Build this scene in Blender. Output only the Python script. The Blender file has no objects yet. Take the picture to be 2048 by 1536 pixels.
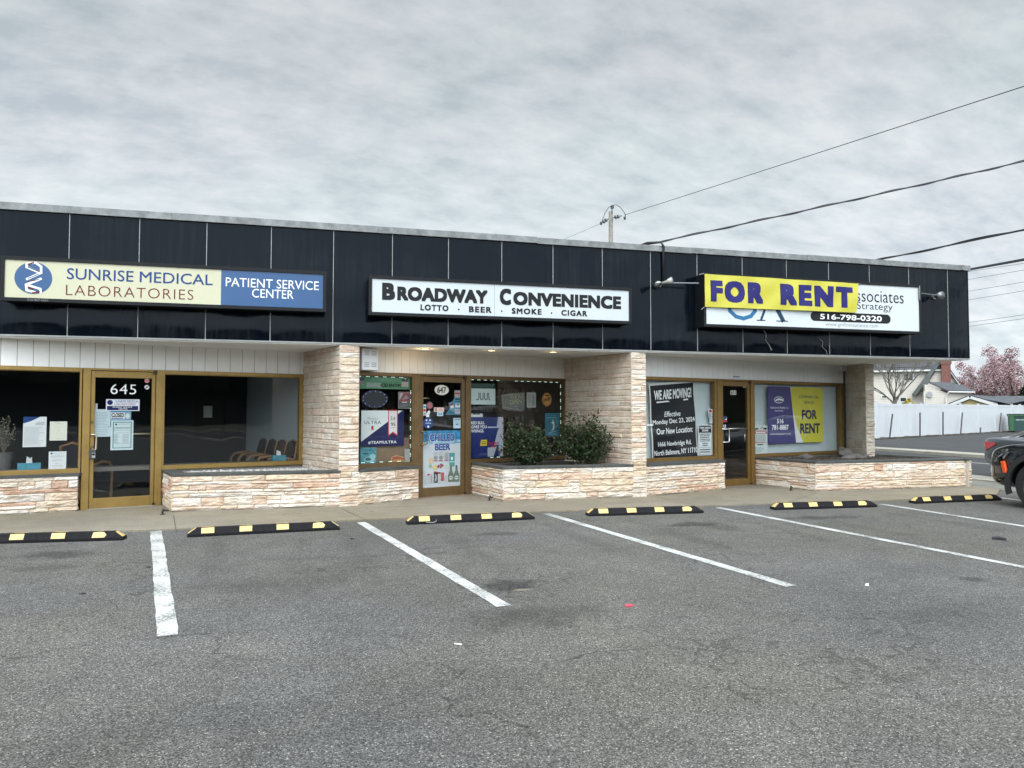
import bpy, bmesh, math, random
from mathutils import Vector, Matrix, noise as mnoise
R = math.radians
sc = bpy.context.scene
col = sc.collection

# ---------------------------------------------------------------- camera
FPX, YAW, PITCH, ROLL, CH = 1500.0, 0.270023, 0.0379371, 0.0009156, 1.539
fw = Vector((math.sin(YAW)*math.cos(PITCH), math.cos(YAW)*math.cos(PITCH), math.sin(PITCH)))
rt = Vector((math.cos(YAW), -math.sin(YAW), 0)); up = rt.cross(fw)
rt, up = rt*math.cos(ROLL)+up*math.sin(ROLL), up*math.cos(ROLL)-rt*math.sin(ROLL)
CAM = Vector((0, 0, CH))
cd = bpy.data.cameras.new('camera'); cam = bpy.data.objects.new('camera', cd); col.objects.link(cam)
cd.sensor_width = 36; cd.lens = FPX/2048*36; cd.clip_start = .05; cd.clip_end = 1500
cam.matrix_world = Matrix((( rt.x, up.x, -fw.x, 0), (rt.y, up.y, -fw.y, 0), (rt.z, up.z, -fw.z, CH), (0, 0, 0, 1)))
sc.camera = cam

# ---------------------------------------------------------------- sky, sun, exposure
SUN_EL, SUN_AZ = R(48), R(205)          # azimuth from +Y towards +X: behind the camera
sund = Vector((math.sin(SUN_AZ)*math.cos(SUN_EL), math.cos(SUN_AZ)*math.cos(SUN_EL), math.sin(SUN_EL)))
ld = bpy.data.lights.new('sun', 'SUN'); ld.energy = .9; ld.angle = R(26); ld.color = (1, .965, .92)
lo = bpy.data.objects.new('sun', ld); col.objects.link(lo)
lo.rotation_euler = (-sund).to_track_quat('-Z', 'Y').to_euler(); lo.location = (0, 0, 30)
sc.view_settings.view_transform = 'Standard'; sc.view_settings.look = 'None'
sc.view_settings.exposure = .28; sc.view_settings.gamma = 1
sc.render.engine = 'CYCLES'
sc.cycles.use_denoising = True; sc.cycles.max_bounces = 6; sc.cycles.transparent_max_bounces = 12
sc.cycles.sample_clamp_indirect = 4; sc.cycles.caustics_reflective = False; sc.cycles.caustics_refractive = False

def build_world():
    w = bpy.data.worlds.new('World'); sc.world = w; w.use_nodes = True
    nt = w.node_tree; N = nt.nodes; L = nt.links; N.clear()
    def nd(t, **k):
        n = N.new(t)
        for a, b in k.items(): setattr(n, a, b)
        return n
    def mth(op, a, b=None, c=None, clamp=False):
        n = nd('ShaderNodeMath', operation=op, use_clamp=clamp)
        for i, v in enumerate((a, b, c)):
            if v is None: continue
            if isinstance(v, (int, float)): n.inputs[i].default_value = v
            else: L.new(v, n.inputs[i])
        return n.outputs[0]
    out = nd('ShaderNodeOutputWorld'); bg = nd('ShaderNodeBackground'); L.new(bg.outputs[0], out.inputs[0])
    tc = nd('ShaderNodeTexCoord'); sep = nd('ShaderNodeSeparateXYZ'); L.new(tc.outputs['Generated'], sep.inputs[0])
    z = sep.outputs[2]
    zz = mth('ADD', mth('MAXIMUM', z, 0.0), .34)
    px = mth('DIVIDE', sep.outputs[0], zz); py = mth('DIVIDE', sep.outputs[1], zz)
    cb = nd('ShaderNodeCombineXYZ'); L.new(px, cb.inputs[0]); L.new(py, cb.inputs[1])
    def noi(scale, detail, rough, off, sx=1, sy=1, dist=0):
        mp = nd('ShaderNodeMapping'); L.new(cb.outputs[0], mp.inputs[0])
        mp.inputs['Location'].default_value = off; mp.inputs['Scale'].default_value = (sx, sy, 1)
        mp.inputs['Rotation'].default_value = (0, 0, R(-24))
        t = nd('ShaderNodeTexNoise'); L.new(mp.outputs[0], t.inputs['Vector'])
        t.inputs['Scale'].default_value = scale; t.inputs['Detail'].default_value = detail
        t.inputs['Roughness'].default_value = rough; t.inputs['Distortion'].default_value = dist
        return t.outputs[0]
    big = noi(.8, 3, .5, (3.1, 1.7, 0), 1, 1.1)
    mid = noi(3.0, 5, .55, (7.3, 2.2, 0), .85, 1.25, .3)
    puff = noi(11.0, 7, .62, (1.3, 9.2, 0), .72, 1.2, .1)
    c = mth('ADD', mth('MULTIPLY', big, .34), mth('ADD', mth('MULTIPLY', mid, .26), mth('MULTIPLY', puff, .58)))
    rp = nd('ShaderNodeValToRGB'); L.new(c, rp.inputs[0])
    e = rp.color_ramp.elements; e[0].position = .47; e[0].color = (.50, .565, .605, 1); e[1].position = .72; e[1].color = (.75, .79, .81, 1)
    m_ = rp.color_ramp.elements.new(.59); m_.color = (.625, .685, .712, 1)
    hn = noi(1.6, 2, .5, (5.5, 3.3, 0)); hr = nd('ShaderNodeValToRGB'); L.new(hn, hr.inputs[0]); he = hr.color_ramp.elements
    he[0].position = .38; he[0].color = (.975, 1.0, .995, 1); he[1].position = .62; he[1].color = (1.012, .992, 1.006, 1)
    hm = nd('ShaderNodeMix', data_type='RGBA', blend_type='MULTIPLY'); hm.inputs[0].default_value = 1; L.new(rp.outputs[0], hm.inputs[6]); L.new(hr.outputs[0], hm.inputs[7])
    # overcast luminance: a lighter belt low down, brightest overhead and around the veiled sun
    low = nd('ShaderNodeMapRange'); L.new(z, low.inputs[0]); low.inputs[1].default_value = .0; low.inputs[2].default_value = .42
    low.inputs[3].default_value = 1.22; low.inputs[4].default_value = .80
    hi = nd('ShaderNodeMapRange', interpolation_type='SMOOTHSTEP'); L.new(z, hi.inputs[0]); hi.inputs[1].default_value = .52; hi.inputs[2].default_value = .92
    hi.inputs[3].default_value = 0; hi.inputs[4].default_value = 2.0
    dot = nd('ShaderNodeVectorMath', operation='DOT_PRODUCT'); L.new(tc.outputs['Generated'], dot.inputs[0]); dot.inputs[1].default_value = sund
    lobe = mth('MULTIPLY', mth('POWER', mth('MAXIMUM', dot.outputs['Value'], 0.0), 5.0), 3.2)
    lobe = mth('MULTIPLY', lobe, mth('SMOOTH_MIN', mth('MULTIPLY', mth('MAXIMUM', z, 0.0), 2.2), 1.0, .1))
    back = mth('MULTIPLY', mth('MAXIMUM', mth('MULTIPLY', sep.outputs[1], -1.0), 0.0), 2.6)  # extra glow added to the unseen sky behind the camera, fills under the canopy
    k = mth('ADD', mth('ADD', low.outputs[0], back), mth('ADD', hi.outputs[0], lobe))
    sky = nd('ShaderNodeTexSky', sky_type='NISHITA'); sky.sun_disc = False; sky.sun_elevation = SUN_EL; sky.sun_rotation = SUN_AZ
    skm = nd('ShaderNodeVectorMath', operation='SCALE'); L.new(sky.outputs[0], skm.inputs[0]); skm.inputs['Scale'].default_value = .06
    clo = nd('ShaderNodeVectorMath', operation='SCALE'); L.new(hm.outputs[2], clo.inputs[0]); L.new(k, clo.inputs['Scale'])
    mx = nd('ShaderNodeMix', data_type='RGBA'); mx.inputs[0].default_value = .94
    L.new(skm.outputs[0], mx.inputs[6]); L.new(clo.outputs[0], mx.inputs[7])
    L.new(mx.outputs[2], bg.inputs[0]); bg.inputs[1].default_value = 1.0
build_world()

# ---------------------------------------------------------------- pixel -> plane helpers (the camera was surveyed from the facade's joints)
def ray(px, py): return rt*((px-1024)/FPX) - up*((py-768)/FPX) + fw
def atZ(px, py, z=0.0):
    d = ray(px, py); t = (z-CH)/d.z; return CAM+d*t
class Pl:
    """a vertical plane: origin o, horizontal direction u (to the right seen from outside), v = up, n = outward"""
    def __init__(s, o, u):
        s.o = Vector(o); s.u = Vector((u[0], u[1], 0)).normalized(); s.n = Vector((s.u.y, -s.u.x, 0))
    def hit(s, px, py, d=0.0):
        r = ray(px, py); o = s.o+s.n*d
        t = (o-CAM).dot(s.n)/r.dot(s.n); p = CAM+r*t-s.o
        return p.dot(s.u), p.z+s.o.z
    def P(s, u, v, d=0.0): return s.o+s.u*u+s.n*d+Vector((0, 0, v-s.o.z))
    def U(s, px, d=0.0, py=850): return s.hit(px, py, d)[0]
    def off(s, d): return Pl(s.o+s.n*d, s.u)
    def box(s, xl, yt, yb, xr):
        """rectangle from the pixel x of both sides and the top/bottom pixels at its left side"""
        u0, v1 = s.hit(xl, yt); u0b, v0 = s.hit(xl, yb); u1 = s.hit(xr, (yt+yb)/2)[0]
        return (u0+u0b)/2, v0, u1, v1
    def rect(s, x0, y0, x1, y1):
        """rectangle from two pixel corners, top-left and bottom-right, using the mid heights"""
        xm = (x0+x1)/2
        return s.hit(x0, (y0+y1)/2)[0], s.hit(xm, y1)[1], s.hit(x1, (y0+y1)/2)[0], s.hit(xm, y0)[1]

# ---------------------------------------------------------------- materials
MATS = {}
def M(name, c=(.5, .5, .5), rough=.6, metal=0.0, var=0.0, vs=3.0, bump=0.0, bs=60.0, emit=0.0, spec=.5, alpha=None, streak=0.0, coat=0.0):
    if name in MATS: return MATS[name]
    m = bpy.data.materials.new(name); MATS[name] = m; m.use_nodes = True
    nt = m.node_tree; b = nt.nodes['Principled BSDF']; L = nt.links
    b.inputs['Base Color'].default_value = (*c, 1); b.inputs['Roughness'].default_value = rough
    b.inputs['Metallic'].default_value = metal; b.inputs['Specular IOR Level'].default_value = spec
    if coat: b.inputs['Coat Weight'].default_value = coat; b.inputs['Coat Roughness'].default_value = .06
    tc = nt.nodes.new('ShaderNodeTexCoord')
    if var:
        n = nt.nodes.new('ShaderNodeTexNoise'); L.new(tc.outputs['Object'], n.inputs['Vector'])
        n.inputs['Scale'].default_value = vs; n.inputs['Detail'].default_value = 7; n.inputs['Roughness'].default_value = .65
        mr = nt.nodes.new('ShaderNodeMapRange'); L.new(n.outputs[0], mr.inputs[0]); mr.inputs[1].default_value = .3; mr.inputs[2].default_value = .7
        mr.inputs[3].default_value = 1-var; mr.inputs[4].default_value = 1+var
        fac = mr.outputs[0]
        if streak:
            mp = nt.nodes.new('ShaderNodeMapping'); L.new(tc.outputs['Object'], mp.inputs[0]); mp.inputs['Scale'].default_value = (14, 14, .7)
            n2 = nt.nodes.new('ShaderNodeTexNoise'); L.new(mp.outputs[0], n2.inputs['Vector']); n2.inputs['Scale'].default_value = 1; n2.inputs['Detail'].default_value = 4
            m2 = nt.nodes.new('ShaderNodeMapRange'); L.new(n2.outputs[0], m2.inputs[0]); m2.inputs[1].default_value = .35; m2.inputs[2].default_value = .65
            m2.inputs[3].default_value = 1-streak; m2.inputs[4].default_value = 1+streak*.5
            mm = nt.nodes.new('ShaderNodeMath'); mm.operation = 'MULTIPLY'; L.new(fac, mm.inputs[0]); L.new(m2.outputs[0], mm.inputs[1]); fac = mm.outputs[0]
        s = nt.nodes.new('ShaderNodeVectorMath'); s.operation = 'SCALE'; s.inputs[0].default_value = c; L.new(fac, s.inputs['Scale'])
        L.new(s.outputs[0], b.inputs['Base Color'])
    if bump:
        n = nt.nodes.new('ShaderNodeTexNoise'); L.new(tc.outputs['Object'], n.inputs['Vector']); n.inputs['Scale'].default_value = bs; n.inputs['Detail'].default_value = 5
        bp = nt.nodes.new('ShaderNodeBump'); bp.inputs['Strength'].default_value = bump; bp.inputs['Distance'].default_value = .02
        L.new(n.outputs[0], bp.inputs['Height']); L.new(bp.outputs[0], b.inputs['Normal'])
    if emit:
        b.inputs['Emission Color'].default_value = (*c, 1); b.inputs['Emission Strength'].default_value = emit
    return m
def glass(name, tint, refl=1.0):
    m = bpy.data.materials.new(name); MATS[name] = m; m.use_nodes = True
    nt = m.node_tree; nt.nodes.clear(); L = nt.links
    o = nt.nodes.new('ShaderNodeOutputMaterial'); t = nt.nodes.new('ShaderNodeBsdfTransparent'); g = nt.nodes.new('ShaderNodeBsdfGlossy')
    t.inputs[0].default_value = (*tint, 1); g.inputs['Roughness'].default_value = .012
    f = nt.nodes.new('ShaderNodeFresnel'); f.inputs[0].default_value = 1.5
    ge = nt.nodes.new('ShaderNodeNewGeometry'); fr_ = nt.nodes.new('ShaderNodeMath'); fr_.operation = 'SUBTRACT'; fr_.inputs[0].default_value = 1; L.new(ge.outputs['Backfacing'], fr_.inputs[1])
    f2 = nt.nodes.new('ShaderNodeMath'); f2.operation = 'MULTIPLY'; L.new(f.outputs[0], f2.inputs[0]); L.new(fr_.outputs[0], f2.inputs[1])
    tc = nt.nodes.new('ShaderNodeTexCoord'); n = nt.nodes.new('ShaderNodeTexNoise'); L.new(tc.outputs['Object'], n.inputs['Vector']); n.inputs['Scale'].default_value = 1.6; n.inputs['Detail'].default_value = 1
    bp = nt.nodes.new('ShaderNodeBump'); bp.inputs['Strength'].default_value = .06; bp.inputs['Distance'].default_value = .05
    L.new(n.outputs[0], bp.inputs['Height']); L.new(bp.outputs[0], g.inputs['Normal'])
    x = nt.nodes.new('ShaderNodeMath'); x.operation = 'MULTIPLY'; L.new(f2.outputs[0], x.inputs[0]); x.inputs[1].default_value = refl*1.7
    mx = nt.nodes.new('ShaderNodeMixShader'); L.new(x.outputs[0], mx.inputs[0]); L.new(t.outputs[0], mx.inputs[1]); L.new(g.outputs[0], mx.inputs[2])
    L.new(mx.outputs[0], o.inputs[0]); return m

# ---------------------------------------------------------------- mesh builder and tags
class MB:
    def __init__(s): s.v = []; s.f = []; s.c = None; s.smooth = False
    def add(s, vs, fs):
        k = len(s.v); s.v += [Vector(p) for p in vs]; s.f += [tuple(i+k for i in f) for f in fs]; return s
    def prism(s, pl, poly, d0, d1):
        n = len(poly); a = [pl.P(u, v, d0) for u, v in poly]; b = [pl.P(u, v, d1) for u, v in poly]
        fs = [tuple(range(n, 2*n)), tuple(range(n-1, -1, -1))]+[(i, (i+1) % n, n+(i+1) % n, n+i) for i in range(n)]
        return s.add(a+b, fs)
    def pbox(s, pl, r, d0, d1):
        u0, v0, u1, v1 = r; return s.prism(pl, [(u0, v0), (u1, v0), (u1, v1), (u0, v1)], d0, d1)
    def frame(s, pl, r, w, d0, d1, wb=None, wt=None):
        u0, v0, u1, v1 = r; wb = w if wb is None else wb; wt = w if wt is None else wt
        s.pbox(pl, (u0, v0, u0+w, v1), d0, d1); s.pbox(pl, (u1-w, v0, u1, v1), d0, d1)
        s.pbox(pl, (u0+w, v0, u1-w, v0+wb), d0, d1-.002); return s.pbox(pl, (u0+w, v1-wt, u1-w, v1), d0, d1-.002)
    def disc(s, pl, cu, cv, ru, rv, d0, d1, n=28):
        return s.prism(pl, [(cu+ru*math.cos(2*math.pi*i/n), cv+rv*math.sin(2*math.pi*i/n)) for i in range(n)], d0, d1)
    def plan(s, poly, z0, z1):
        """extruded plan polygon (counter-clockwise seen from above)"""
        n = len(poly); a = [(x, y, z0) for x, y in poly]; b = [(x, y, z1) for x, y in poly]
        return s.add(a+b, [tuple(range(n, 2*n)), tuple(range(n-1, -1, -1))]+[(i, (i+1) % n, n+(i+1) % n, n+i) for i in range(n)])
    def cube(s, lo, hi):
        return s.plan([(lo[0], lo[1]), (hi[0], lo[1]), (hi[0], hi[1]), (lo[0], hi[1])], lo[2], hi[2])
    def tube(s, pts, rad, n=6, cap=True):
        pts = [Vector(p) for p in pts]; rads = rad if isinstance(rad, (list, tuple)) else [rad]*len(pts)
        vs = []; ref = None
        for i, p in enumerate(pts):
            t = (pts[min(i+1, len(pts)-1)]-pts[max(i-1, 0)]).normalized()
            if ref is None: ref = t.orthogonal().normalized()
            ref = (ref-t*ref.dot(t)); ref = ref.normalized() if ref.length > 1e-6 else t.orthogonal().normalized()
            q = t.cross(ref)
            vs += [p+(ref*math.cos(2*math.pi*k/n)+q*math.sin(2*math.pi*k/n))*rads[i] for k in range(n)]
        fs = [(i*n+k, i*n+(k+1) % n, (i+1)*n+(k+1) % n, (i+1)*n+k) for i in range(len(pts)-1) for k in range(n)]
        if cap: fs += [tuple(range(n-1, -1, -1)), tuple(range((len(pts)-1)*n, len(pts)*n))]
        return s.add(vs, fs)
    def ball(s, c, r, n=8, m=6, sc_=(1, 1, 1), jit=0, rnd=random):
        vs = []; fs = []
        for i in range(m+1):
            th = math.pi*i/m
            for k in range(n):
                ph = 2*math.pi*k/n; j = 1+(rnd.uniform(-jit, jit) if jit else 0)
                vs.append((c[0]+r*sc_[0]*j*math.sin(th)*math.cos(ph), c[1]+r*sc_[1]*j*math.sin(th)*math.sin(ph), c[2]+r*sc_[2]*j*math.cos(th)))
        for i in range(m):
            for k in range(n): fs.append((i*n+k, (i+1)*n+k, (i+1)*n+(k+1) % n, i*n+(k+1) % n))
        return s.add(vs, fs)
    def text(s, pl, r, string, d, bold=0.0, shear=0.0, space=1.0, warp=None, lean=0.0):
        vs, fs = text2d(string, bold, shear, space, warp is not None)
        u0, v0, u1, v1 = r
        def q(x, y, k):
            u, v = u0+x*(u1-u0), v0+y*(v1-v0)+lean*x
            return pl.P(u, v, d+k*.00006+(warp(u, v) if warp else 0))
        return s.add([q(*p) for p in vs], fs)
    def build(s, name, m, parent=None, smooth=False, bevel=0):
        me = bpy.data.meshes.new(name); o3 = Vector((0, 0, 0))
        if parent is not None:
            q = parent
            while q is not None: o3 = o3+q.location; q = q.parent
        me.from_pydata([p-o3 for p in s.v], [], s.f)
        if s.c:
            at = me.color_attributes.new('tone', 'FLOAT_COLOR', 'POINT')
            for i, c in enumerate(s.c): at.data[i].color = (*c, 1)
        bm = bmesh.new(); bm.from_mesh(me); bmesh.ops.recalc_face_normals(bm, faces=bm.faces) if s.v and not getattr(s, 'keepn', False) else None
        bm.to_mesh(me); bm.free()
        me.materials.append(m)
        if smooth: me.polygons.foreach_set('use_smooth', [True]*len(me.polygons))
        o = bpy.data.objects.new(name, me); col.objects.link(o)
        if parent is not None: o.parent = parent
        if bevel:
            b = o.modifiers.new('bevel', 'BEVEL'); b.width = bevel; b.segments = 2; b.limit_method = 'ANGLE'
        return o
TX = {}
def text2d(string, bold, shear, space, cut=False):
    key = (string, bold, shear, space, cut)
    if key in TX: return TX[key]
    cu = bpy.data.curves.new('lettering', 'FONT'); cu.body = string; cu.offset = min(bold, 0); cu.shear = shear; cu.space_character = space; cu.resolution_u = 3
    o = bpy.data.objects.new('lettering', cu)
    me = bpy.data.meshes.new_from_object(o)
    bm = bmesh.new(); bm.from_mesh(me)
    xs = [v.co.x for v in bm.verts] or [0, 1]; ys = [v.co.y for v in bm.verts] or [0, 1]
    x0, x1, y0, y1 = min(xs), max(xs), min(ys), max(ys)
    if cut:
        for k in range(1, 60):
            x = x0+(x1-x0)*k/60
            bmesh.ops.bisect_plane(bm, geom=bm.verts[:]+bm.edges[:]+bm.faces[:], plane_co=(x, 0, 0), plane_no=(1, 0, 0))
        for k in range(1, 10):
            y = y0+(y1-y0)*k/10
            bmesh.ops.bisect_plane(bm, geom=bm.verts[:]+bm.edges[:]+bm.faces[:], plane_co=(0, y, 0), plane_no=(0, 1, 0))
    bm.verts.index_update()
    v2 = [(v.co.x, v.co.y) for v in bm.verts]; f2 = [tuple(v.index for v in f.verts) for f in bm.faces]; vs, fs = [], []; bo = max(bold, 0)
    # heavier weights: the outline stamped around itself
    sh = [(0, 0)] if bo == 0 else [(bo*i, bo*j) for i in (-1, -.5, 0, .5, 1) for j in (-1, -.5, 0, .5, 1) if max(abs(i), abs(j)) == 1 and (bo > .03 or i*2 % 2 == 0 and j*2 % 2 == 0)]+([(0, 0)] if bo > .03 else [])
    w, h = max(x1-x0+2*bo, 1e-6), max(y1-y0+2*bo, 1e-6)
    for k, (dx, dy) in enumerate(sh):
        n = len(vs); vs += [((x+dx-x0+bo)/w, (y+dy-y0+bo)/h, k) for x, y in v2]; fs += [tuple(i+n for i in f) for f in f2]
    bm.free(); bpy.data.objects.remove(o); bpy.data.meshes.remove(me); bpy.data.curves.remove(cu)
    TX[key] = (vs, fs); return TX[key]
def tag(o, label, cat, group=None):
    o['label'] = label; o['category'] = cat
    if group: o['group'] = group
    return o
def thing(name, loc, label=None, cat=None, group=None, rz=0):
    o = bpy.data.objects.new(name, None); col.objects.link(o); o.location = loc; o.rotation_euler = (0, 0, rz); o.empty_display_size = .1
    if label: tag(o, label, cat, group)
    return o
def struct(o, kind='structure'): o['kind'] = kind; return o
def copy_tree(root, loc, rz, label, group=None):
    r = root.copy(); col.objects.link(r); r.location = loc; r.rotation_euler = (0, 0, rz); r['label'] = label
    if group: r['group'] = group
    for ch in list(root.children):
        c = ch.copy(); col.objects.link(c); c.parent = r
        for g in ch.children:
            d = g.copy(); col.objects.link(d); d.parent = c
    return r
rnd = random.Random(7)
# ---------------------------------------------------------------- ground materials
def ground_mat(name, base, spk, stains=(), grain=110, contrast=.55, crack=True, tintv=.12, webs=()):
    m = bpy.data.materials.new(name); m.use_nodes = True; nt = m.node_tree; N = nt.nodes; L = nt.links; b = N['Principled BSDF']
    def nd(t, **k):
        n = N.new(t)
        for a, c in k.items(): setattr(n, a, c)
        return n
    def mth(op, a, c=None, clamp=False):
        n = nd('ShaderNodeMath', operation=op, use_clamp=clamp)
        for i, v in enumerate((a, c)):
            if v is None: continue
            if isinstance(v, (int, float)): n.inputs[i].default_value = v
            else: L.new(v, n.inputs[i])
        return n.outputs[0]
    def mr(x, a, c, lo, hi, smooth=False):
        n = nd('ShaderNodeMapRange'); 
        if smooth: n.interpolation_type = 'SMOOTHSTEP'
        L.new(x, n.inputs[0])
        for i, v in enumerate((a, c, lo, hi)): n.inputs[i+1].default_value = v
        return n.outputs[0]
    tc = nd('ShaderNodeTexCoord'); P = tc.outputs['Object']
    def noi(scale, det=5, ro=.6, loc=(0, 0, 0)):
        mp = nd('ShaderNodeMapping'); L.new(P, mp.inputs[0]); mp.inputs['Location'].default_value = loc
        t = nd('ShaderNodeTexNoise'); L.new(mp.outputs[0], t.inputs['Vector']); t.inputs['Scale'].default_value = scale; t.inputs['Detail'].default_value = det; t.inputs['Roughness'].default_value = ro
        return t.outputs[0]
    v = nd('ShaderNodeTexVoronoi', feature='F1'); L.new(P, v.inputs['Vector']); v.inputs['Scale'].default_value = grain
    sx = nd('ShaderNodeSeparateColor'); L.new(v.outputs['Color'], sx.inputs[0])
    g1 = mr(sx.outputs[0], 0, 1, 1-contrast, 1+contrast)
    gw = mr(sx.outputs[1], .93, .97, 0, spk)
    gap = mr(v.outputs['Distance'], .25, .75, 1.1, .62)
    f = mth('MULTIPLY', mth('ADD', g1, gw), gap)
    fine = mr(noi(grain*.33, 3, .7), .3, .7, .82, 1.18)
    patch = mr(noi(.42, 6, .62, (3, 8, 0)), .32, .68, 1-tintv*1.4, 1+tintv*1.4)
    patch2 = mr(noi(2.3, 6, .65, (9, 1, 0)), .3, .7, 1-tintv, 1+tintv)
    f = mth('MULTIPLY', mth('MULTIPLY', f, fine), mth('MULTIPLY', patch, patch2))
    wob = noi(2.2, 6, .62, (4, 4, 0)); wob2 = noi(6.5, 4, .6, (1, 2, 0))
    for (cx, cy, rx, ry, amt, rot) in stains:
        mp = nd('ShaderNodeMapping', vector_type='TEXTURE'); L.new(P, mp.inputs[0])
        mp.inputs['Location'].default_value = (cx, cy, 0); mp.inputs['Scale'].default_value = (rx, ry, 1); mp.inputs['Rotation'].default_value = (0, 0, rot)
        sp = nd('ShaderNodeSeparateXYZ'); L.new(mp.outputs[0], sp.inputs[0])
        d = mth('SQRT', mth('ADD', mth('MULTIPLY', sp.outputs[0], sp.outputs[0]), mth('MULTIPLY', sp.outputs[1], sp.outputs[1])))
        d = mth('ADD', d, mth('ADD', mth('MULTIPLY', mth('SUBTRACT', wob, .5), 2.6), mth('MULTIPLY', mth('SUBTRACT', wob2, .5), 1.2)))
        f = mth('MULTIPLY', f, mr(d, .25, 1.15, amt, 1.0, True))
    if crack:
        mp = nd('ShaderNodeVectorMath', operation='ADD'); L.new(P, mp.inputs[0])
        n3 = nd('ShaderNodeTexNoise'); L.new(P, n3.inputs['Vector']); n3.inputs['Scale'].default_value = 3.0; n3.inputs['Detail'].default_value = 5
        n4 = nd('ShaderNodeVectorMath', operation='SCALE'); L.new(n3.outputs['Color'], n4.inputs[0]); n4.inputs['Scale'].default_value = .5; L.new(n4.outputs[0], mp.inputs[1])
        vc = nd('ShaderNodeTexVoronoi', feature='DISTANCE_TO_EDGE'); L.new(mp.outputs[0], vc.inputs['Vector']); vc.inputs['Scale'].default_value = .8
        ck = mr(vc.outputs['Distance'], .0015, .012, 0, 1)
        msk = mr(noi(.5, 3, .5, (7, 7, 0)), .46, .58, 1, 0)
        ck = mth('MAXIMUM', ck, mr(msk, 0, 1, .35, 1.0)); f = mth('MULTIPLY', f, mr(ck, 0, 1, .5, 1))
        for (cx, cy, rad) in webs:          # crazed asphalt round the worn spots
            va = nd('ShaderNodeTexVoronoi', feature='DISTANCE_TO_EDGE'); L.new(mp.outputs[0], va.inputs['Vector']); va.inputs['Scale'].default_value = 5.5
            vd = nd('ShaderNodeVectorMath', operation='DISTANCE'); L.new(P, vd.inputs[0]); vd.inputs[1].default_value = (cx, cy, 0)
            near = mr(mth('ADD', vd.outputs['Value'], mth('MULTIPLY', mth('SUBTRACT', wob, .5), rad*1.6)), rad*.35, rad, 0, 1, True)
            f = mth('MULTIPLY', f, mth('MAXIMUM', mr(va.outputs['Distance'], .01, .05, .45, 1), near))
    s = nd('ShaderNodeVectorMath', operation='SCALE'); s.inputs[0].default_value = base; L.new(f, s.inputs['Scale'])
    hue = nd('ShaderNodeMix', data_type='RGBA', blend_type='MULTIPLY'); hue.inputs[0].default_value = 1; L.new(s.outputs[0], hue.inputs[6])
    rp = nd('ShaderNodeValToRGB'); L.new(noi(.35, 4, .6, (2, 5, 0)), rp.inputs[0]); rp.color_ramp.elements[0].position = .35; rp.color_ramp.elements[0].color = (.97, .98, 1.03, 1)
    rp.color_ramp.elements[1].position = .65; rp.color_ramp.elements[1].color = (1.03, 1.01, .95, 1); L.new(rp.outputs[0], hue.inputs[7])
    L.new(hue.outputs[2], b.inputs['Base Color']); b.inputs['Roughness'].default_value = .88; b.inputs['Specular IOR Level'].default_value = .3
    bp = nd('ShaderNodeBump'); bp.inputs['Strength'].default_value = .55; bp.inputs['Distance'].default_value = .006
    L.new(mth('ADD', mth('MULTIPLY', v.outputs['Distance'], -1), mth('MULTIPLY', fine, .3)), bp.inputs['Height']); L.new(bp.outputs[0], b.inputs['Normal'])
    return m
def st(px, py, rx, ry, amt, rot=0): p = atZ(px, py); return (p.x, p.y, rx, ry, amt, rot)
stains = [st(1400, 1048, .75, .22, .52, -.1), st(1455, 1056, .35, .3, .7), st(1645, 1035, .7, .2, .6, -.1), st(115, 1110, .45, .28, .55), st(1000, 1068, .35, .18, .6), st(90, 1135, .5, .25, .72),
          st(1030, 1172, .30, .22, .45), st(1080, 1225, .55, .45, .74), st(1020, 1240, .7, .35, .80), st(1945, 1158, .16, .14, .55), st(1850, 1230, .5, .3, .8), st(700, 1420, 1.2, .5, .86, .2), st(300, 1460, .8, .4, .86), st(560, 1170, .7, .4, .85), st(1560, 1010, .3, .2, .75)]
stains += [(x_+o_, 8.4+k_, .17, 1.7, .84, .05) for x_, k_ in ((-.15, 0), (2.55, .3), (5.35, -.2), (8.0, .2)) for o_ in (-.75, .75)]
lot_m = ground_mat('lot_asphalt', (.108, .104, .097), 1.8, stains, 135, .64, webs=[(atZ(1030, 1168).x, atZ(1030, 1168).y, .75), (atZ(250, 1130).x, atZ(250, 1130).y, .4)])
road_m = ground_mat('road_asphalt', (.050, .052, .056), .5, (), 60, .25, True, .1)
far_m = ground_mat('far_lot_asphalt', (.052, .053, .055), .5, (), 40, .2, False, .12)
conc_m = ground_mat('sidewalk_concrete', (.25, .220, .168), .25, [(atZ(x_, y_).x, atZ(x_, y_).y, s_, s_*.8, .45, 0) for x_, y_, s_ in ((600, 1030, .03), (568, 1033, .035), (745, 1026, .04), (922, 1023, .04), (1060, 1016, .03), (995, 1012, .03), (170, 1048, .035), (152, 1040, .03), (215, 1049, .03), (330, 1043, .04), (1465, 995, .04), (1680, 1003, .03))]+[(1.5, 12.2, .6, .12, .8, 0), (5.2, 11.7, .7, .12, .85, 0), (8.9, 13.6, .5, .4, .85, 0)], 160, .10, False, .11)
apron_m = ground_mat('worn_concrete', (.21, .21, .185), .3, (), 120, .18, True, .16)
kerb_m = ground_mat('kerb_concrete', (.36, .34, .29), .2, (), 120, .12, False, .12)
dirt_m = ground_mat('bare_ground', (.10, .095, .06), .2, (), 50, .4, False, .25)
paint_m = None
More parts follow.
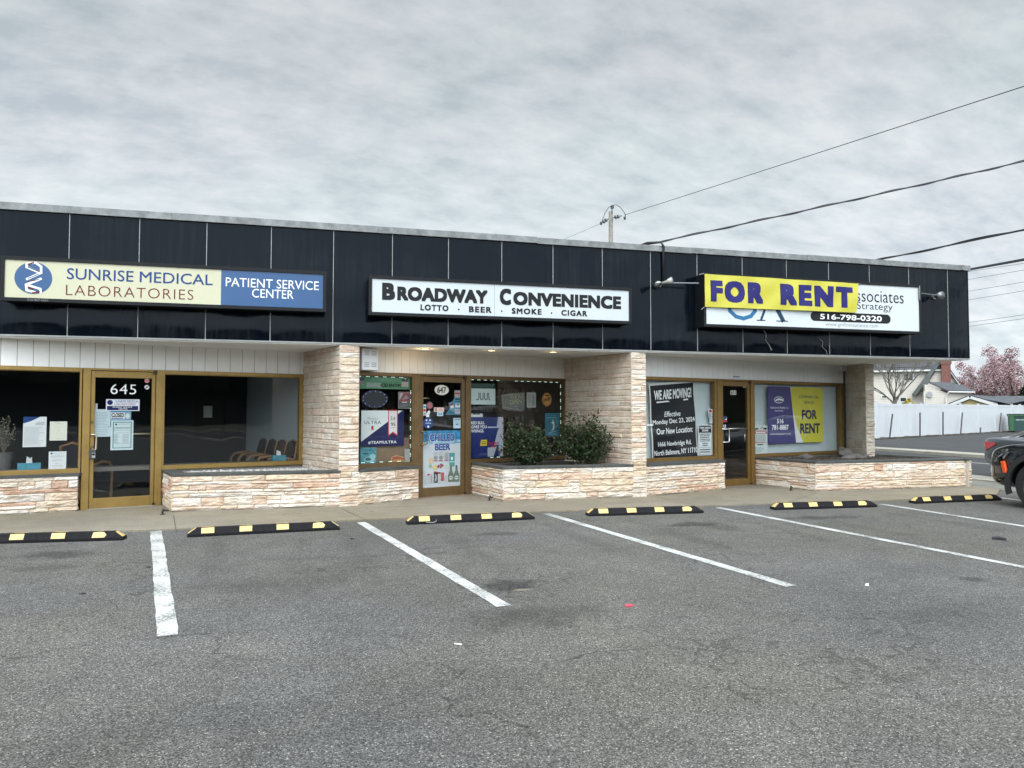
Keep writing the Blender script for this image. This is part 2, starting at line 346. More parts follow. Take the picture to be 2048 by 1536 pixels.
def paint_mat():
    m = bpy.data.materials.new('worn_white_paint'); m.use_nodes = True; nt = m.node_tree; N = nt.nodes; L = nt.links; b = N['Principled BSDF']
    tc = N.new('ShaderNodeTexCoord')
    n = N.new('ShaderNodeTexNoise'); L.new(tc.outputs['Object'], n.inputs['Vector']); n.inputs['Scale'].default_value = 38; n.inputs['Detail'].default_value = 8; n.inputs['Roughness'].default_value = .75
    n2 = N.new('ShaderNodeTexNoise'); L.new(tc.outputs['Object'], n2.inputs['Vector']); n2.inputs['Scale'].default_value = 3; n2.inputs['Detail'].default_value = 4
    a = N.new('ShaderNodeMath'); a.operation = 'ADD'; L.new(n.outputs[0], a.inputs[0])
    s2 = N.new('ShaderNodeMath'); s2.operation = 'MULTIPLY'; L.new(n2.outputs[0], s2.inputs[0]); s2.inputs[1].default_value = .55; L.new(s2.outputs[0], a.inputs[1])
    rp = N.new('ShaderNodeValToRGB'); L.new(a.outputs[0], rp.inputs[0]); e = rp.color_ramp.elements
    e[0].position = .65; e[0].color = (.13, .13, .125, 1); e[1].position = .79; e[1].color = (.45, .45, .44, 1)
    L.new(rp.outputs[0], b.inputs['Base Color']); b.inputs['Roughness'].default_value = .8
    bp = N.new('ShaderNodeBump'); bp.inputs['Strength'].default_value = .4; bp.inputs['Distance'].default_value = .004; L.new(n.outputs[0], bp.inputs['Height']); L.new(bp.outputs[0], b.inputs['Normal'])
    return m
paint_m = paint_mat()

# ---------------------------------------------------------------- ground, lot, sidewalk, side street
struct(MB().cube((-400, -400, -.5), (600, 600, -.03)).build('ground', dirt_m))
def edge_y(x):        # front edge of the sidewalk
    pts = [(-40, 10.4), (-3.7, 10.86), (-1.84, 10.62), (.36, 10.84), (.78, 10.88), (3.55, 11.07), (6.5, 11.04), (9.6, 10.92), (11.9, 10.95), (12.9, 11.3), (13.4, 11.9)]
    for a, b in zip(pts, pts[1:]):
        if a[0] <= x <= b[0]: return a[1]+(b[1]-a[1])*(x-a[0])/(b[0]-a[0])
struct(MB().plan([(-80, -60), (14.5, -60), (14.5, 11.6), (13.2, 14.5), (-80, 14.5)], -.03, 0).build('parking_lot', lot_m))
xs = [-40+.5*i for i in range(106)]
xs = [x for x in xs if x < 13.4]+[13.4]
jt = random.Random(3)
poly = [(x, edge_y(x)+jt.uniform(-.012, .012)) for x in xs]+[(13.42, 12.6), (12.2, 15.6), (9, 23), (-40, 23)]
struct(MB().plan(poly, -.03, .022).build('sidewalk', conc_m))
jm = M('joint_dirt', (.09, .085, .065), .9)
mb = MB()
for (a, b) in [((347, 1031), (352, 1060)), ((684, 1018), (735, 1041)), ((1310, 994), (1400, 1012)), ((1633, 986), (1560, 1010))]:
    A, B = atZ(*a, .022), atZ(*b, .022); d = (B-A).normalized(); n = Vector((-d.y, d.x, 0))*.006
    q = [A-n, B-n, B+n, A+n]; mb.add([(p.x, p.y, .0255) for p in q], [(0, 1, 2, 3)])
struct(mb.build('sidewalk_joint', jm))
def strip(name, x0a, x0b, x1a, x1b, y0, y1, z0, z1, m): return struct(MB().plan([(x0a, y0), (x1a, y0), (x1b, y1), (x0b, y1)], z0, z1).build(name, m))
strip('apron', 14.5, 14.5, 14.75, 14.75, -60, 11.6, -.03, .008, apron_m)
struct(MB().plan([(13.42, 11.6), (14.5, 11.6), (14.75, 11.6), (14.75, 70), (-8, 70), (-8, 23), (9, 23), (12.2, 15.6), (13.42, 12.6)], -.03, .004).build('path', apron_m))
strip('pavement', 14.75, 14.75, 15.75, 15.75, -60, 70, -.03, .03, kerb_m)
strip('road', 15.75, 15.75, 22.3, 22.3, -60, 90, -.03, -.002, road_m)
strip('road_marking', 19.9, 19.9, 20.0, 20.0, -60, 90, -.002, .003, paint_m)
strip('far_kerb', 22.3, 22.3, 22.62, 22.62, -60, 90, -.03, .10, kerb_m)
strip('far_pavement', 22.62, 22.62, 24.2, 24.2, -60, 90, -.03, .05, kerb_m)
strip('far_lot', 24.2, 24.2, 90, 90, -20, 60, -.03, .0, far_m)
# parking lines
for (a, b, wa) in [((312, 1063), (336, 1272), .135), ((722, 1045), (1008, 1213), .125), ((1092, 1027.5), (1583, 1173), .12), ((1436, 1015.5), (2190, 1162.5), .115), ((1762, 1008.5), (2230, 1081), .115), ((2002, 996), (2200, 1022), .115)]:
    A, B = atZ(*a), atZ(*b); d = (B-A).normalized(); n = Vector((-d.y, d.x, 0))*wa/2; ks = 26
    vs = []; r2 = random.Random(int(a[0]))
    for i in range(ks+1):
        p = A+(B-A)*(i/ks); w1, w2 = 1+r2.uniform(-.09, .09), 1+r2.uniform(-.09, .09)
        vs += [(p.x-n.x*w1, p.y-n.y*w1, .0045), (p.x+n.x*w2, p.y+n.y*w2, .0045)]
    struct(MB().add(vs, [(2*i, 2*i+2, 2*i+3, 2*i+1) for i in range(ks)]).build('parking_line', paint_m))

# ---------------------------------------------------------------- stone veneer
def stone_mat():
    m = bpy.data.materials.new('split_face_stone'); m.use_nodes = True; nt = m.node_tree; N = nt.nodes; L = nt.links; b = N['Principled BSDF']
    a = N.new('ShaderNodeAttribute'); a.attribute_name = 'tone'; tc = N.new('ShaderNodeTexCoord')
    def noi(s, d, ro):
        n = N.new('ShaderNodeTexNoise'); L.new(tc.outputs['Object'], n.inputs['Vector']); n.inputs['Scale'].default_value = s; n.inputs['Detail'].default_value = d; n.inputs['Roughness'].default_value = ro; return n
    n1 = noi(5, 6, .7); rp = N.new('ShaderNodeValToRGB'); L.new(n1.outputs[0], rp.inputs[0]); e = rp.color_ramp.elements
    e[0].position = .36; e[0].color = (.80, .70, .60, 1); e[1].position = .56; e[1].color = (1.03, 1.03, 1.03, 1)
    mx = N.new('ShaderNodeMix'); mx.data_type = 'RGBA'; mx.blend_type = 'MULTIPLY'; mx.inputs[0].default_value = .75; L.new(a.outputs[0], mx.inputs[6]); L.new(rp.outputs[0], mx.inputs[7])
    n2 = noi(38, 6, .7); mr = N.new('ShaderNodeMapRange'); L.new(n2.outputs[0], mr.inputs[0]); mr.inputs[1].default_value = .3; mr.inputs[2].default_value = .7; mr.inputs[3].default_value = .78; mr.inputs[4].default_value = 1.15
    s = N.new('ShaderNodeVectorMath'); s.operation = 'SCALE'; L.new(mx.outputs[2], s.inputs[0]); L.new(mr.outputs[0], s.inputs['Scale']); L.new(s.outputs[0], b.inputs['Base Color'])
    b.inputs['Roughness'].default_value = .85; b.inputs['Specular IOR Level'].default_value = .25
    n3 = noi(26, 7, .65); bp = N.new('ShaderNodeBump'); bp.inputs['Strength'].default_value = .8; bp.inputs['Distance'].default_value = .012; L.new(n3.outputs[0], bp.inputs['Height']); L.new(bp.outputs[0], b.inputs['Normal'])
    return m
stone_m = stone_mat()
TONES = [(c_[0]*.93, c_[1]*.89, c_[2]*.86) for c_ in [(.70, .66, .60), (.67, .62, .55), (.72, .69, .65), (.66, .57, .47), (.64, .52, .43), (.61, .48, .39), (.57, .41, .32), (.64, .55, .43), (.62, .60, .57), (.68, .60, .52)]]
TW = [18, 16, 14, 12, 12, 8, 6, 8, 5, 12]
def stone_wall(mb, pl, u0, u1, v0, v1, seed, rough=1.0, step=.0155, tones=None, hs=None, tint=(1, 1, 1), split=True):
    r = random.Random(seed); mb.c = mb.c or []
    v = v0
    while v < v1-.004:
        h = r.choice(hs or (.05, .06, .08, .105, .12, .135)); h = min(h, v1-v)
        if v1-(v+h) < .035: h = v1-v
        u = u0
        while u < u1-.004:
            w = r.choice((.25, .38, .5, .7, .9, 1.15))*(1.0 if h < .09 else .85); w = min(w, u1-u)
            if u1-(u+w) < .1: w = u1-u
            subs = [(v, h)]
            if h > .1 and r.random() < .22 and split: k = r.uniform(.4, .6); subs = [(v, h*k), (v+h*k, h*(1-k))]
            for (sv, sh) in subs:
                base = r.choices(TONES, TW)[0] if tones is None else r.choices(tones[0], tones[1])[0]; j = r.uniform(.93, 1.07)
                c = tuple(x*j*t for x, t in zip(base, tint))
                nx = max(3, round(w/step)); ny = max(3, round(sh/step)); prot = r.uniform(.012, .034)*rough; so = r.uniform(0, 100); ta = r.uniform(-.03, .03); tb = r.uniform(-.1, .1)
                gap = .0014; vs = []; us = [u+gap+(w-2*gap)*i/nx for i in range(nx+1)]; vv = [sv+gap+(sh-2*gap)*k/ny for k in range(ny+1)]
                for k, y in enumerate(vv):
                    for i, x in enumerate(us):
                        e = min(min(x-us[0], us[-1]-x), min(y-vv[0], vv[-1]-y))
                        fo = min(1, .50+e/.016) if e > 1e-6 else 0.0
                        n = 1.25*mnoise.fractal(Vector((x*6+so, y*17+so, so)), .8, 2.1, 5)+.5*mnoise.ridged_multi_fractal(Vector((x*5+y*9, y*14-x*4+so, so)), .9, 2.0, 3, .9, 2.0)-.4
                        d = prot*.55+(n*.014*rough)+(x-u-w/2)*ta+(y-sv-sh/2)*tb
                        vs.append(pl.P(x, y, max(.001, d)*fo+(-.005 if fo == 0 else 0)))
                n1 = nx+1
                mb.add(vs, [(k*n1+i, k*n1+i+1, (k+1)*n1+i+1, (k+1)*n1+i) for k in range(ny) for i in range(nx)])
                mb.c += [c]*len(vs)
            u += w
        v += h
    k = len(mb.v)          # mortar bed behind the stones
    mb.add([pl.P(u0, v0, -.005), pl.P(u1, v0, -.005), pl.P(u1, v1, -.005), pl.P(u0, v1, -.005)], [(0, 1, 2, 3)]); mb.c += [(.42, .38, .33)]*4
    return mb
def seg(a, b): return Pl((a[0], a[1], 0), (b[0]-a[0], b[1]-a[1])), math.hypot(b[0]-a[0], b[1]-a[1])
# ---------------------------------------------------------------- the shop building
FY, ZB, ZT, SOF = 12.469, 2.671, 4.518, 2.632
FAS = Pl((0, FY, 0), (1, 0))
A = Pl((-3.8, 12.905, 0), (1, .3406)); B = Pl((2.85, 13.677, 0), (1, .3715)); C = Pl((8.55, 13.779, 0), (1, .3016))
ZH, ZG, ZD = 2.229, .656, .03           # header underside, glass bottom, door foot
bld = thing('shop_building', (4.5, 14.0, 0), 'one storey strip of three shops with black panel fascia, stone piers and gold framed storefronts', 'building')
gold = M('gold_anodized', (.285, .185, .055), .42, .45, .16, 6, .05, 30)
brz = M('bronze_anodized', (.14, .088, .038), .45, .4, .2, 6, .05, 30)
goldC = M('gold_anodized_brown', (.20, .118, .034), .42, .45, .16, 6, .05, 30)
white_pt = M('white_painted_siding', (.82, .81, .79), .6, 0, .05, 4)
soff_m = M('soffit_board', (.80, .79, .77), .7, 0, .05, 2)
slate = M('slate_cap', (.060, .062, .058), .75, 0, .3, 5, .3, 40)
alum = M('weathered_aluminium', (.20, .208, .212), .65, .3, .4, 5)
trim_w = M('white_trim', (.28, .28, .275), .5, 0, .15, 8)
black_m = M('black_plastic', (.012, .012, .013), .5)
steel = M('satin_steel', (.55, .53, .50), .35, .9)
dark_m = M('dark_interior', (.03, .033, .038), .9)
GL = glass('window_glass', (.965, .97, .97)); GLD = glass('door_glass', (.95, .96, .96)); GLX = glass('dusty_glass', (.965, .97, .97), .9)

def panel_mat():
    m = bpy.data.materials.new('black_enamel_panel'); m.use_nodes = True; nt = m.node_tree; N = nt.nodes; L = nt.links; b = N['Principled BSDF']
    tc = N.new('ShaderNodeTexCoord'); mp = N.new('ShaderNodeMapping'); L.new(tc.outputs['Object'], mp.inputs[0]); mp.inputs['Scale'].default_value = (13, 13, .5)
    n = N.new('ShaderNodeTexNoise'); L.new(mp.outputs[0], n.inputs['Vector']); n.inputs['Scale'].default_value = 1.3; n.inputs['Detail'].default_value = 6; n.inputs['Roughness'].default_value = .6
    n2 = N.new('ShaderNodeTexNoise'); L.new(tc.outputs['Object'], n2.inputs['Vector']); n2.inputs['Scale'].default_value = 1.1; n2.inputs['Detail'].default_value = 4
    a = N.new('ShaderNodeMath'); a.operation = 'MULTIPLY'; L.new(n.outputs[0], a.inputs[0]); L.new(n2.outputs[0], a.inputs[1])
    rp = N.new('ShaderNodeValToRGB'); L.new(a.outputs[0], rp.inputs[0]); e = rp.color_ramp.elements
    e[0].position = .22; e[0].color = (.0025, .004, .0075, 1); e[1].position = .50; e[1].color = (.013, .016, .019, 1)
    L.new(rp.outputs[0], b.inputs['Base Color']); b.inputs['Specular IOR Level'].default_value = .12; b.inputs['Specular Tint'].default_value = (.80, .90, 1, 1)
    r2 = N.new('ShaderNodeMapRange'); L.new(a.outputs[0], r2.inputs[0]); r2.inputs[1].default_value = .2; r2.inputs[2].default_value = .45; r2.inputs[3].default_value = .10; r2.inputs[4].default_value = .34; L.new(r2.outputs[0], b.inputs['Roughness'])
    n3 = N.new('ShaderNodeTexNoise'); L.new(tc.outputs['Object'], n3.inputs['Vector']); n3.inputs['Scale'].default_value = 2.2; n3.inputs['Detail'].default_value = 2
    bp = N.new('ShaderNodeBump'); bp.inputs['Strength'].default_value = .10; bp.inputs['Distance'].default_value = .06; L.new(n3.outputs[0], bp.inputs['Height']); L.new(bp.outputs[0], b.inputs['Normal'])
    return m
pan_m = panel_mat()
SEAM = [-3.586, -2.582, -1.574, -.564, .454, 1.457, 2.452, 3.436, 4.418, 5.401, 6.396, 7.394, 8.4, 9.419, 10.425, 11.435, 12.442, 13.469]
SEAM = [-9.6, -8.6, -7.6, -6.6, -5.6, -4.6]+SEAM+[14.04]
SEAM = [s*.95 for s in SEAM]
r4 = random.Random(11)
for a, b in zip(SEAM, SEAM[1:]):
    mb = MB(); nx, ny = 10, 20; vs = []; bulge = r4.uniform(.004, .020); lb = r4.uniform(.014, .030); k1, k2 = r4.uniform(0, 6), r4.uniform(0, 6); dent = r4.uniform(-.012, .012); du, dv = r4.uniform(.2, .8), r4.uniform(.3, .8)
    for j in range(ny+1):
        t = j/ny; z = ZB+(ZT-ZB)*t
        for i in range(nx+1):
            q = i/nx; x = a+.006+(b-a-.012)*q; w = math.sin(math.pi*q)**.8
            d = w*(bulge*math.sin(math.pi*t)+lb*math.exp(-((t-.10)/.075)**2)+.003*math.sin(7*t+k1)*math.sin(4*q+k2)+dent*math.exp(-((q-du)**2+(t-dv)**2)/.03))
            vs.append((x, FY-d, z))
    n1 = nx+1
    mb.add(vs, [(j*n1+i, j*n1+i+1, (j+1)*n1+i+1, (j+1)*n1+i) for j in range(ny) for i in range(nx)])
    mb.build('fascia_panel', pan_m, bld, smooth=True)
for s in SEAM[1:-1]:
    MB().pbox(FAS, (s-.005, ZB+.01, s+.005, ZT-.012), -.02, .008).build('seam_strip', trim_w, bld)
# right end of the fascia: the building's flank runs back at a slant
FE = (SEAM[-1], FY); FB = (FE[0]-3.3, FY+8.3)
SIDE, sl = seg(FE, FB)
MB().pbox(SIDE, (0, ZB, sl, ZT), -.03, 0).build('fascia_return', pan_m, bld)
XL = SEAM[0]
MB().plan([(XL, FY+.03), (FE[0]-.02, FY+.03), (FB[0]-.02, FB[1]), (XL, FB[1]+3)], ZT-.15, ZT+.02).build('roof', M('roof_felt', (.12, .12, .12), .9), bld)
MB().plan([(XL, FY+.012), (FE[0]-.012, FY+.012), (FB[0]-.01, FB[1]), (XL, FB[1]+3)], SOF, ZB-.004).build('soffit', soff_m, bld)
MB().pbox(FAS, (XL, SOF+.016, FE[0], ZB-.003), -.011, .012).build('drip_edge', trim_w, bld)
x = XL; r5 = random.Random(5); cps = [XL, -5, -2.0, -1.85, 1.15, 1.32, 3.9, 6.9, 9.4, 11.2, FE[0]+.03]
for i, (a, b) in enumerate(zip(cps, cps[1:])):
    o = r5.uniform(-.006, .006)
    mb = MB().pbox(FAS, (a, ZT-.016+o, b-.003, ZT+.088+o), -.25, .035+abs(o))
    mb.pbox(FAS, (a, ZT-.020+o, b-.003, ZT+.008+o), -.01, .045)
    mb.build('coping', alum, bld)
MB().pbox(SIDE, (0, ZT-.016, sl, ZT+.086), -.25, .03).build('coping', alum, bld)

# piers: stone on front and flank, block core
def pier(fl, fr, bl, br, seedn, zlow=0.0, fr_t=None, sd_t=None, srough=.4, shs=(.085, .095, .105, .12)):
    MB().plan([fl, fr, br, bl], 0, SOF-.001).build('pier_core', M('mortar', (.42, .38, .33), .9), bld)
    p, w = seg(fl, fr); q, l = seg(bl, fl)
    mb = MB(); mb.keepn = True
    stone_wall(mb, p.off(.006), -.016, w+.016, zlow, SOF, seedn, .8, tones=([TONES[i] for i in (0, 3, 4, 9, 7, 2)], [5, 4, 3, 4, 3, 3]) if fr_t is None else fr_t, hs=(.085, .095, .105, .12), split=False)
    stone_wall(mb, q.off(.006), 0, l, .5, SOF, seedn+1, srough, tones=([(.60, .53, .45), (.59, .50, .42), (.57, .47, .39), (.62, .56, .49)], [3, 3, 2, 3]) if sd_t is None else sd_t, hs=shs, split=False)
    return mb.build('pier_stone', stone_m, bld, smooth=False)
def onplane_y(pl, x): t = (x-pl.o.x)/pl.u.x; return (x, pl.o.y+pl.u.y*t)
P1L, P1R = (.56, 12.47), (.85, 12.52); P1B = onplane_y(A, -.02)
pier(P1L, P1R, P1B, (.85, 13.6), 21)
P2L, P2R = (5.70, 12.47), (5.985, 12.52); P2B = onplane_y(B, 5.14)
pier(P2L, P2R, P2B, (5.99, 13.8), 31)
P3L, P3R = (12.13, 14.08), (12.37, 14.13); P3B = (12.24, 14.87)
gst = ([(.56, .51, .44), (.52, .47, .41), (.60, .54, .46)], [3, 3, 3])
pier(P3L, P3R, P3B, (12.5, 15.0), 41, 0.3, ([(.58, .53, .46), (.54, .47, .40)], [2, 1]), gst, .15, (.14, .19, .24))

# knee walls under the left-hand windows, each with a slate sill
def knee(a, b, seedn, z1=.56, back=.5, end=True):
    p, w = seg(a, b)
    n = Vector((p.n.x, p.n.y)); ba = (a[0]-n.x*back, a[1]-n.y*back); bb = (b[0]-n.x*back, b[1]-n.y*back)
    MB().plan([a, b, bb, ba], 0, z1).build('knee_wall_core', MATS['mortar'], bld)
    mb = MB(); mb.keepn = True
    stone_wall(mb, p.off(.006), 0, w+.02, .03, z1, seedn)
    e, l = seg(b, bb); stone_wall(mb, e.off(.006), 0, min(l, .3), .03, z1, seedn+1)
    mb.build('knee_wall', stone_m, bld)
    return p, w
WA = knee((-6.5, 11.99), onplane_y(A.off(.1), -3.36)[:2], 51)
WB = knee(P1R, (1.93, 13.17), 61)
WC = knee(P2R, (8.02, 13.24), 71)
for (p, w), pl in ((WA, A), (WB, B), (WC, C)):
    a = p.P(0 if pl is A else .02, 0, .025); b = p.P(w+.03, 0, .025)
    c = onplane_y(pl, b.x+.03); d = onplane_y(pl, a.x)
    MB().plan([(a.x, a.y), (b.x, b.y), c, d], .56, .602).build('sill_slab', slate, bld)

# headers: grooved siding above the glass, and the wall behind the frames
def header(pl, u0, u1, bw, m, gp=.0022):
    mb = MB(); u = u0
    while u < u1-.02:
        w = min(bw, u1-u); mb.pbox(pl, (u+gp, ZH, u+w-gp, SOF-.002), -.04, .0); u += w
    mb.build('header_siding', m, bld)
    MB().pbox(pl, (u0, ZH+.001, u1, SOF-.003), -.10, -.010).build('header_backing', M('grey_backing', (.30, .30, .29), .9), bld)
uA0, uA1 = A.U(-420), A.U(607); uB0, uB1 = B.U(700), B.U(1137); uC0, uC1 = C.U(1280), C.U(1688)
header(A, uA0, uA1, .205, white_pt, .0042); header(B, uB0, uB1, .16, M('cream_painted_siding', (.78, .76, .72), .6, 0, .07, 3)); header(C, uC0, uC1, .152, M('grey_painted_siding', (.78, .79, .80), .6, 0, .05, 3))

# storefront windows and doors
def window(pl, u0, u1, fm, gm, wl=.05, wr=.05, wb=.06, wt=.06, zb=ZG-.06, group_label=None):
    f = MB(); r = (u0, zb, u1, ZH)
    f.pbox(pl, (u0, zb, u0+wl, ZH), -.07, .045); f.pbox(pl, (u1-wr, zb, u1, ZH), -.07, .045)
    f.pbox(pl, (u0+wl, zb, u1-wr, zb+wb), -.07, .042); f.pbox(pl, (u0+wl, ZH-wt, u1-wr, ZH), -.07, .042)
    f.pbox(pl, (u0+wl, zb+wb, u1-wr, zb+wb+.012), -.02, .020); f.pbox(pl, (u0+wl, ZH-wt-.012, u1-wr, ZH-wt), -.02, .020)
    w = f.build('window', fm, bld, bevel=.003)
    MB().pbox(pl, (u0+wl, zb+wb, u1-wr, ZH-wt), -.006, 0).build('pane', gm, w)
    return w
def door(pl, u0, u1, g0, g1, fm, gm, gzb=.18, gzt=2.10, jl=.11, jr=.11):
    j = MB(); j.pbox(pl, (u0-jl, .022, u0-.006, ZH), -.07, .055); j.pbox(pl, (u1+.006, .022, u1+jr, ZH), -.07, .055); j.pbox(pl, (u0-.006, ZH-.035, u1+.006, ZH), -.07, .05)
    j.build('door_jamb', fm, bld, bevel=.004)
    d = MB(); d.pbox(pl, (u0, ZD, g0, ZH-.042), -.03, .03); d.pbox(pl, (g1, ZD, u1, ZH-.042), -.03, .03)
    d.pbox(pl, (g0, ZD, g1, gzb), -.03, .028); d.pbox(pl, (g0, gzt, g1, ZH-.042), -.03, .028)
    dr = d.build('door', fm, bld, bevel=.004)
    MB().pbox(pl, (g0, gzb, g1, gzt), -.006, 0).build('pane', gm, dr)
    MB().pbox(pl, (u0-.02, .02, u1+.02, ZD+.002), -.08, .07).build('threshold', steel if pl is not B else M('wood_threshold', (.2, .13, .09), .8, 0, .3, 8), bld)
    # pivots top and bottom
    for q_ in ((u1-.035, ZH-.075, u1+.02, ZH-.012), (u1-.02, ZD+.004, u1+.02, ZD+.04)): MB().pbox(pl, q_, .03, .062).build('pivot', M('dark_bronze', (.05, .035, .02), .5, .5), dr)
    return dr
dA = door(A, A.U(180), A.U(309), A.U(188.5), A.U(302), gold, GLD, .19, 2.085)
dB = door(B, B.U(838.5), B.U(928), B.U(845), B.U(921.5), brz, GLD, .19, 2.085, .13, .12)
dC = door(C, C.U(1441), C.U(1498), C.U(1444.5), C.U(1493.5), goldC, GLD, .17, 2.09, .14, .12)
window(A, A.U(-400), A.U(162), gold, GL, .05, .03)
window(A, A.U(323), A.U(606.5), gold, GL, .035, .085)
window(B, B.U(705), B.U(827.5), brz, GL, .04, .055)
window(B, B.U(937), B.U(1134), brz, GL, .03, .10)
window(C, C.U(1284), C.U(1431), goldC, GLX, .05, .06)
window(C, C.U(1505), C.U(1684), goldC, GLX, .03, .09)
# wall below the right-hand windows (behind the planters) and the flank wall
for pl, a, b in ((A, 323, 607), (B, 937, 1140), (C, 1505, 1690)):
    MB().pbox(pl, (pl.U(a), 0, pl.U(b), ZG-.062), -.1, .0).build('base_wall', M('base_plaster', (.25, .23, .21), .9), bld)
MB().plan([(12.45, 14.9), (12.6, 15.0), (9.6, 23), (9.45, 23)], 0, SOF).build('flank_wall', M('flank_brick', (.35, .32, .29), .9), bld)
MB().plan([(XL, 22.9), (9.5, 22.9), (9.5, 23.1), (XL, 23.1)], 0, SOF).build('rear_wall', MATS['flank_brick'], bld)
MB().plan([(XL-.1, 12.6), (XL, 12.6), (XL, 23), (XL-.1, 23)], 0, SOF).build('flank_wall', MATS['flank_brick'], bld)
# inside: party walls, back walls, floors
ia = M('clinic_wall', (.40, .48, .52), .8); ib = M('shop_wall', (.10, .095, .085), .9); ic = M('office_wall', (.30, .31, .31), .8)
pa = onplane_y(A, .14); pb = onplane_y(B, 5.35)
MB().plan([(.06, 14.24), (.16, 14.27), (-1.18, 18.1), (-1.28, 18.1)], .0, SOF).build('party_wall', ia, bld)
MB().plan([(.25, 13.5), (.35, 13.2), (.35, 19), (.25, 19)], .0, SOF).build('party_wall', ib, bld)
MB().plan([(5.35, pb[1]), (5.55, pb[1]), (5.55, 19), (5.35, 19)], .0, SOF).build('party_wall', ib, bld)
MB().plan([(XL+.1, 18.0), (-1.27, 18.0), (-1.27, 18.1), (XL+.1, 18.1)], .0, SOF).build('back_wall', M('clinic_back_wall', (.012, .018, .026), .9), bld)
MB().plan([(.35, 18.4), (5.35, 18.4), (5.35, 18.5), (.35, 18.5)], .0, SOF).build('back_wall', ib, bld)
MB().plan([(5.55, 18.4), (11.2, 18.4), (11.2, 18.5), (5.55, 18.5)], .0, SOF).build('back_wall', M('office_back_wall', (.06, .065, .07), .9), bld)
fl = MB()
for pl, x0, x1 in ((A, XL+.1, .14), (B, .35, 5.35), (C, 5.55, 12.2)):
    a, b = onplane_y(pl, x0), onplane_y(pl, x1); fl.plan([(x0, a[1]+.12), (x1, b[1]+.12), (min(x1, 11.2), 18.3), (x0, 18.3)], .0, .03)
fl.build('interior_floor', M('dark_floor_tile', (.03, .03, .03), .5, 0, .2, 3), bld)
# door furniture
def pull(pl, parent, px0, py0, px1, py1, m, r=.012, out=.06):
    u0, v0, u1, v1 = pl.rect(px0, py0, px1, py1)
    return MB().tube([pl.P(u0, v1, .02), pl.P(u0, v1, out), pl.P(u1-.02, v1, out), pl.P(u1, v1-.02, out), pl.P(u1, v0+.02, out), pl.P(u1-.02, v0, out), pl.P(u0, v0, out), pl.P(u0, v0, .02)], r, 8).build('handle', m, parent, smooth=True)
pull(A, dA, 181.5, 869, 191.5, 900, M('brushed_nickel', (.52, .45, .36), .35, .8), .014)
pull(B, dB, 840.5, 863, 851, 889, M('dull_brass', (.20, .15, .08), .4, .8), .012)
pull(C, dC, 1442, 858, 1454, 884, M('bright_chrome', (.75, .75, .74), .25, .9), .012)
def bar(pl, parent, x0, x1, y, m, d=-.06):
    a = pl.hit(x0, y, d); b = (pl.U(x1, d, y), a[1]); MB().tube([pl.P(a[0], a[1], d), pl.P(b[0], a[1], d)], .014, 8).build('push_bar', m, parent, smooth=True)
bar(A, dA, 189, 301, 869, M('pale_gold_bar', (.70, .62, .36), .35, .6)); bar(C, dC, 1443, 1494, 857.7, MATS['bright_chrome'], .035); bar(B, dB, 845, 858, 796.5, M('brass_bar', (.5, .42, .22), .4, .7))
a = C.hit(1489.5, 866, -.05); b = C.hit(1489.5, 884, -.05); MB().tube([C.P(a[0], a[1], -.05), C.P(a[0], b[1], -.05)], .012, 8).build('handle', MATS['bright_chrome'], dC, smooth=True)
for pl, dd, px in ((A, dA, 183.7), (B, dB, 841.8), (C, dC, 1442.6)):
    u, v = pl.hit(px, 845 if pl is A else 840 if pl is B else 838, .03); MB().disc(pl, u, v, .018, .018, .028, .042, 14).build('lock', M('dark_lock', (.10, .085, .06), .4, .8), dd)
# painted-over vents on the cream header
for (x0, y0, x1, y1) in ((834, 702, 875, 722), (912, 703, 948, 722)):
    r = B.rect(x0, y0, x1, y1); mb = MB(); n = 3; w = (r[2]-r[0])/n
    for i in range(n):
        for k in range(7):
            z = r[1]+.01+(r[3]-r[1]-.02)*k/7; mb.pbox(B, (r[0]+w*i+.012, z, r[0]+w*(i+1)-.012, z+.016), .0, .008)
    mb.frame(B, r, .012, 0, .006); mb.build('vent', MATS['cream_painted_siding'], bld)
u, v = C.hit(1473, 753.5, 0); mb = MB()
for k in range(9): mb.pbox(C, (u-.10+.022*k, v-.012, u-.084+.022*k, v+.012), 0, .002)
mb.build('small_lettering', M('blue_ink', (.05, .11, .30), .6), bld)
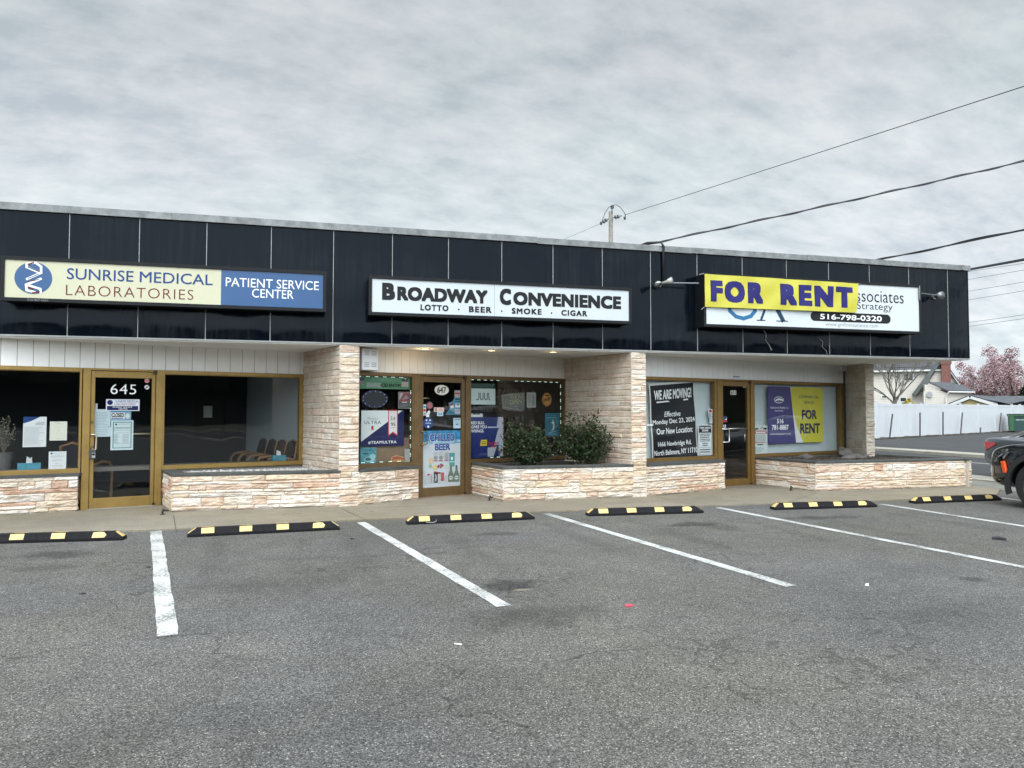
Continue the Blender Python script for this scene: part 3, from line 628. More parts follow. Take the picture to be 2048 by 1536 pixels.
# drain stubs at the foot of the planters
# recessed soffit lamps (lit)
lampm = M('warm_lamp', (1, .80, .46), .5, emit=3.2); ringm = M('lamp_ring', (.55, .54, .50), .4)
for i, (px, py, e, lb) in enumerate(((850.5, 695, 2.4, 'brightest round recessed lamp in the soffit, above the door numbered 647'), (983.5, 699, .4, 'round recessed soffit lamp between two others, above the cream header'), (1106.5, 704.5, .4, 'round recessed soffit lamp nearest the bushes, left of the second stone pier'))):
    d_ = ray(px, py); p = CAM+d_*(12.74/d_.y); t = thing('recessed_lamp', (p.x, p.y, SOF), lb, 'ceiling light', 'recessed soffit lamps')
    mb = MB(); n = 20; vs = []
    for k in range(n):
        c, s = math.cos(2*math.pi*k/n), math.sin(2*math.pi*k/n); vs += [(p.x+.085*c, p.y+.085*s, SOF-.001), (p.x+.085*c, p.y+.085*s, SOF-.012), (p.x+.07*c, p.y+.07*s, SOF-.014)]
    mb.add(vs, [(3*k+j, 3*((k+1) % n)+j, 3*((k+1) % n)+j+1, 3*k+j+1) for k in range(n) for j in (0, 1)]).build('trim_ring', ringm, t)
    MB().add([(p.x+.07*math.cos(2*math.pi*k/n), p.y+.07*math.sin(2*math.pi*k/n), SOF-.010) for k in range(n)], [tuple(range(n))]).build('lens', lampm, t)
    l = bpy.data.lights.new('lamp_glow', 'POINT'); l.energy = e; l.color = (1, .70, .36); l.shadow_soft_size = .05
    lo = bpy.data.objects.new('lamp_glow', l); col.objects.link(lo); lo.location = (0, .06, -.09); lo.parent = t

# ---------------------------------------------------------------- planters
def planter(name_label, pts, wall_edges, cap_edges, z, fill, fillz, seedn, capw=.2):
    """pts: plan counter-clockwise; wall_edges: (i,j) stone faces; cap slabs along cap_edges"""
    cx = sum(p[0] for p in pts)/len(pts); cy = sum(p[1] for p in pts)/len(pts)
    t = thing('stone_planter', (cx, cy, 0), name_label, 'planter', None)
    mb = MB(); mb.keepn = True
    core = MB()
    for k, (i, j) in enumerate(wall_edges):
        p, w = seg(pts[i], pts[j]); stone_wall(mb, p.off(.006), -.018, w+.018, .03, z-.04, seedn+k, 1.0 if k else .75)
        core.prism(p, [(0, .0), (w, .0), (w, z-.041), (0, z-.041)], -.14, -.001)
    core.build('wall_core', MATS['mortar'], t); mb.build('stone_face', stone_m, t)
    cb = MB()
    for k, (i, j) in enumerate(cap_edges):
        p, w = seg(pts[i], pts[j]); cb.prism(p, [(-.02, z-.04+.0015*k), (w+.02, z-.04+.0015*k), (w+.02, z+.0015*k), (-.02, z+.0015*k)], -capw, .028)
    cb.build('cap', slate, t, bevel=.006)
    MB().plan([(cx+(x-cx)*.985, cy+(y-cy)*.985) for x, y in pts], 0.02, fillz).build('filling', fill, t)
    return t
mulch = M('mulch', (.030, .024, .019), .95, 0, .5, 22, 1.0, 40); grav = M('pale_gravel', (.36, .35, .34), .9, 0, .3, 60, .9, 70)
pl1 = planter('stone planter with slate cap and pale gravel beside the door numbered 645', [(-2.21, 13.40), (-1.92, 12.45), (.56, 12.47), (.0, 14.1)], [(0, 1), (1, 2)], [(0, 1), (1, 2)], .60, grav, .555, 81)
pl2 = planter('stone planter holding two green bushes, between the door numbered 647 and a stone pier', [(3.03, 13.72), (3.30, 12.46), (5.70, 12.47), (5.14, 14.45)], [(0, 1), (1, 2)], [(0, 1), (1, 2)], .61, mulch, .56, 91)
pl3 = planter('stone planter with dark mulch and loose boulders at the corner of the building', [(9.22, 13.95), (9.54, 12.45), (13.28, 12.46), (12.6, 14.35), (12.1, 14.8)], [(0, 1), (1, 2), (2, 3)], [(0, 1), (1, 2), (2, 3)], .60, mulch, .56, 101)
g2 = MB(); rg = random.Random(4)
for i in range(420):
    t = rg.random(); s = rg.random(); x = -1.8+2.2*t; y = 12.75+s*(.55+.3*t); r = rg.uniform(.012, .03); g2.ball((x, y, .56+r*.3), r, 5, 4, (1, 1, .7), .25, rg)
struct(g2.build('gravel_pebbles', M('pebble', (.42, .41, .40), .85, 0, .25, 20), pl1), 'stuff')
p3 = random.Random(8)
g3 = MB()
for i in range(900):
    x = p3.uniform(9.6, 13.0); y = p3.uniform(12.7, 14.3)
    if x > 13.1-(y-12.5)*.4: continue
    a = p3.uniform(0, 3.14); l = p3.uniform(.015, .04); g3.add([(x-l*math.cos(a), y-l*math.sin(a), .565+p3.uniform(0, .02)), (x+l*math.cos(a), y+l*math.sin(a), .565+p3.uniform(0, .02)), (x+.01*math.sin(a), y-.01*math.cos(a), .585)], [(0, 1, 2)])
struct(g3.build('mulch_chips', M('bark_chip', (.06, .045, .035), .95, 0, .4, 30), pl3), 'stuff')
rockm = M('grey_boulder', (.105, .098, .092), .85, 0, .35, 6, .7, 12)
def rock(px, py, s, label, seedn, sc3=(1, .8, .6)):
    d = ray(px, 900); p = CAM+d*(py/d.y); r = random.Random(seedn); mb = MB(); mb.ball((p.x, p.y, .55+s*sc3[2]*.45), s, 16, 10, sc3)
    mb.v = [v+(v-Vector((p.x, p.y, .6))).normalized()*s*.45*mnoise.fractal(v*(1.1/s)+Vector((seedn, 0, 0)), .8, 2, 4) for v in mb.v]
    tag(mb.build('boulder', rockm, None), label, 'rock', 'boulders in the corner planter')
rock(1611, 13.85, .135, 'rounded grey boulder in the corner planter, nearest the door numbered 651', 1, (1.25, .8, .55))
rock(1690, 14.25, .17, 'darkest boulder, against the foot of the corner pier', 2, (1.1, .8, .7))
rock(1708, 13.5, .22, 'long flat grey boulder in front of the corner pier', 3, (1.15, .6, .32))
rock(1731, 13.8, .10, 'small boulder touching the lit edge of the corner pier', 4, (1, .8, .6))
# hose stubs on the sidewalk
for (px, py, lb) in ((325, 1029, 'small black pipe stub at the left foot of the gravel planter'), (979, 1001, 'small black pipe stub at the foot of the bush planter'), (1582, 981, 'small black pipe stub at the foot of the boulder planter')):
    p = atZ(px, py, .022)
    mb = MB().tube([p, p+Vector((0, 0, .05)), p+Vector((.015, .02, .075))], [.014, .016, .02], 8); mb.tube([p+Vector((0, 0, .055)), p+Vector((.07, .05, .05))], .012, 6); mb.plan([(p.x-.03, p.y-.03), (p.x+.03, p.y-.03), (p.x+.03, p.y+.03), (p.x-.03, p.y+.03)], .022, .03)
    tag(mb.build('pipe_stub', black_m), lb, 'pipe', 'pipe stubs by the planters')
# ---------------------------------------------------------------- signs on the fascia
def ink(name, c, **k): return M(name, c, k.pop('rough', .6), spec=k.pop('spec', .2), **k)
cream = M('cream_acrylic', (.50, .485, .345), .35, 0, .04, 2); blue = M('blue_acrylic', (.018, .075, .20), .35, 0, .06, 2); wht = M('white_acrylic', (.49, .53, .555), .35, 0, .04, 2)
cab = M('black_cabinet', (.009, .010, .012), .5, 0, .2, 4, spec=.2); navy = ink('navy_ink', (.018, .055, .19)); dred = ink('faded_red_ink', (.13, .022, .02)); blk = ink('black_ink', (.013, .014, .016)); wink = ink('white_ink', (.78, .80, .80)); gink = ink('grey_ink', (.22, .23, .25))
DS = .30
S = FAS.off(DS)
def cabinet(label, cat, x0, yt0, yb0, x1, yt1, yb1, fw_=.05):
    u0, v1a = S.hit(x0, yt0); _, v0a = S.hit(x0, yb0); u1, v1b = S.hit(x1, yt1); _, v0b = S.hit(x1, yb1)
    v0, v1 = (v0a+v0b)/2, (v1a+v1b)/2
    t = thing('shop_sign', ((u0+u1)/2, FY, v0-fw_), label, cat)
    mb = MB(); mb.frame(S, (u0-fw_, v0-fw_, u1+fw_, v1+fw_), fw_, -.06, .02); mb.pbox(S, (u0-fw_+.01, v0-fw_+.01, u1+fw_-.01, v1+fw_-.01), -DS+.004, -.012); mb.build('cabinet', cab, t)
    return t, (u0, v0, u1, v1)
# 1: laboratory sign
t1, r1 = cabinet('long cream and blue box sign with a round blue emblem, above the door numbered 645', 'shop sign', 10.3, 517.3, 593.8, 646.5, 550.2, 618)
ud = S.U(442, 0, 575)
MB().pbox(S, (r1[0], r1[1], ud, r1[3]), -.01, 0).build('face', cream, t1); MB().pbox(S, (ud, r1[1], r1[2], r1[3]), -.01, 0).build('face', blue, t1)
H = r1[3]-r1[1]
def bx(pl, x0, x1, v0, v1, y=580): return (pl.U(x0, 0, y), v0, pl.U(x1, 0, y), v1)
cu, cv = S.hit(66.9, 556); ru = S.U(104.5, 0, 556)-cu
lg = MB().disc(S, cu, cv, ru, H*.425, 0, .003, 40).build('logo_disc', blue, t1)
def stroke(mb, pl, pts, w, d0, d1):
    for a, b in zip(pts, pts[1:]):
        d1 += .00012
        dx, dy = b[0]-a[0], b[1]-a[1]; l = math.hypot(dx, dy); nx, ny = -dy/l*w/2, dx/l*w/2; ex, ey = dx/l*w*.3, dy/l*w*.3
        mb.prism(pl, [(a[0]-ex+nx, a[1]-ey+ny), (a[0]-ex-nx, a[1]-ey-ny), (b[0]+ex-nx, b[1]+ey-ny), (b[0]+ex+nx, b[1]+ey+ny)], d0, d1)
def lz(pts): return [S.hit(x*.2051, 400+y*.2051) for x, y in pts]
for pts, w, m, d in (([(345, 612), (262, 622), (262, 655), (398, 712), (262, 772)], .032, wink, .005), ([(345, 610), (402, 650), (402, 715)], .03, wink, .0055), ([(400, 768), (255, 826), (262, 880), (345, 900)], .032, wink, .005), ([(258, 826), (395, 868), (398, 905)], .03, wink, .0055), ([(330, 612), (275, 628)], .02, dred, .007), ([(275, 655), (385, 700)], .012, blk, .007), ([(270, 800), (380, 775)], .010, dred, .007), ([(275, 850), (330, 870)], .02, dred, .007), ([(320, 905), (385, 895)], .022, dred, .007), ([(275, 765), (380, 722)], .010, blk, .007)):
    mb = MB(); stroke(mb, S, lz(pts), w, .003, d); mb.build('logo_ribbon', m, lg)
v = r1[1]
for s_, x0, x1 in (('SUNRISE', 133.5, 267), ('MEDICAL', 279.5, 425.5)): MB().text(S, bx(S, x0, x1, v+H*.545, v+H*.845, 560), s_, .003, .004).build('lettering', navy, t1)
MB().text(S, bx(S, 132, 387, v+H*.115, v+H*.395, 583), 'LABORATORIES', .003, -.012, 0, 1.12).build('lettering', dred, t1)
MB().text(S, bx(S, 451.5, 637.5, v+H*.535, v+H*.79, 575), 'PATIENT SERVICE', .003, .0).build('lettering', wink, t1)
MB().text(S, bx(S, 504, 587, v+H*.25, v+H*.50, 592), 'CENTER', .003, .0).build('lettering', wink, t1)
MB().text(S, bx(S, 56, 97, v-.042, v-.012, 598), '516-867-5661', .022, .005).build('small_lettering', gink, t1)
# 2: convenience sign
t2, r2 = cabinet('white box sign with heavy black letters above the door numbered 647', 'shop sign', 744, 556.7, 624.2, 1257.5, 581.6, 642)
um = S.U(989, 0, 600)
MB().pbox(S, (r2[0], r2[1], um-.002, r2[3]), -.01, 0).build('face', wht, t2); MB().pbox(S, (um+.002, r2[1], r2[2], r2[3]), -.01, 0).build('face', wht, t2)
H = r2[3]-r2[1]; v = r2[1]
for s_, x0, x1, a, b in (('B', 764, 790, .375, .89), ('ROADWAY', 794.5, 975, .375, .80), ('C', 999.5, 1022, .365, .88), ('ONVENIENCE', 1026.5, 1242, .375, .80), ('LOTTO', 841, 897, .10, .285), ('BEER', 938, 983, .10, .285), ('SMOKE', 1023.5, 1083, .10, .285), ('CIGAR', 1122.5, 1174, .10, .285)):
    MB().text(S, bx(S, x0, x1, v+H*a, v+H*b, 600), s_, .003, .055 if len(s_) > 5 or len(s_) == 1 else .04, 0, 1.22 if a < .2 else 1.06).build('lettering', blk, t2)
mb = MB()
for x in (917.5, 1003.5, 1103): mb.disc(S, S.U(x, 0, 622), v+H*.17, .014, .014, 0, .004, 10)
mb.build('dots', blk, t2)
# 3: insurance sign
t3, r3 = cabinet('white box sign with a phone number, half covered by the yellow banner', 'shop sign', 1411, 551, 648.3, 1837, 575.6, 662.8)
MB().pbox(S, r3, -.01, 0).build('face', M('white_sign_vinyl', (.54, .575, .60), .4, 0, .05, 2), t3)
H = r3[3]-r3[1]; v = r3[1]
def yv(x, y): return S.hit(x, y)[1]
MB().text(S, (S.U(1697), yv(1750, 604.5), S.U(1812), yv(1750, 580)), 'Associates', .003, -.004).build('lettering', blk, t3)
MB().text(S, (S.U(1640), yv(1720, 622.5), S.U(1789.5), yv(1720, 604)), 'With A Strategy', .003, -.006).build('lettering', blk, t3)
pr = (S.U(1624), yv(1700, 644.5), S.U(1785), yv(1700, 626)); ph = (pr[3]-pr[1])/2
pp = [(pr[0]+ph+ph*math.cos(a), (pr[1]+pr[3])/2+ph*math.sin(a)) for a in [math.pi/2+math.pi*k/10 for k in range(11)]]+[(pr[2]-ph+ph*math.cos(a), (pr[1]+pr[3])/2+ph*math.sin(a)) for a in [-math.pi/2+math.pi*k/10 for k in range(11)]]
pill = MB().prism(S, pp, 0, .003).build('number_pill', blk, t3)
MB().text(S, (S.U(1643), pr[1]+ph*.42, S.U(1767), pr[3]-ph*.42), '516-798-0320', .005, .016).build('lettering', wink, pill)
MB().text(S, (S.U(1654), yv(1700, 655.5), S.U(1759.5), yv(1700, 646)), 'www.grilloinsurance.com', .003, -.008).build('small_lettering', gink, t3)
teal = ink('teal_ink', (.03, .14, .28)); dteal = ink('dark_teal_ink', (.02, .05, .09))
mb = MB(); stroke(mb, S, [S.hit(x, y) for x, y in ((1455, 602), (1460, 622), (1472, 633), (1487, 637), (1502, 632), (1510, 622), (1510, 612))], .07, 0, .003)
stroke(mb, S, [S.hit(x, y) for x, y in ((1497, 613), (1524, 613))], .02, 0, .003); mb.build('logo_letter', teal, t3)
mb = MB(); stroke(mb, S, [S.hit(x, y) for x, y in ((1522, 640), (1540, 590))], .045, 0, .003); stroke(mb, S, [S.hit(x, y) for x, y in ((1540, 590), (1566, 641))], .085, 0, .003); stroke(mb, S, [S.hit(x, y) for x, y in ((1514, 640.5), (1530, 640.8))], .018, 0, .003); stroke(mb, S, [S.hit(x, y) for x, y in ((1553, 642), (1575, 642.5))], .018, 0, .003); mb.build('logo_letter', dteal, t3)
# service number and conduit on the right of the sign
MB().tube([S.P(S.U(1842), r3[3]+.03, .03), S.P(S.U(1842), r3[3]-.25, .03)], .012, 6).build('bracket', alum, t3)
# banner
yel = M('yellow_vinyl', (.50, .46, .05), .42, 0, .05, 3); purp = ink('violet_ink', (.022, .020, .13)); vdk = ink('dark_violet_ink', (.018, .014, .07))
def warp_b(u, v):
    a = (u-S.U(1408)); return .050+.007*math.sin(a*4.1+v*7)+.005*math.sin(a*8.5-v*12)
q0 = S.hit(1408, 548, .03); q1 = S.hit(1716, 567.5, .03); q2 = S.hit(1711.5, 625.5, .03); q3 = S.hit(1409, 613.8, .03)
def banner(name, label, pl, q, warp, m, nx, ny, cat='banner', th=.003):
    (a0, b0), (a1, b1), (a2, b2), (a3, b3) = q       # TL TR BR BL in (u,v)
    vs = []
    for side in (0, 1):
        for j in range(ny+1):
            t = j/ny
            for i in range(nx+1):
                s = i/nx; u = (1-t)*((1-s)*a3+s*a2)+t*((1-s)*a0+s*a1); v = (1-t)*((1-s)*b3+s*b2)+t*((1-s)*b0+s*b1)
                vs.append(pl.P(u, v, warp(u, v)-th*side))
    n1 = nx+1; o = n1*(ny+1)
    fs = [(j*n1+i, j*n1+i+1, (j+1)*n1+i+1, (j+1)*n1+i) for j in range(ny) for i in range(nx)]
    fs += [(o+j*n1+i, o+(j+1)*n1+i, o+(j+1)*n1+i+1, o+j*n1+i+1) for j in range(ny) for i in range(nx)]
    c = pl.P((a0+a2)/2, (b0+b2)/2); t = thing(name, c, label, cat)
    mb = MB().add(vs, fs); mb.keepn = True; mb.build('sheet', m, t, smooth=True); return t
tb = banner('rent_banner', 'yellow vinyl banner with purple letters reading FOR RENT, hung over a white sign', S, (q0, q1, q2, q3), warp_b, yel, 70, 14)
zb0 = (q3[1]+q2[1])/2; zb1 = (q0[1]+q1[1])/2; hb = zb1-zb0
for s_, x0, x1, m, d, dx in (('FOR', 1421, 1525.5, vdk, .0045, -.012), ('FOR', 1421, 1525.5, purp, .006, 0), ('RENT', 1560, 1703.5, vdk, .0045, -.012), ('RENT', 1560, 1703.5, purp, .006, 0)):
    MB().text(S, (S.U(x0, .03, 590)+dx, zb0+hb*.16, S.U(x1, .03, 590)+dx, zb0+hb*.84), s_, d, .06, 0, 1.30, warp_b).build('lettering', m, tb)
mb = MB()
for (a, b) in (((1408, 547), (1399, 549)), ((1716, 566.5), (1722, 569)), ((1409, 614), (1403, 619))):
    mb.tube([S.P(*S.hit(*a, .035), .035), S.P(*S.hit(*b, .02), .01)], .007, 5)
mb.build('tie', trim_w, tb)
# flood lamps on arms
chrome_d = M('dull_grey_metal', (.20, .21, .22), .4, .7); bulb_g = M('frosted_bulb', (.40, .40, .38), .3)
u0, v0 = FAS.hit(1326, 566, .18); ua, _ = FAS.hit(1396, 566, .25)
tf = thing('flood_lamp', FAS.P(u0, v0, 0), 'twin flood lamp on a long arm left of the yellow banner', 'outdoor lamp')
MB().tube([FAS.P(u0+.08, v0, .2), FAS.P(ua, v0+.01, .27)], .014, 8).build('arm', chrome_d, tf)
mb = MB().disc(FAS, u0-.02, v0, .055, .055, .0, .06, 16); mb.build('mount_plate', M('white_metal', (.6, .6, .58), .5), tf)
for dx, dz, m in ((-.16, -.07, black_m), (.10, .03, bulb_g)):
    p = FAS.P(u0, v0, .1); q = FAS.P(u0+dx*.6, v0+dz*.6, .2); e = FAS.P(u0+dx*1.3, v0+dz*1.3, .28)
    MB().tube([p, q, q+(e-q)*.3, e], [.028, .03, .045, .062], 12).build('lamp_head', m, tf, smooth=True)
u1, v1 = FAS.hit(1879, 591, .2); ub, _ = FAS.hit(1840, 589, .25)
tg = thing('flood_lamp', FAS.P(u1, v1, 0), 'round flood lamp on an arm at the right end of the white insurance sign', 'outdoor lamp')
MB().tube([FAS.P(u1, v1, .18), FAS.P(ub, v1+.01, .27)], .013, 8).build('arm', chrome_d, tg)
MB().disc(FAS, u1+.03, v1, .05, .05, 0, .05, 16).build('mount_plate', chrome_d, tg)
MB().tube([FAS.P(u1, v1, .08), FAS.P(u1+.01, v1, .14), FAS.P(u1+.02, v1-.005, .24)], [.03, .06, .085], 14).build('lamp_head', chrome_d, tg, smooth=True)
# conduit over the parapet
cx = FAS.U(1326, .03, 530)
tag(MB().tube([(cx-.35, FY+.6, ZT+.14), (cx-.25, FY+.1, ZT+.15), (cx-.05, FY-.06, ZT+.14), (cx, FY-.075, ZT+.05), (cx, FY-.045, ZT-.05), (cx, FY-.04, v0+.03)], .022, 8).build('conduit', black_m, None, smooth=True), 'black cable conduit bent over the parapet above the twin flood lamp', 'conduit')
for pts, lb in ((((1524, 657), (1533, 668), (1531, 680), (1538, 690), (1544, 700)), 'thick twist of loose white wires hanging below the insurance sign'), (((1638, 676), (1646, 684), (1644, 694), (1653, 702), (1654, 709)), 'thin loose white wire below the insurance sign phone number')):
    pp = [FAS.P(*FAS.hit(x, y, .03), .03) for x, y in pts]; pp = [FAS.P(*FAS.hit(pts[0][0], pts[0][1], .2), .2)]+pp
    mb = MB().tube(pp, .004, 5)
    if pts[0][0] < 1600: mb.tube([p+Vector((.02*math.sin(i*2.2), 0, -.01)) for i, p in enumerate(pp)], .004, 5)
    tag(mb.build('loose_wire', M('white_wire', (.32, .32, .31), .6)), lb, 'wire')
# louvred white box beside the first pier and flood box near the corner pier
r = B.rect(723.6, 697, 757, 740); bb = B.off(.22); u0, v0 = bb.hit(724, 740); u1, v1 = bb.hit(757, 697)
tl = thing('louvred_box', bb.P((u0+u1)/2, v0, 0), 'white louvred metal box under the canopy beside the first stone pier', 'cabinet')
MB().pbox(bb, (u0, v0, u1, min(v1, SOF-.02)), -.22, 0).build('case', M('white_enamel', (.66, .67, .68), .45, 0, .03, 3), tl, bevel=.015)
mb = MB(); w = (u1-u0); h = v1-v0
for fx in (.14, .58):
    for fy in (.16, .24, .32, .68, .76, .84): mb.pbox(bb, (u0+w*fx, v0+h*fy, u0+w*(fx+.29), v0+h*fy+.012), .0, .006)
mb.build('louvre', M('louvre_shadow_grey', (.30, .31, .32), .6), tl)
r = C.rect(1677, 732, 1690, 742)
tq = thing('security_light', C.P(r[0], r[1], 0), 'small white floodlight box under the canopy at the corner pier', 'outdoor lamp')
MB().pbox(C, r, .0, .10).build('case', MATS['white_enamel'], tq, bevel=.01); MB().pbox(C, (r[2], r[1]+.03, r[2]+.05, r[3]-.02), .02, .08).build('lamp_head', M('grey_lens', (.3, .3, .3), .3), tq, bevel=.01)
# ---------------------------------------------------------------- things stuck to the glass
paper = M('white_paper', (.66, .68, .69), .8, 0, .03, 8); paperc = M('cream_paper', (.66, .65, .57), .8, 0, .03, 8); bluep = M('pale_blue_paper', (.52, .63, .68), .8, 0, .03, 8); tblue = ink('sky_blue_ink', (.06, .25, .48)); redi = ink('red_ink', (.42, .03, .035)); pink = ink('pink_ink', (.60, .30, .30)); grn = ink('green_ink', (.05, .20, .09)); linei = ink('faint_grey_ink', (.34, .36, .39)); nav = ink('deep_blue_ink', (.009, .012, .075)); yeli = ink('yellow_ink', (.60, .48, .05)); orange = ink('orange_ink', (.62, .27, .05)); tealp = ink('petrol_ink', (.02, .19, .30))
IN = -.0095
class Sheet:
    """a sheet on a storefront plane; sub-rectangles are given as fractions (0..1 right, 0..1 up)"""
    def __init__(s, pl, px, label, cat, m, name='notice', d=IN, th=.002, poly=None):
        s.pl = pl; s.d = d; s.r = px if isinstance(px[0], str) is False and len(px) == 4 else px
        s.r = pl.rect(*px); u0, v0, u1, v1 = s.r
        s.t = thing(name, pl.P((u0+u1)/2, v0, d), label, cat)
        mb = MB(); mb.prism(pl, [s.q(x, y) for x, y in (poly or ((0, 0), (1, 0), (1, 1), (0, 1)))], d-th, d); mb.build('sheet', m, s.t); s.k = 0
    def q(s, x, y): u0, v0, u1, v1 = s.r; return (u0+(u1-u0)*x, v0+(v1-v0)*y)
    def dd(s): s.k += 1; return s.d+.0005+.0002*s.k
    def rr(s, a): x0, y0, x1, y1 = a; return (*s.q(x0, y0), *s.q(x1, y1))
    def text(s, a, st_, m, bold=0.0, name='lettering', shear=0.0, space=1.0, lean=0):
        MB().text(s.pl, s.rr(a), st_, s.dd(), bold, shear, space, None, lean).build(name, m, s.t); return s
    def box(s, a, m, name='colour_field'):
        d = s.dd(); MB().pbox(s.pl, s.rr(a), d-.0004, d).build(name, m, s.t); return s
    def poly(s, pts, m, name='colour_field'):
        d = s.dd(); MB().prism(s.pl, [s.q(*p) for p in pts], d-.0004, d).build(name, m, s.t); return s
    def disc(s, x, y, rx, ry, m, name='emblem'):
        d = s.dd(); u, v = s.q(x, y); MB().disc(s.pl, u, v, rx*(s.r[2]-s.r[0]), ry*(s.r[3]-s.r[1]), d-.0004, d, 24).build(name, m, s.t); return s
    def border(s, w, m, a=(0, 0, 1, 1)):
        d = s.dd(); MB().frame(s.pl, s.rr(a), w, d-.0004, d).build('border', m, s.t); return s
    def lines(s, x0, x1, y0, y1, n, m=None, seed=1, ragged=.3, th=.35):
        r = random.Random(seed); mb = MB(); d = s.dd(); h = (y1-y0)/n
        for i in range(n):
            y = y1-h*(i+.5); x = x0
            e = x1-(x1-x0)*ragged*r.random()
            while x < e: w = min((x1-x0)*r.uniform(.08, .2), e-x); mb.pbox(s.pl, s.rr((x, y-h*th/2, x+w*.86, y+h*th/2)), d-.0003, d); x += w
        mb.build('small_print', m or linei, s.t); return s
# -- number 645
Sheet(A, (46, 833.6, 92.8, 894), 'large white notice with a dark blue corner in the left window of number 645', 'notice', paper).poly([(0, 1), (.72, 1), (.34, .86), (0, .78)], navy).lines(.58, .94, .80, .83, 1, navy, 8, .05).lines(.52, .94, .72, .79, 3, navy, 2, .1).lines(.06, .94, .05, .68, 17, None, 3)
Sheet(A, (99.5, 843, 134.3, 881), 'blank cream sheet with a clip beside the large notice in the left window', 'notice', paperc).lines(.42, .58, .47, .53, 1).lines(.42, .58, .06, .12, 1).lines(.42, .6, .88, .93, 1)
Sheet(A, (97.3, 903, 132.5, 940.5), 'white letter low in the left window of number 645', 'notice', paper).disc(.16, .90, .06, .05, navy).lines(.26, .92, .86, .93, 2, None, 1, .2).lines(.1, .9, .68, .80, 3, None, 4, .1).lines(.2, .8, .48, .58, 2, None, 6, .1).lines(.36, .6, .34, .40, 1).lines(.2, .8, .2, .28, 2, None, 7, .2)
nb = A.rect(221, 768.5, 272.5, 788.5)
tag(MB().text(A, nb, '645', .002, -.004, 0, 1.08).build('house_number', wink), 'large white street number 645 on the glass door', 'number')
for (y, m, lb) in ((761.5, pink, 'round pink sticker at the top right corner of the door of number 645'), (774.5, M('white_sticker', (.68, .66, .66), .6), 'round white no smoking sticker below the pink sticker on the door')):
    u, v = A.hit(293.8, y); t = thing('door_sticker', A.P(u, v, 0), lb, 'sticker')
    MB().disc(A, u, v, .036, .036, .0, .001).build('sheet', m, t); mb = MB()
    if m is pink: mb.pbox(A, (u-.026, v-.008, u+.026, v+.006), .001, .0016); mb.build('print', redi, t)
    else: mb.pbox(A, (u-.018, v-.006, u+.018, v+.004), .001, .0015); stroke(mb, A, [(u-.025, v-.022), (u+.022, v+.024)], .007, .001, .0018); mb.disc(A, u, v, .012, .012, .001, .0013); mb.build('print', ink('dark_grey_ink', (.1, .06, .06)), t)
s = Sheet(A, (212, 798.6, 279, 821.7), 'wide name plate with a dark blue strip on the door of number 645', 'notice', M('pale_lilac_plate', (.56, .58, .64), .6), 'name_plate', .003)
s.box((.03, .06, .96, .42), nav).disc(.115, .72, .085, .22, nav).text((.27, .72, .97, .92), 'SUNRISE MEDICAL', navy, .004).text((.25, .48, .88, .67), 'LABORATORIES', dred, -.008).text((.2, .26, .78, .38), 'PATIENT SERVICE', wink).text((.37, .10, .64, .22), 'CENTER', wink)
Sheet(A, (188.6, 807, 195.2, 818.8), 'tiny white label at the left edge of the door glass of number 645', 'label', paper, 'label').lines(.2, .8, .1, .9, 5)
Sheet(A, (188.6, 818.5, 221, 854), 'pale typed notice left of the CLOSED sign', 'notice', bluep).lines(.14, .9, .08, .86, 9, None, 11, .35)
Sheet(A, (188.6, 854.5, 222, 873.5), 'short pale typed notice under another, above the door pull', 'notice', bluep, d=-.0105).lines(.14, .86, .12, .86, 4, None, 13, .3)
s = Sheet(A, (221, 821.5, 262.5, 841.5), 'small blue and white sign reading CLOSED', 'sign', tblue, 'closed_sign', -.0085)
s.box((.02, .14, .98, .84), paper).text((.05, .36, .64, .78), 'CLOSED', blk, .03).lines(.05, .64, .17, .31, 1, navy, 2, .05, .6).box((.69, .16, .97, .82), M('mist_ink', (.20, .36, .42), .6)).disc(.83, .47, .11, .26, paper)
s = Sheet(A, (221.5, 840.8, 266.6, 900), 'tall white poster headed LABORATORY with a dark border', 'notice', M('ice_white_paper', (.58, .68, .70), .8), d=-.008)
s.border(.012, M('petrol_border_ink', (.05, .16, .18), .6), (.09, .06, .92, .95)).disc(.23, .865, .05, .03, navy).lines(.34, .84, .83, .90, 2, None, 3, .1).text((.15, .72, .87, .77), 'LABORATORY', blk, .015, 'lettering', 0, 1.05).text((.13, .655, .87, .69), 'Patient Service Center', gink).text((.22, .565, .78, .595), 'Hours of operation', blk).lines(.14, .36, .24, .54, 6, gink, 5, .3).lines(.52, .82, .24, .54, 6, gink, 8, .1).lines(.18, .86, .20, .24, 1, gink, 9, .02).lines(.24, .84, .12, .15, 1)
# key box hanging on the pull
r = A.rect(177.6, 899, 190.3, 917.5); kb = thing('key_lockbox', A.P((r[0]+r[2])/2, r[1], .06), 'grey key lock box hanging from the door pull of number 645', 'lock box')
MB().pbox(A, r, .045, .085).build('case', M('dark_grey_case', (.05, .05, .055), .5), kb, bevel=.006)
MB().pbox(A, (r[0]+.035, r[1]+.02, r[2]-.008, r[1]+(r[3]-r[1])*.66), .085, .092).build('keypad', M('light_grey_metal', (.38, .38, .37), .4, .3), kb); cu_, cv_ = (r[0]+r[2])/2, r[3]
MB().disc(A, cu_+.012, r[1]+(r[3]-r[1])*.5, .022, .018, .092, .094, 12).build('window', blk, kb)
MB().tube([A.P(cu_-.025, cv_-.01, .065), A.P(cu_-.025, cv_+.03, .065), A.P(cu_, cv_+.055, .065), A.P(cu_+.025, cv_+.03, .065), A.P(cu_+.025, cv_-.01, .065)], .007, 6).build('shackle', M('dark_shackle', (.03, .03, .03), .4, .5), kb)
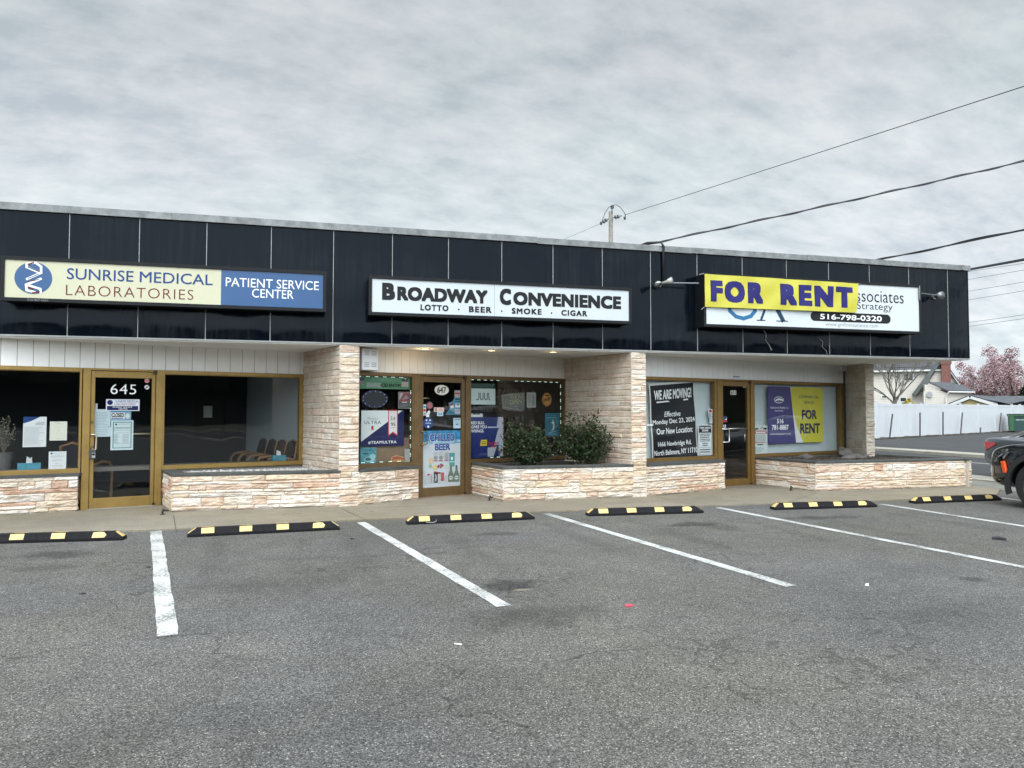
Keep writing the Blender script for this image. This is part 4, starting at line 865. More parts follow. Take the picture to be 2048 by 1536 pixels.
# tissue boxes, plant, chairs inside number 645
def tissue(px, py, lb, w=.24):
    p = A.hit(px, py, -.22); c = A.P(p[0], .675, -.22); t = thing('tissue_box', c, lb, 'tissue box')
    MB().pbox(A, (p[0]-w/2, .665, p[0]+w/2, .76), -.28, -.16).build('carton', M('aqua_carton', (.05, .24, .32), .6, 0, .3, 14), t)
    mb = MB(); r = random.Random(int(px))
    for k in range(7): a = k*.9; mb.add([A.P(p[0]-.04, .76, -.22), A.P(p[0]+.04, .76, -.22+.02*math.sin(a)), A.P(p[0]+.035*math.cos(a), .83+r.uniform(0, .04), -.22+.03*math.sin(a))], [(0, 1, 2)])
    mb.build('tissue', paper, t)
MB().pbox(A, (A.U(-200), .60, A.U(600), .665), -.42, -.075).build('window_ledge', M('ledge_laminate', (.12, .11, .10), .5), bld)
tissue(58, 938, 'aqua tissue box on the ledge in the left window of number 645', .30); tissue(557, 922, 'aqua tissue box on the ledge beside the waiting room chairs')
pc = A.P(A.U(9, -.3), .666, -.3); tp = thing('potted_plant', pc, 'grey pot with a wispy small leaved plant at the far left window edge', 'plant')
mb = MB().tube([pc, pc+Vector((0, 0, .26))], [.085, .12], 14); mb.build('pot', M('grey_pot', (.08, .08, .08), .7), tp)
mb = MB(); lf = MB(); rp_ = random.Random(2)
for k in range(26):
    a = rp_.uniform(0, 6.28); s_ = rp_.uniform(.05, .16); h = rp_.uniform(.25, .55); p0 = pc+Vector((0, 0, .25)); p1 = p0+Vector((math.cos(a)*s_*.5, math.sin(a)*s_*.5, h*.6)); p2 = p0+Vector((math.cos(a)*s_, math.sin(a)*s_, h)); mb.tube([p0, p1, p2], .004, 4)
    for j in range(9):
        t = .35+.65*j/8; q = p0+(p2-p0)*t+Vector((rp_.uniform(-.02, .02), rp_.uniform(-.02, .02), rp_.uniform(-.01, .02))); d = Vector((rp_.uniform(-1, 1), rp_.uniform(-1, 1), rp_.uniform(-.3, .8))).normalized()*.03; w = d.orthogonal().normalized()*.010; lf.add([q, q+d*.5+w, q+d, q+d*.5-w], [(0, 1, 2, 3)])
mb.build('stem', M('twig', (.10, .08, .06), .8), tp); lf.build('foliage', M('grey_green_leaf', (.14, .16, .11), .7, 0, .3, 30), tp)
wood = M('honey_wood', (.34, .185, .08), .45, 0, .2, 6); uph = M('navy_upholstery', (.018, .02, .03), .9)
def chair(x, y, rz, lb):
    t = thing('waiting_chair', (x, y, .03), lb, 'chair', 'chairs in the waiting room', rz)
    def pt(*p): return Vector((x, y, .03))+Vector(p)
    mb = MB().cube(pt(-.25, -.25, .40), pt(.25, .25, .47)); mb.build('seat', uph, t, bevel=.02)
    mb = MB().add([pt(-.22, .22, .50), pt(.22, .22, .50), pt(.20, .33, .93), pt(.0, .345, .97), pt(-.20, .33, .93), pt(-.22, .17, .50), pt(.22, .17, .50), pt(.20, .28, .93), pt(0, .295, .97), pt(-.20, .28, .93)], [(0, 1, 2, 3, 4), (9, 8, 7, 6, 5), (0, 5, 6, 1), (1, 6, 7, 2), (2, 7, 8, 3), (3, 8, 9, 4), (4, 9, 5, 0)]); mb.build('backrest', uph, t)
    mb = MB().tube([pt(-.24, .24, .47), pt(-.225, .33, .94), pt(0, .35, 1.0), pt(.225, .33, .94), pt(.24, .24, .47)], .022, 6); mb.build('back_frame', wood, t)
    for s in (-1, 1):
        MB().tube([pt(s*.28, .25, .62), pt(s*.285, 0, .67), pt(s*.28, -.22, .645), pt(s*.28, -.29, .55), pt(s*.28, -.27, .0)], .024, 6).build('armrest', wood, t)
        MB().tube([pt(s*.27, .25, .66), pt(s*.26, .28, .0)], .02, 6).build('leg', wood, t)
    return t
CR = R(-71)
c0 = chair(-.50, 14.85, CR, 'wooden waiting room chair nearest the window, by the tissue box')
# the chair mesh was built unrotated around its own base, so the copies only need a place and a turn
copy_tree(c0, (-.70, 15.45, .03), CR, 'wooden waiting room chair, second from the window', 'chairs in the waiting room'); copy_tree(c0, (-.90, 16.05, .03), CR, 'wooden waiting room chair, third from the window', 'chairs in the waiting room'); copy_tree(c0, (-1.11, 16.65, .03), CR, 'wooden waiting room chair, farthest from the window', 'chairs in the waiting room')
copy_tree(c0, (-3.55, 14.2, .03), R(160), 'wooden waiting room chair behind the left window of number 645')
fr = thing('wall_frame', (-2.05, 17.98, .95), 'dark framed notice board on the back wall of the waiting room', 'frame')
MB().cube((-2.35, 17.93, .95), (-1.75, 17.99, 1.95)).build('board', blk, fr); MB().cube((-2.16, 17.92, 1.42), (-1.98, 17.931, 1.68)).build('sheet', paper, fr)
# -- number 647, left window
s = Sheet(B, (716.5, 752.5, 820, 778), 'green banner with a black plus sign across the top of the left shop window', 'banner', M('leaf_green_vinyl', (.07, .21, .12), .6, 0, .2, 3), 'window_banner', -.012)
s.text((.25, .66, .78, .86), 'ALL LEGAL PRODUCTS', M('pale_green_ink', (.16, .30, .20), .6)).box((.16, .12, .44, .48), M('grey_green_ink', (.20, .27, .24), .6)).text((.42, .16, .82, .44), '+CBD KRATOM', blk, .03).poly([(.84, .22), (.97, .22), (.97, .62), (.84, .62)], M('dusty_pink_ink', (.36, .30, .28), .6)).poly([(.02, .3), (.11, .3), (.11, .6), (.02, .6)], M('plum_ink', (.2, .15, .17), .6)).box((.84, .62, .97, .86), M('bottle_black', (.03, .04, .05), .5)).box((.02, .6, .12, .84), MATS['bottle_black'])
cu_, cv_ = B.hit(750, 798, -.03); ov = thing('oval_led_sign', B.P(cu_, cv_, -.03), 'dark oval sign ringed with faint blue lights above the beer poster', 'led sign')
MB().disc(B, cu_, cv_, .245, .155, -.05, -.03, 36).build('panel', M('dark_oval', (.012, .016, .024), .5), ov); mb = MB()
for k in range(14): a = 6.28*k/14+.2; mb.disc(B, cu_+.222*math.cos(a), cv_+.135*math.sin(a), .005, .005, -.03, -.026, 8)
mb.build('lights', M('blue_led', (.25, .30, 1.0), .5, emit=1.3), ov)
s = Sheet(B, (797, 784, 821, 817), 'small black red and grey poster at the right edge of the left shop window', 'poster', M('charcoal_print', (.07, .075, .08), .5), 'poster')
s.box((.08, .42, .94, .96), M('brick_red_print', (.22, .05, .06), .6)).poly([(.1, .5), (.42, .92), (.3, .95), (.1, .9)], M('smoke_print', (.35, .36, .40), .6)).poly([(.3, .5), (.9, .62), (.62, .82)], M('smoke_print_dark', (.2, .21, .23), .6)).box((.3, .36, .74, .40), paper).lines(.2, .8, .08, .26, 3, gink).border(.006, M('grey_frame_ink', (.35, .35, .35), .6))
s = Sheet(B, (722.8, 821, 808.5, 892), 'large white and dark blue beer poster with a red edged ribbon', 'poster', M('poster_white', (.62, .68, .68), .5), 'poster')
s.poly([(0, 0), (1, 0), (1, 1), (.96, 1), (0, .13)], nav).poly([(.62, .26), (.735, .36), (.85, .26), (.85, 1.02), (.62, 1.02)], redi, 'ribbon').poly([(.64, .32), (.735, .40), (.83, .32), (.83, .99), (.64, .99)], M('ribbon_white', (.64, .62, .64), .5), 'ribbon')
s.text((.68, .74, .79, .83), '2.6', blk, .01).lines(.67, .8, .69, .72, 1, gink).text((.685, .56, .79, .66), '95', blk, .01).lines(.68, .79, .49, .53, 1, gink).text((.13, .74, .38, .82), 'Michelob', gink, -.01, 'lettering', .5).text((.07, .62, .45, .71), 'ULTRA', blk, -.002, 'lettering', 0, 1.1).poly([(.23, .44), (.255, .47), (.28, .44), (.28, .57), (.23, .57)], redi).text((.16, .06, .82, .145), '#TEAMULTRA', wink, .012, 'lettering', 0, 1.1)
s = Sheet(B, (721.5, 895, 753.5, 927), 'square teal picture of an iced drink in the lower left corner of a window', 'poster', M('sea_teal_print', (.06, .26, .31), .5, 0, .5, 18), 'poster')
for i, (x, y, rx, ry, m) in enumerate(((.55, .25, .34, .17, 'a'), (.48, .27, .20, .10, 'b'), (.75, .42, .2, .16, 'a'), (.3, .62, .2, .06, 'b'))): s.disc(x, y, rx, ry, M('pale_aqua_print', (.28, .52, .55), .5) if m == 'a' else M('deep_teal_print', (.02, .10, .14), .5))
s.lines(.1, .9, .74, .92, 2, MATS['deep_teal_print'], 5)
s = Sheet(B, (752, 876, 821, 928), 'brown cardboard sheet leaning behind the beer poster', 'cardboard', M('brown_cardboard', (.19, .13, .08), .9, 0, .15, 5), 'cardboard_sheet', -.05, .005)
s = Sheet(B, (780, 909, 813, 924), 'hot dog shaped sticker low in the left shop window', 'sticker', M('bun_print', (.40, .24, .11), .6), 'sticker', IN, .001, [(0, .1), (.1, .7), (.4, .95), (.8, .7), (1, .3), (.95, .05), (.4, 0)])
s.poly([(.12, .2), (.18, .66), (.5, .78), (.95, .4), (.9, .2)], M('sausage_red', (.33, .07, .04), .5)).lines(.2, .8, .2, .36, 1, yeli)
Sheet(B, (809.5, 898, 820.5, 926), 'narrow grey label beside the hot dog sticker', 'label', M('clear_grey_label', (.30, .31, .30), .6), 'label')
# -- number 647 door
u, v = B.hit(883.5, 780, .003); t = thing('number_plate', B.P(u, v, 0), 'white oval plate with black number 647 on the glass door', 'number')
MB().disc(B, u, v, .150, .092, .0, .004, 36).build('plate', M('ivory_plate', (.62, .61, .56), .5), t); MB().text(B, (u-.096, v-.055, u+.09, v+.055), '647', .0055, .018).build('lettering', blk, t)
def disc_sticker(pl, px, py, ru_, rv_, m, lb, extra=None, d=.001):
    u, v = pl.hit(px, py, d); t = thing('door_sticker', pl.P(u, v, 0), lb, 'sticker'); MB().disc(pl, u, v, ru_, rv_, .0, d).build('sheet', m, t)
    if extra: extra(t, u, v)
    return t
def ex1(t, u, v): MB().disc(B, u, v, .055, .055, .001, .0015).build('print', M('rose_print', (.30, .10, .12), .6), t)
disc_sticker(B, 859.5, 811, .072, .072, M('dark_rose_ring', (.07, .04, .045), .6), 'round rose coloured sticker on the door of number 647', ex1)
def ex2(t, u, v):
    MB().disc(B, u-.035, v+.05, .016, .016, .001, .0018, 12).disc(B, u+.035, v+.05, .016, .016, .001, .0018, 12).disc(B, u, v-.065, .02, .02, .001, .0018, 12).build('print', paper, t); MB().pbox(B, (u-.06, v-.016, u+.06, v-.004), .001, .0018).pbox(B, (u-.045, v+.01, u+.045, v+.016), .001, .0018).build('print', M('pale_blue_print', (.3, .4, .6), .6), t)
disc_sticker(B, 856.5, 846, .102, .102, M('cobalt_print', (.010, .035, .16), .5), 'large round dark blue sticker beside the handle of number 647', ex2)
s = Sheet(B, (846.5, 809, 852, 831), 'narrow white and blue vertical sticker at the left of the door of number 647', 'sticker', paper, 'door_sticker', .0015)
s.box((.1, .68, .9, .9), tblue).box((.1, .36, .9, .6), redi).box((.2, .06, .8, .26), gink)
s = Sheet(B, (852, 821, 860.5, 834), 'small white bulb shaped cut-out sticker above the round blue sticker', 'sticker', paper, 'door_sticker', .0015, .001, [(.05, 0), (.75, 0), (.8, .45), (1, .8), (.75, 1), (.45, .9), (.05, .45)]); s.lines(.3, .7, .3, .75, 2, gink)
s = Sheet(B, (867.8, 815, 888, 823.6), 'pale pink ticket stuck in the middle of the door of number 647', 'sticker', M('pale_pink_paper', (.62, .48, .45), .7), 'door_sticker', .0015); s.lines(.45, .9, .25, .8, 2, redi).box((.07, .15, .3, .85), M('warm_grey_print', (.26, .22, .22), .6))
s = Sheet(B, (874.3, 824, 886, 832), 'pale blue ticket under the pale pink one', 'sticker', bluep, 'door_sticker', .0015); s.box((.16, .18, .46, .82), M('dusty_blue_print', (.14, .28, .38), .6)).box((.54, .18, .84, .82), tblue)
s = Sheet(B, (891.5, 780.5, 921.3, 829.5), 'torn blue and white cigarette advert on the right of the door of number 647', 'poster', M('sea_blue_print', (.10, .29, .42), .6, 0, .3, 12), 'poster', IN, .001, [(0, 0), (1, 0), (1, 1), (.60, 1), (.60, .72), (.5, .55), (.2, .48), (.3, .27)])
s.box((.60, .72, .98, .99), M('pale_red_white', (.52, .42, .42), .6)).lines(.63, .96, .83, .92, 1, redi, 4, .02, .7).poly([(.24, .42), (.5, .45), (.56, .3), (.40, .25)], paper).poly([(.24, .44), (.52, .46), (.5, .38), (.28, .37)], M('wine_print', (.32, .08, .10), .6)).box((.66, .30, .98, .46), paper).box((.74, .40, .9, .44), blk).box((.62, .04, .98, .22), M('pale_lilac_print', (.42, .42, .48), .6)).poly([(.1, .03), (.6, .03), (.6, .1), (.24, .2)], M('deep_sea_print', (.03, .16, .26), .6)).box((.64, .62, .96, .66), blk).box((.62, .52, .97, .56), M('deep_sea_print', (.03, .16, .26), .6)).lines(.66, .94, .12, .2, 1, gink)
s = Sheet(B, (906.8, 836, 921, 856.5), 'pale blue sticker headed with three dark letters at the right of the door', 'sticker', M('pale_sky_print', (.42, .56, .66), .6), 'door_sticker', .0015); s.text((.12, .76, .88, .95), 'OCB', blk, .03).box((.12, .25, .88, .68), M('faded_sky_print', (.30, .42, .50), .6)).box((.36, .34, .66, .42), blk).lines(.15, .85, .06, .18, 1)
s = Sheet(B, (845.3, 861, 921.2, 974.5), 'tall blue and white poster reading CHILLED BEER filling the lower door glass', 'poster', M('poster_grey_white', (.58, .61, .66), .5), 'poster')
s.poly([(0, .80), (.2, .76), (.5, .82), (.8, .76), (1, .78), (1, 1), (0, 1)], M('ice_blue_print', (.04, .25, .48), .5, 0, .6, 14)).poly([(0, .74), (.3, .78), (.6, .74), (1, .80), (1, .83), (.5, .85), (0, .80)], M('pale_ice_print', (.30, .48, .62), .5, 0, .5, 14))
s.text((.175, .805, .855, .945), 'CHILLED', paper, .07).text((.305, .645, .735, .775), 'BEER', paper, .07).text((.185, .81, .845, .94), 'CHILLED', M('royal_ink', (.015, .07, .30), .5), .045).text((.315, .65, .725, .77), 'BEER', MATS['royal_ink'], .045)
cang, tg_, bk = M('can_grey_print', (.50, .51, .53), .5), M('bottle_green_print', (.06, .16, .12), .5), blk
for x in (.28, .42, .57):
    s.box((x, .46, x+.12, .60), cang); s.disc(x+.06, .52, .05, .035, M('can_emblem_print', (.28, .29, .31), .5)); s.box((x+.01, .605, x+.11, .615), M('pale_wine_print', (.40, .28, .30), .5)); s.box((x, .46, x+.11, .478), M('wine_print', (.32, .08, .10), .6))
s.box((.70, .36, .845, .60), M('can_teal_print', (.07, .25, .26), .5)); s.disc(.77, .50, .03, .03, paper); s.box((.71, .43, .84, .45), M('pale_aqua_print', (.28, .52, .55), .5)); s.box((.16, .43, .27, .52), M('pale_orange_print', (.55, .40, .22), .6)); s.disc(.32, .355, .06, .04, M('lemon_print', (.52, .45, .16), .6)); s.disc(.2, .38, .05, .035, M('lime_print', (.22, .36, .22), .6)); s.disc(.65, .36, .08, .03, M('pale_lime_print', (.40, .50, .40), .6))
for (x, y) in ((.42, .38), (.47, .355), (.52, .38), (.48, .40), (.40, .36)): s.disc(x, y, .028, .02, M('cherry_print', (.26, .02, .06), .6))
for x, w, m, h in ((.055, .06, 'p', .14), (.135, .06, 'p', .14), (.205, .05, 'g', .15), (.29, .105, 'k', .19), (.41, .05, 'p', .15), (.475, .085, 'r', .15), (.575, .05, 'p', .12)):
    mm = {'p': M('pale_can_print', (.46, .47, .49), .5), 'g': M('mid_can_print', (.32, .33, .35), .5), 'k': blk, 'r': M('red_can_print', (.34, .07, .08), .5)}[m]; y0 = .085 if m != 'r' else .11; s.box((x, y0, x+w, y0+h), mm)
    if m in 'pg': s.lines(x+.01, x+w-.01, y0+.02, y0+h-.02, 5, M('can_line_print', (.22, .22, .24), .6), int(x*100))
mb = MB(); vs_, fs_ = text2d('TRULY', .02, 0, 1); d_ = s.dd(); mb.add([s.pl.P(*s.q(.318+.05*(1-y), .105+.13*x), d_+k*.0001) for x, y, k in vs_], fs_); mb.build('lettering', paper, s.t)
s.disc(.33, .275, .04, .012, redi).disc(.43, .255, .04, .015, redi).disc(.16, .235, .035, .015, redi)
for x in (.74, .89):
    s.poly([(x-.075, .09), (x+.075, .09), (x+.08, .2), (x+.03, .29), (x+.025, .37), (x-.025, .37), (x-.03, .29), (x-.08, .2)], M('beer_bottle_print', (.10, .135, .10), .5)); s.disc(x, .155, .055, .035, M('bottle_label_print', (.40, .44, .42), .5)); s.box((x-.06, .15, x+.06, .165), M('label_band_print', (.14, .2, .22), .5)); s.box((x-.025, .345, x+.025, .375), M('deep_green_print', (.03, .07, .05), .5))
# -- number 647, right window
s = Sheet(B, (940.6, 766.5, 991, 776.5), 'dark green strip of small print above the pale mint card', 'notice', M('dark_green_print', (.015, .05, .045), .5), 'notice'); s.lines(.06, .94, .2, .8, 2, M('dim_green_ink', (.07, .14, .12), .6), 3, .15)
s = Sheet(B, (940.4, 777, 991.3, 809), 'pale mint card with four thin black letters in the right shop window', 'sign', M('mint_white_card', (.56, .68, .66), .5), 'window_card')
mb = MB(); d_ = s.dd()
def Lq(*p): return [s.q(x, y) for x, y in p]
for pts in (((.345, .72), (.345, .42), (.325, .32), (.24, .29)), ((.40, .72), (.40, .42), (.42, .33), (.455, .30), (.495, .33), (.51, .42), (.51, .72)), ((.565, .72), (.565, .42), (.585, .33), (.62, .30), (.66, .33), (.675, .42), (.675, .72)), ((.735, .72), (.735, .42), (.75, .33), (.79, .29))): stroke(mb, B, Lq(*pts), .016, d_-.0004, d_)
mb.build('lettering', blk, s.t)
s = Sheet(B, (940.8, 827, 966, 834), 'white paper strip with a dark clip above the blue energy drink poster', 'label', paper, 'label'); s.poly([(.2, .7), (.8, .7), (.75, 1.2), (.25, 1.2)], M('dark_green_clip', (.03, .06, .05), .5))
s = Sheet(B, (940.8, 834, 1007, 915), 'blue and silver energy drink poster with white slogan and yellow price tag', 'poster', M('energy_blue_print', (.012, .025, .14), .45, 0, .2, 2), 'poster')
for i, (tx, w) in enumerate((('RED BULL', .40), ('GIVES YOU', .46), ('WIIINGS.', .38))): s.text((.03, .82-.10*i, .03+w, .895-.10*i), tx, wink, .018)
s.poly([(.84, 1), (1, 1), (1, .02), (.86, .02), (.86, .6)], M('silver_print', (.42, .45, .52), .4)).poly([(.84, 1), (.92, 1), (.80, .25), (.72, .30)], MATS['silver_print']).poly([(.52, .02), (.86, .02), (.86, .74), (.52, .74)], M('can_blue_print', (.015, .03, .14), .4), 'can').poly([(.52, .02), (.70, .02), (.80, .26), (.52, .24)], MATS['silver_print'], 'can').poly([(.72, .30), (.86, .30), (.86, .66), (.84, .70)], MATS['silver_print'], 'can').box((.52, .73, .86, .76), M('pale_rim_print', (.45, .52, .62), .4), 'can').text((.53, .31, .85, .39), 'Red Bull', redi, .02).poly([(.6, .26), (.70, .30), (.78, .27), (.72, .24)], redi).poly([(.29, .29), (.5, .29), (.5, .44), (.32, .44)], yeli).lines(.34, .48, .32, .41, 2, blk, 2, .05)
s = Sheet(B, (1003, 782, 1051, 824), 'unlit neon sign on a clear board reading WE\'RE OPEN', 'neon sign', M('smoked_board', (.10, .115, .11), .4), 'neon_sign', -.02, .006, [(.06, .12), (.9, .02), (1, .12), (1, .95), (.4, .9), (0, .8)])
ng = M('yellow_grey_neon', (.33, .36, .20), .4); s.text((.36, .62, .92, .82), "WE'RE", ng, .01, 'tube_lettering', 0, 1, .02).text((.36, .36, .86, .58), 'OPEN', ng, .01, 'tube_lettering', 0, 1, .02)
mb = MB()
for pts in (((.1, .22), (.9, .08), (.94, .9), (.42, .84), (.06, .74), (.1, .22)), ((.5, .14), (.55, .24), (.68, .26), (.72, .16), (.6, .12), (.5, .14)), ((.16, .30), (.2, .62), (.28, .7), (.27, .34)), ((.86, .1), (.9, .3))): mb.tube([B.P(*s.q(x, y), -.012) for x, y in pts], .005, 5)
mb.build('tube_outline', M('glass_tube', (.30, .33, .32), .3), s.t)
s = Sheet(B, (1054, 785, 1072.5, 815), 'pale grey menu sheet between the neon sign and an orange round sign', 'notice', M('grey_menu_print', (.34, .38, .36), .5), 'notice'); s.lines(.1, .5, .1, .9, 6, gink, 4).poly([(.55, .1), (.9, .15), (.8, .85), (.6, .8)], M('mid_grey_print', (.2, .23, .22), .5)).border(.008, M('pale_frame_print', (.45, .46, .42), .5))
u, v = B.hit(1094, 799, -.015); t = thing('round_sign', B.P(u, v, -.015), 'round orange sign with black lettering 710 in the right shop window', 'sign')
MB().disc(B, u, v, .118, .135, -.03, -.016, 36).build('rim', orange, t); MB().disc(B, u, v, .108, .124, -.016, -.0152, 36).build('ring', blk, t); MB().disc(B, u, v, .100, .115, -.0152, -.0145, 36).build('face', M('amber_print', (.55, .25, .05), .5), t)
MB().prism(B, [(u-.095, v-.06), (u+.09, v+.02), (u+.095, v+.08), (u-.09, v+.0)], -.0145, -.0138).build('band', M('dark_amber_print', (.40, .17, .03), .5), t); MB().text(B, (u-.085, v-.06, u+.075, v+.0), '710', -.013, .035, .2, 1, None, .045).build('lettering', blk, t)
MB().prism(B, [(u-.07, v+.07), (u, v+.10), (u+.07, v+.085), (u+.04, v+.065)], -.0145, -.0137).build('shade', blk, t)
s = Sheet(B, (1090.7, 826, 1119.5, 873), 'teal poster with a white sailing bird in the right shop window', 'poster', M('teal_poster_print', (.015, .15, .22), .5, 0, .3, 4), 'poster'); s.lines(.2, .75, .86, .9, 1, M('pale_teal_ink', (.12, .34, .42), .6), 3, .1).lines(.12, .85, .76, .83, 1, MATS['pale_teal_ink'], 5, .1, .6).poly([(.5, .74), (.62, .6), (.66, .42), (.58, .28), (.42, .24), (.55, .36), (.56, .52), (.4, .6), (.52, .62)], paper).poly([(.2, .18), (.8, .26), (.8, .22), (.3, .12)], MATS['pale_teal_ink']).lines(.1, .8, .06, .14, 1, MATS['pale_teal_ink'], 8, .1, .6)
# light strings inside the panes
ledm = M('white_green_led', (.72, 1.0, .82), .5, emit=1.8); cordm = M('green_cord', (.01, .06, .03), .6)
def lights(label, runs):
    t = thing('light_string', B.P(runs[0][0], runs[0][1], -.015), label, 'string lights')
    mb = MB()
    for (u0, v0, u1, v1, sp, off, skip) in runs: mb.tube([B.P(u0, v0, -.016), B.P(u1, v1, -.016)], .006, 4)
    mb.build('cord', cordm, t); r = random.Random(3)
    for (u0, v0, u1, v1, sp, off, skip) in runs:
        L_ = math.hypot(u1-u0, v1-v0); dx, dy = (u1-u0)/L_, (v1-v0)/L_; s_ = off
        while s_ < L_-.04:
            if r.random() > skip:
                mb = MB()
                for k in (-1, 0, 1):
                    u, v = u0+dx*(s_+k*.024), v0+dy*(s_+k*.024); mb.pbox(B, (u-.0055, v-.0045, u+.0055, v+.0045), -.012, -.009)
                mb.build('lamp_cluster', ledm, t)
            s_ += sp
za, zb_ = ZH-.075, ZG+.028
x0, x1 = B.U(713), B.U(821.5)
lights('string of white lights with green cord framing the left shop window', [(x0, za, x1, za, .158, .05, 0), (x1, za, x1, zb_+.02, .158, .10, .12), (x1, zb_, x0, zb_, .17, .05, .35)])
x0, x1 = B.U(941.5), B.U(1122)
lights('string of white lights with green cord framing the right shop window', [(x0, za, x1, za, .146, .04, .1), (x1, za, x1, zb_+.02, .146, .08, .1), (x1, zb_, x0, zb_, .15, .05, .55)])
# stock shelves inside number 647
rs = random.Random(12); gm = [M('stock_'+n, c, .6) for n, c in (('amber', (.20, .10, .03)), ('grey', (.16, .16, .15)), ('red', (.16, .03, .03)), ('green', (.04, .10, .05)), ('white', (.28, .28, .26)), ('brown', (.10, .06, .03)))]
for (x, y, w, h, lb) in ((1.1, 15.3, 1.4, 1.9, 'stocked shelf unit behind the left shop window'), (2.75, 16.2, 1.5, 2.0, 'stocked shelf unit seen through the glass door of number 647'), (4.4, 16.4, 1.5, 2.0, 'stocked shelf unit behind the right shop window')):
    t = thing('store_shelf', (x, y, .03), lb, 'shelf'); mb = MB(); goods = [MB() for _ in gm]
    mb.cube((x-w/2, y+.3, .03), (x+w/2, y+.33, h))
    for k in range(6):
        z = .2+k*(h-.3)/5; mb.cube((x-w/2, y, z), (x+w/2, y+.3, z+.02)); q = x-w/2+.02
        while q < x+w/2-.1: a = rs.uniform(.06, .14); b = rs.uniform(.12, .26); goods[rs.randrange(len(gm))].cube((q, y+.04, z+.021), (q+a-.012, y+.24, z+b)); q += a
    mb.build('rack', M('shelf_metal', (.12, .12, .12), .6), t)
    for g, m in zip(goods, gm):
        if g.v: struct(g.build('goods', m, t), 'stuff')
# -- number 651
def warp_m(u, v):
    a = u-C.U(1297); return .020+.006*math.sin(a*7+v*5)+.011*math.sin(a*3.2-v*6.5+1)+.008*max(0, .9-v)*math.sin(a*16)
q = [C.hit(*p, -.03) for p in ((1297.5, 767.7), (1388.5, 760.5), (1396.5, 913), (1305, 917))]
CB = C.off(-.055)
bw = M('banner_white_hem', (.58, .58, .55), .6); bb_ = M('black_vinyl', (.010, .012, .016), .4, 0, .1, 3, spec=.25)
tm = banner('moving_banner', 'black banner with white letters reading WE ARE MOVING, behind the left window of number 651', CB, q, warp_m, bw, 40, 40)
(a0, b0), (a1, b1), (a2, b2), (a3, b3) = q
def bil(s, t): return ((1-t)*((1-s)*a3+s*a2)+t*((1-s)*a0+s*a1), (1-t)*((1-s)*b3+s*b2)+t*((1-s)*b0+s*b1))
vs = []; n_ = 40
for j in range(n_+1):
    for i in range(n_+1):
        s_, t_ = .028+.95*i/n_, .004+.968*j/n_; u, v = bil(s_, t_); vs.append(CB.P(u, v, warp_m(u, v)+.0012))
mb = MB().add(vs, [(j*(n_+1)+i, j*(n_+1)+i+1, (j+1)*(n_+1)+i+1, (j+1)*(n_+1)+i) for j in range(n_) for i in range(n_)]); mb.build('field', bb_, tm, smooth=True)
def mtext(txt, s0, t0, s1, t1, bold, shear=0, slope=.0):
    vs_, fs_ = text2d(txt, bold, shear, 1.0, True); pts = []
    for x, y, k in vs_: u, v = bil(s0+(s1-s0)*x, t0+(t1-t0)*y+slope*x); pts.append(CB.P(u, v, warp_m(u, v)+.003+k*.00015))
    MB().add(pts, fs_).build('lettering', wink, tm)
mtext('WE ARE MOVING!', .10, .775, .93, .905, .028, 0, .005); mtext('Effective', .31, .545, .645, .615, .004, .25); mtext('Monday Dec 23, 2024', .045, .43, .955, .51, .010, 0, .015); mtext('Our New Location:', .11, .315, .905, .395, .010, .05, .012); mtext('1666 Newbridge Rd.', .125, .135, .87, .215, .010, 0, .012); mtext('North Bellmore, NY 11710', .05, .02, .985, .10, .010, 0, .025)
pts = [CB.P(*bil(s_, t_), warp_m(*bil(s_, t_))+.003) for s_, t_ in ((.15, .735), (.85, .748), (.85, .766), (.15, .753))]; MB().add(pts, [(0, 1, 2, 3)]).build('underline', wink, tm)
tag(MB().pbox(C, C.rect(1293, 848.3, 1306, 851.8), .001, .003).build('tape_strip', paper), 'short strip of white tape at the left edge of the black banner', 'tape')
s = Sheet(C, (1396.5, 849.5, 1425, 910.5), 'tall white sign headed TOW AWAY ZONE', 'sign', M('cool_white_board', (.60, .66, .67), .6), 'tow_sign', -.006)
s.box((.06, .74, .94, .97), blk).text((.10, .865, .90, .93), 'TOW AWAY', wink, .02).text((.28, .78, .72, .845), 'ZONE', wink, .02).border(.008, blk, (.05, .03, .95, .75)).lines(.14, .86, .44, .72, 5, blk, 3, .1, .5).lines(.3, .7, .29, .42, 2, blk, 5, .1, .45).lines(.1, .9, .255, .265, 1, blk, 5, 0, 1).lines(.12, .88, .07, .22, 2, blk, 8, .1, .5)
s = Sheet(C, (1417.5, 818, 1425.5, 833), 'red and white small sticker above a grey one at the right of the left window', 'sticker', paper, 'door_sticker'); s.disc(.5, .72, .36, .2, redi).disc(.4, .25, .3, .17, M('dusty_blue_print', (.14, .28, .38), .6))
s = Sheet(C, (1420, 834, 1425.5, 847), 'pale grey label above the tow sign', 'label', bluep, 'label'); s.lines(.2, .8, .2, .8, 2)
blind = M('pale_blue_grey_film', (.52, .60, .62), .7, 0, .05, 1.2)
for (a, b, lb) in ((1288, 1428, 'pale grey screen hung behind the left window of number 651'), (1506, 1676, 'pale grey screen hung behind the right window of number 651')):
    t = thing('window_screen', C.P(C.U(a), ZG, -.12), lb, 'screen'); MB().pbox(C, (C.U(a, -.1), ZG-.02, C.U(b, -.1), ZH-.02), -.12, -.105).build('sheet', blind, t)
u0, v0, u1, v1 = C.rect(1461, 781, 1472.3, 789.5)
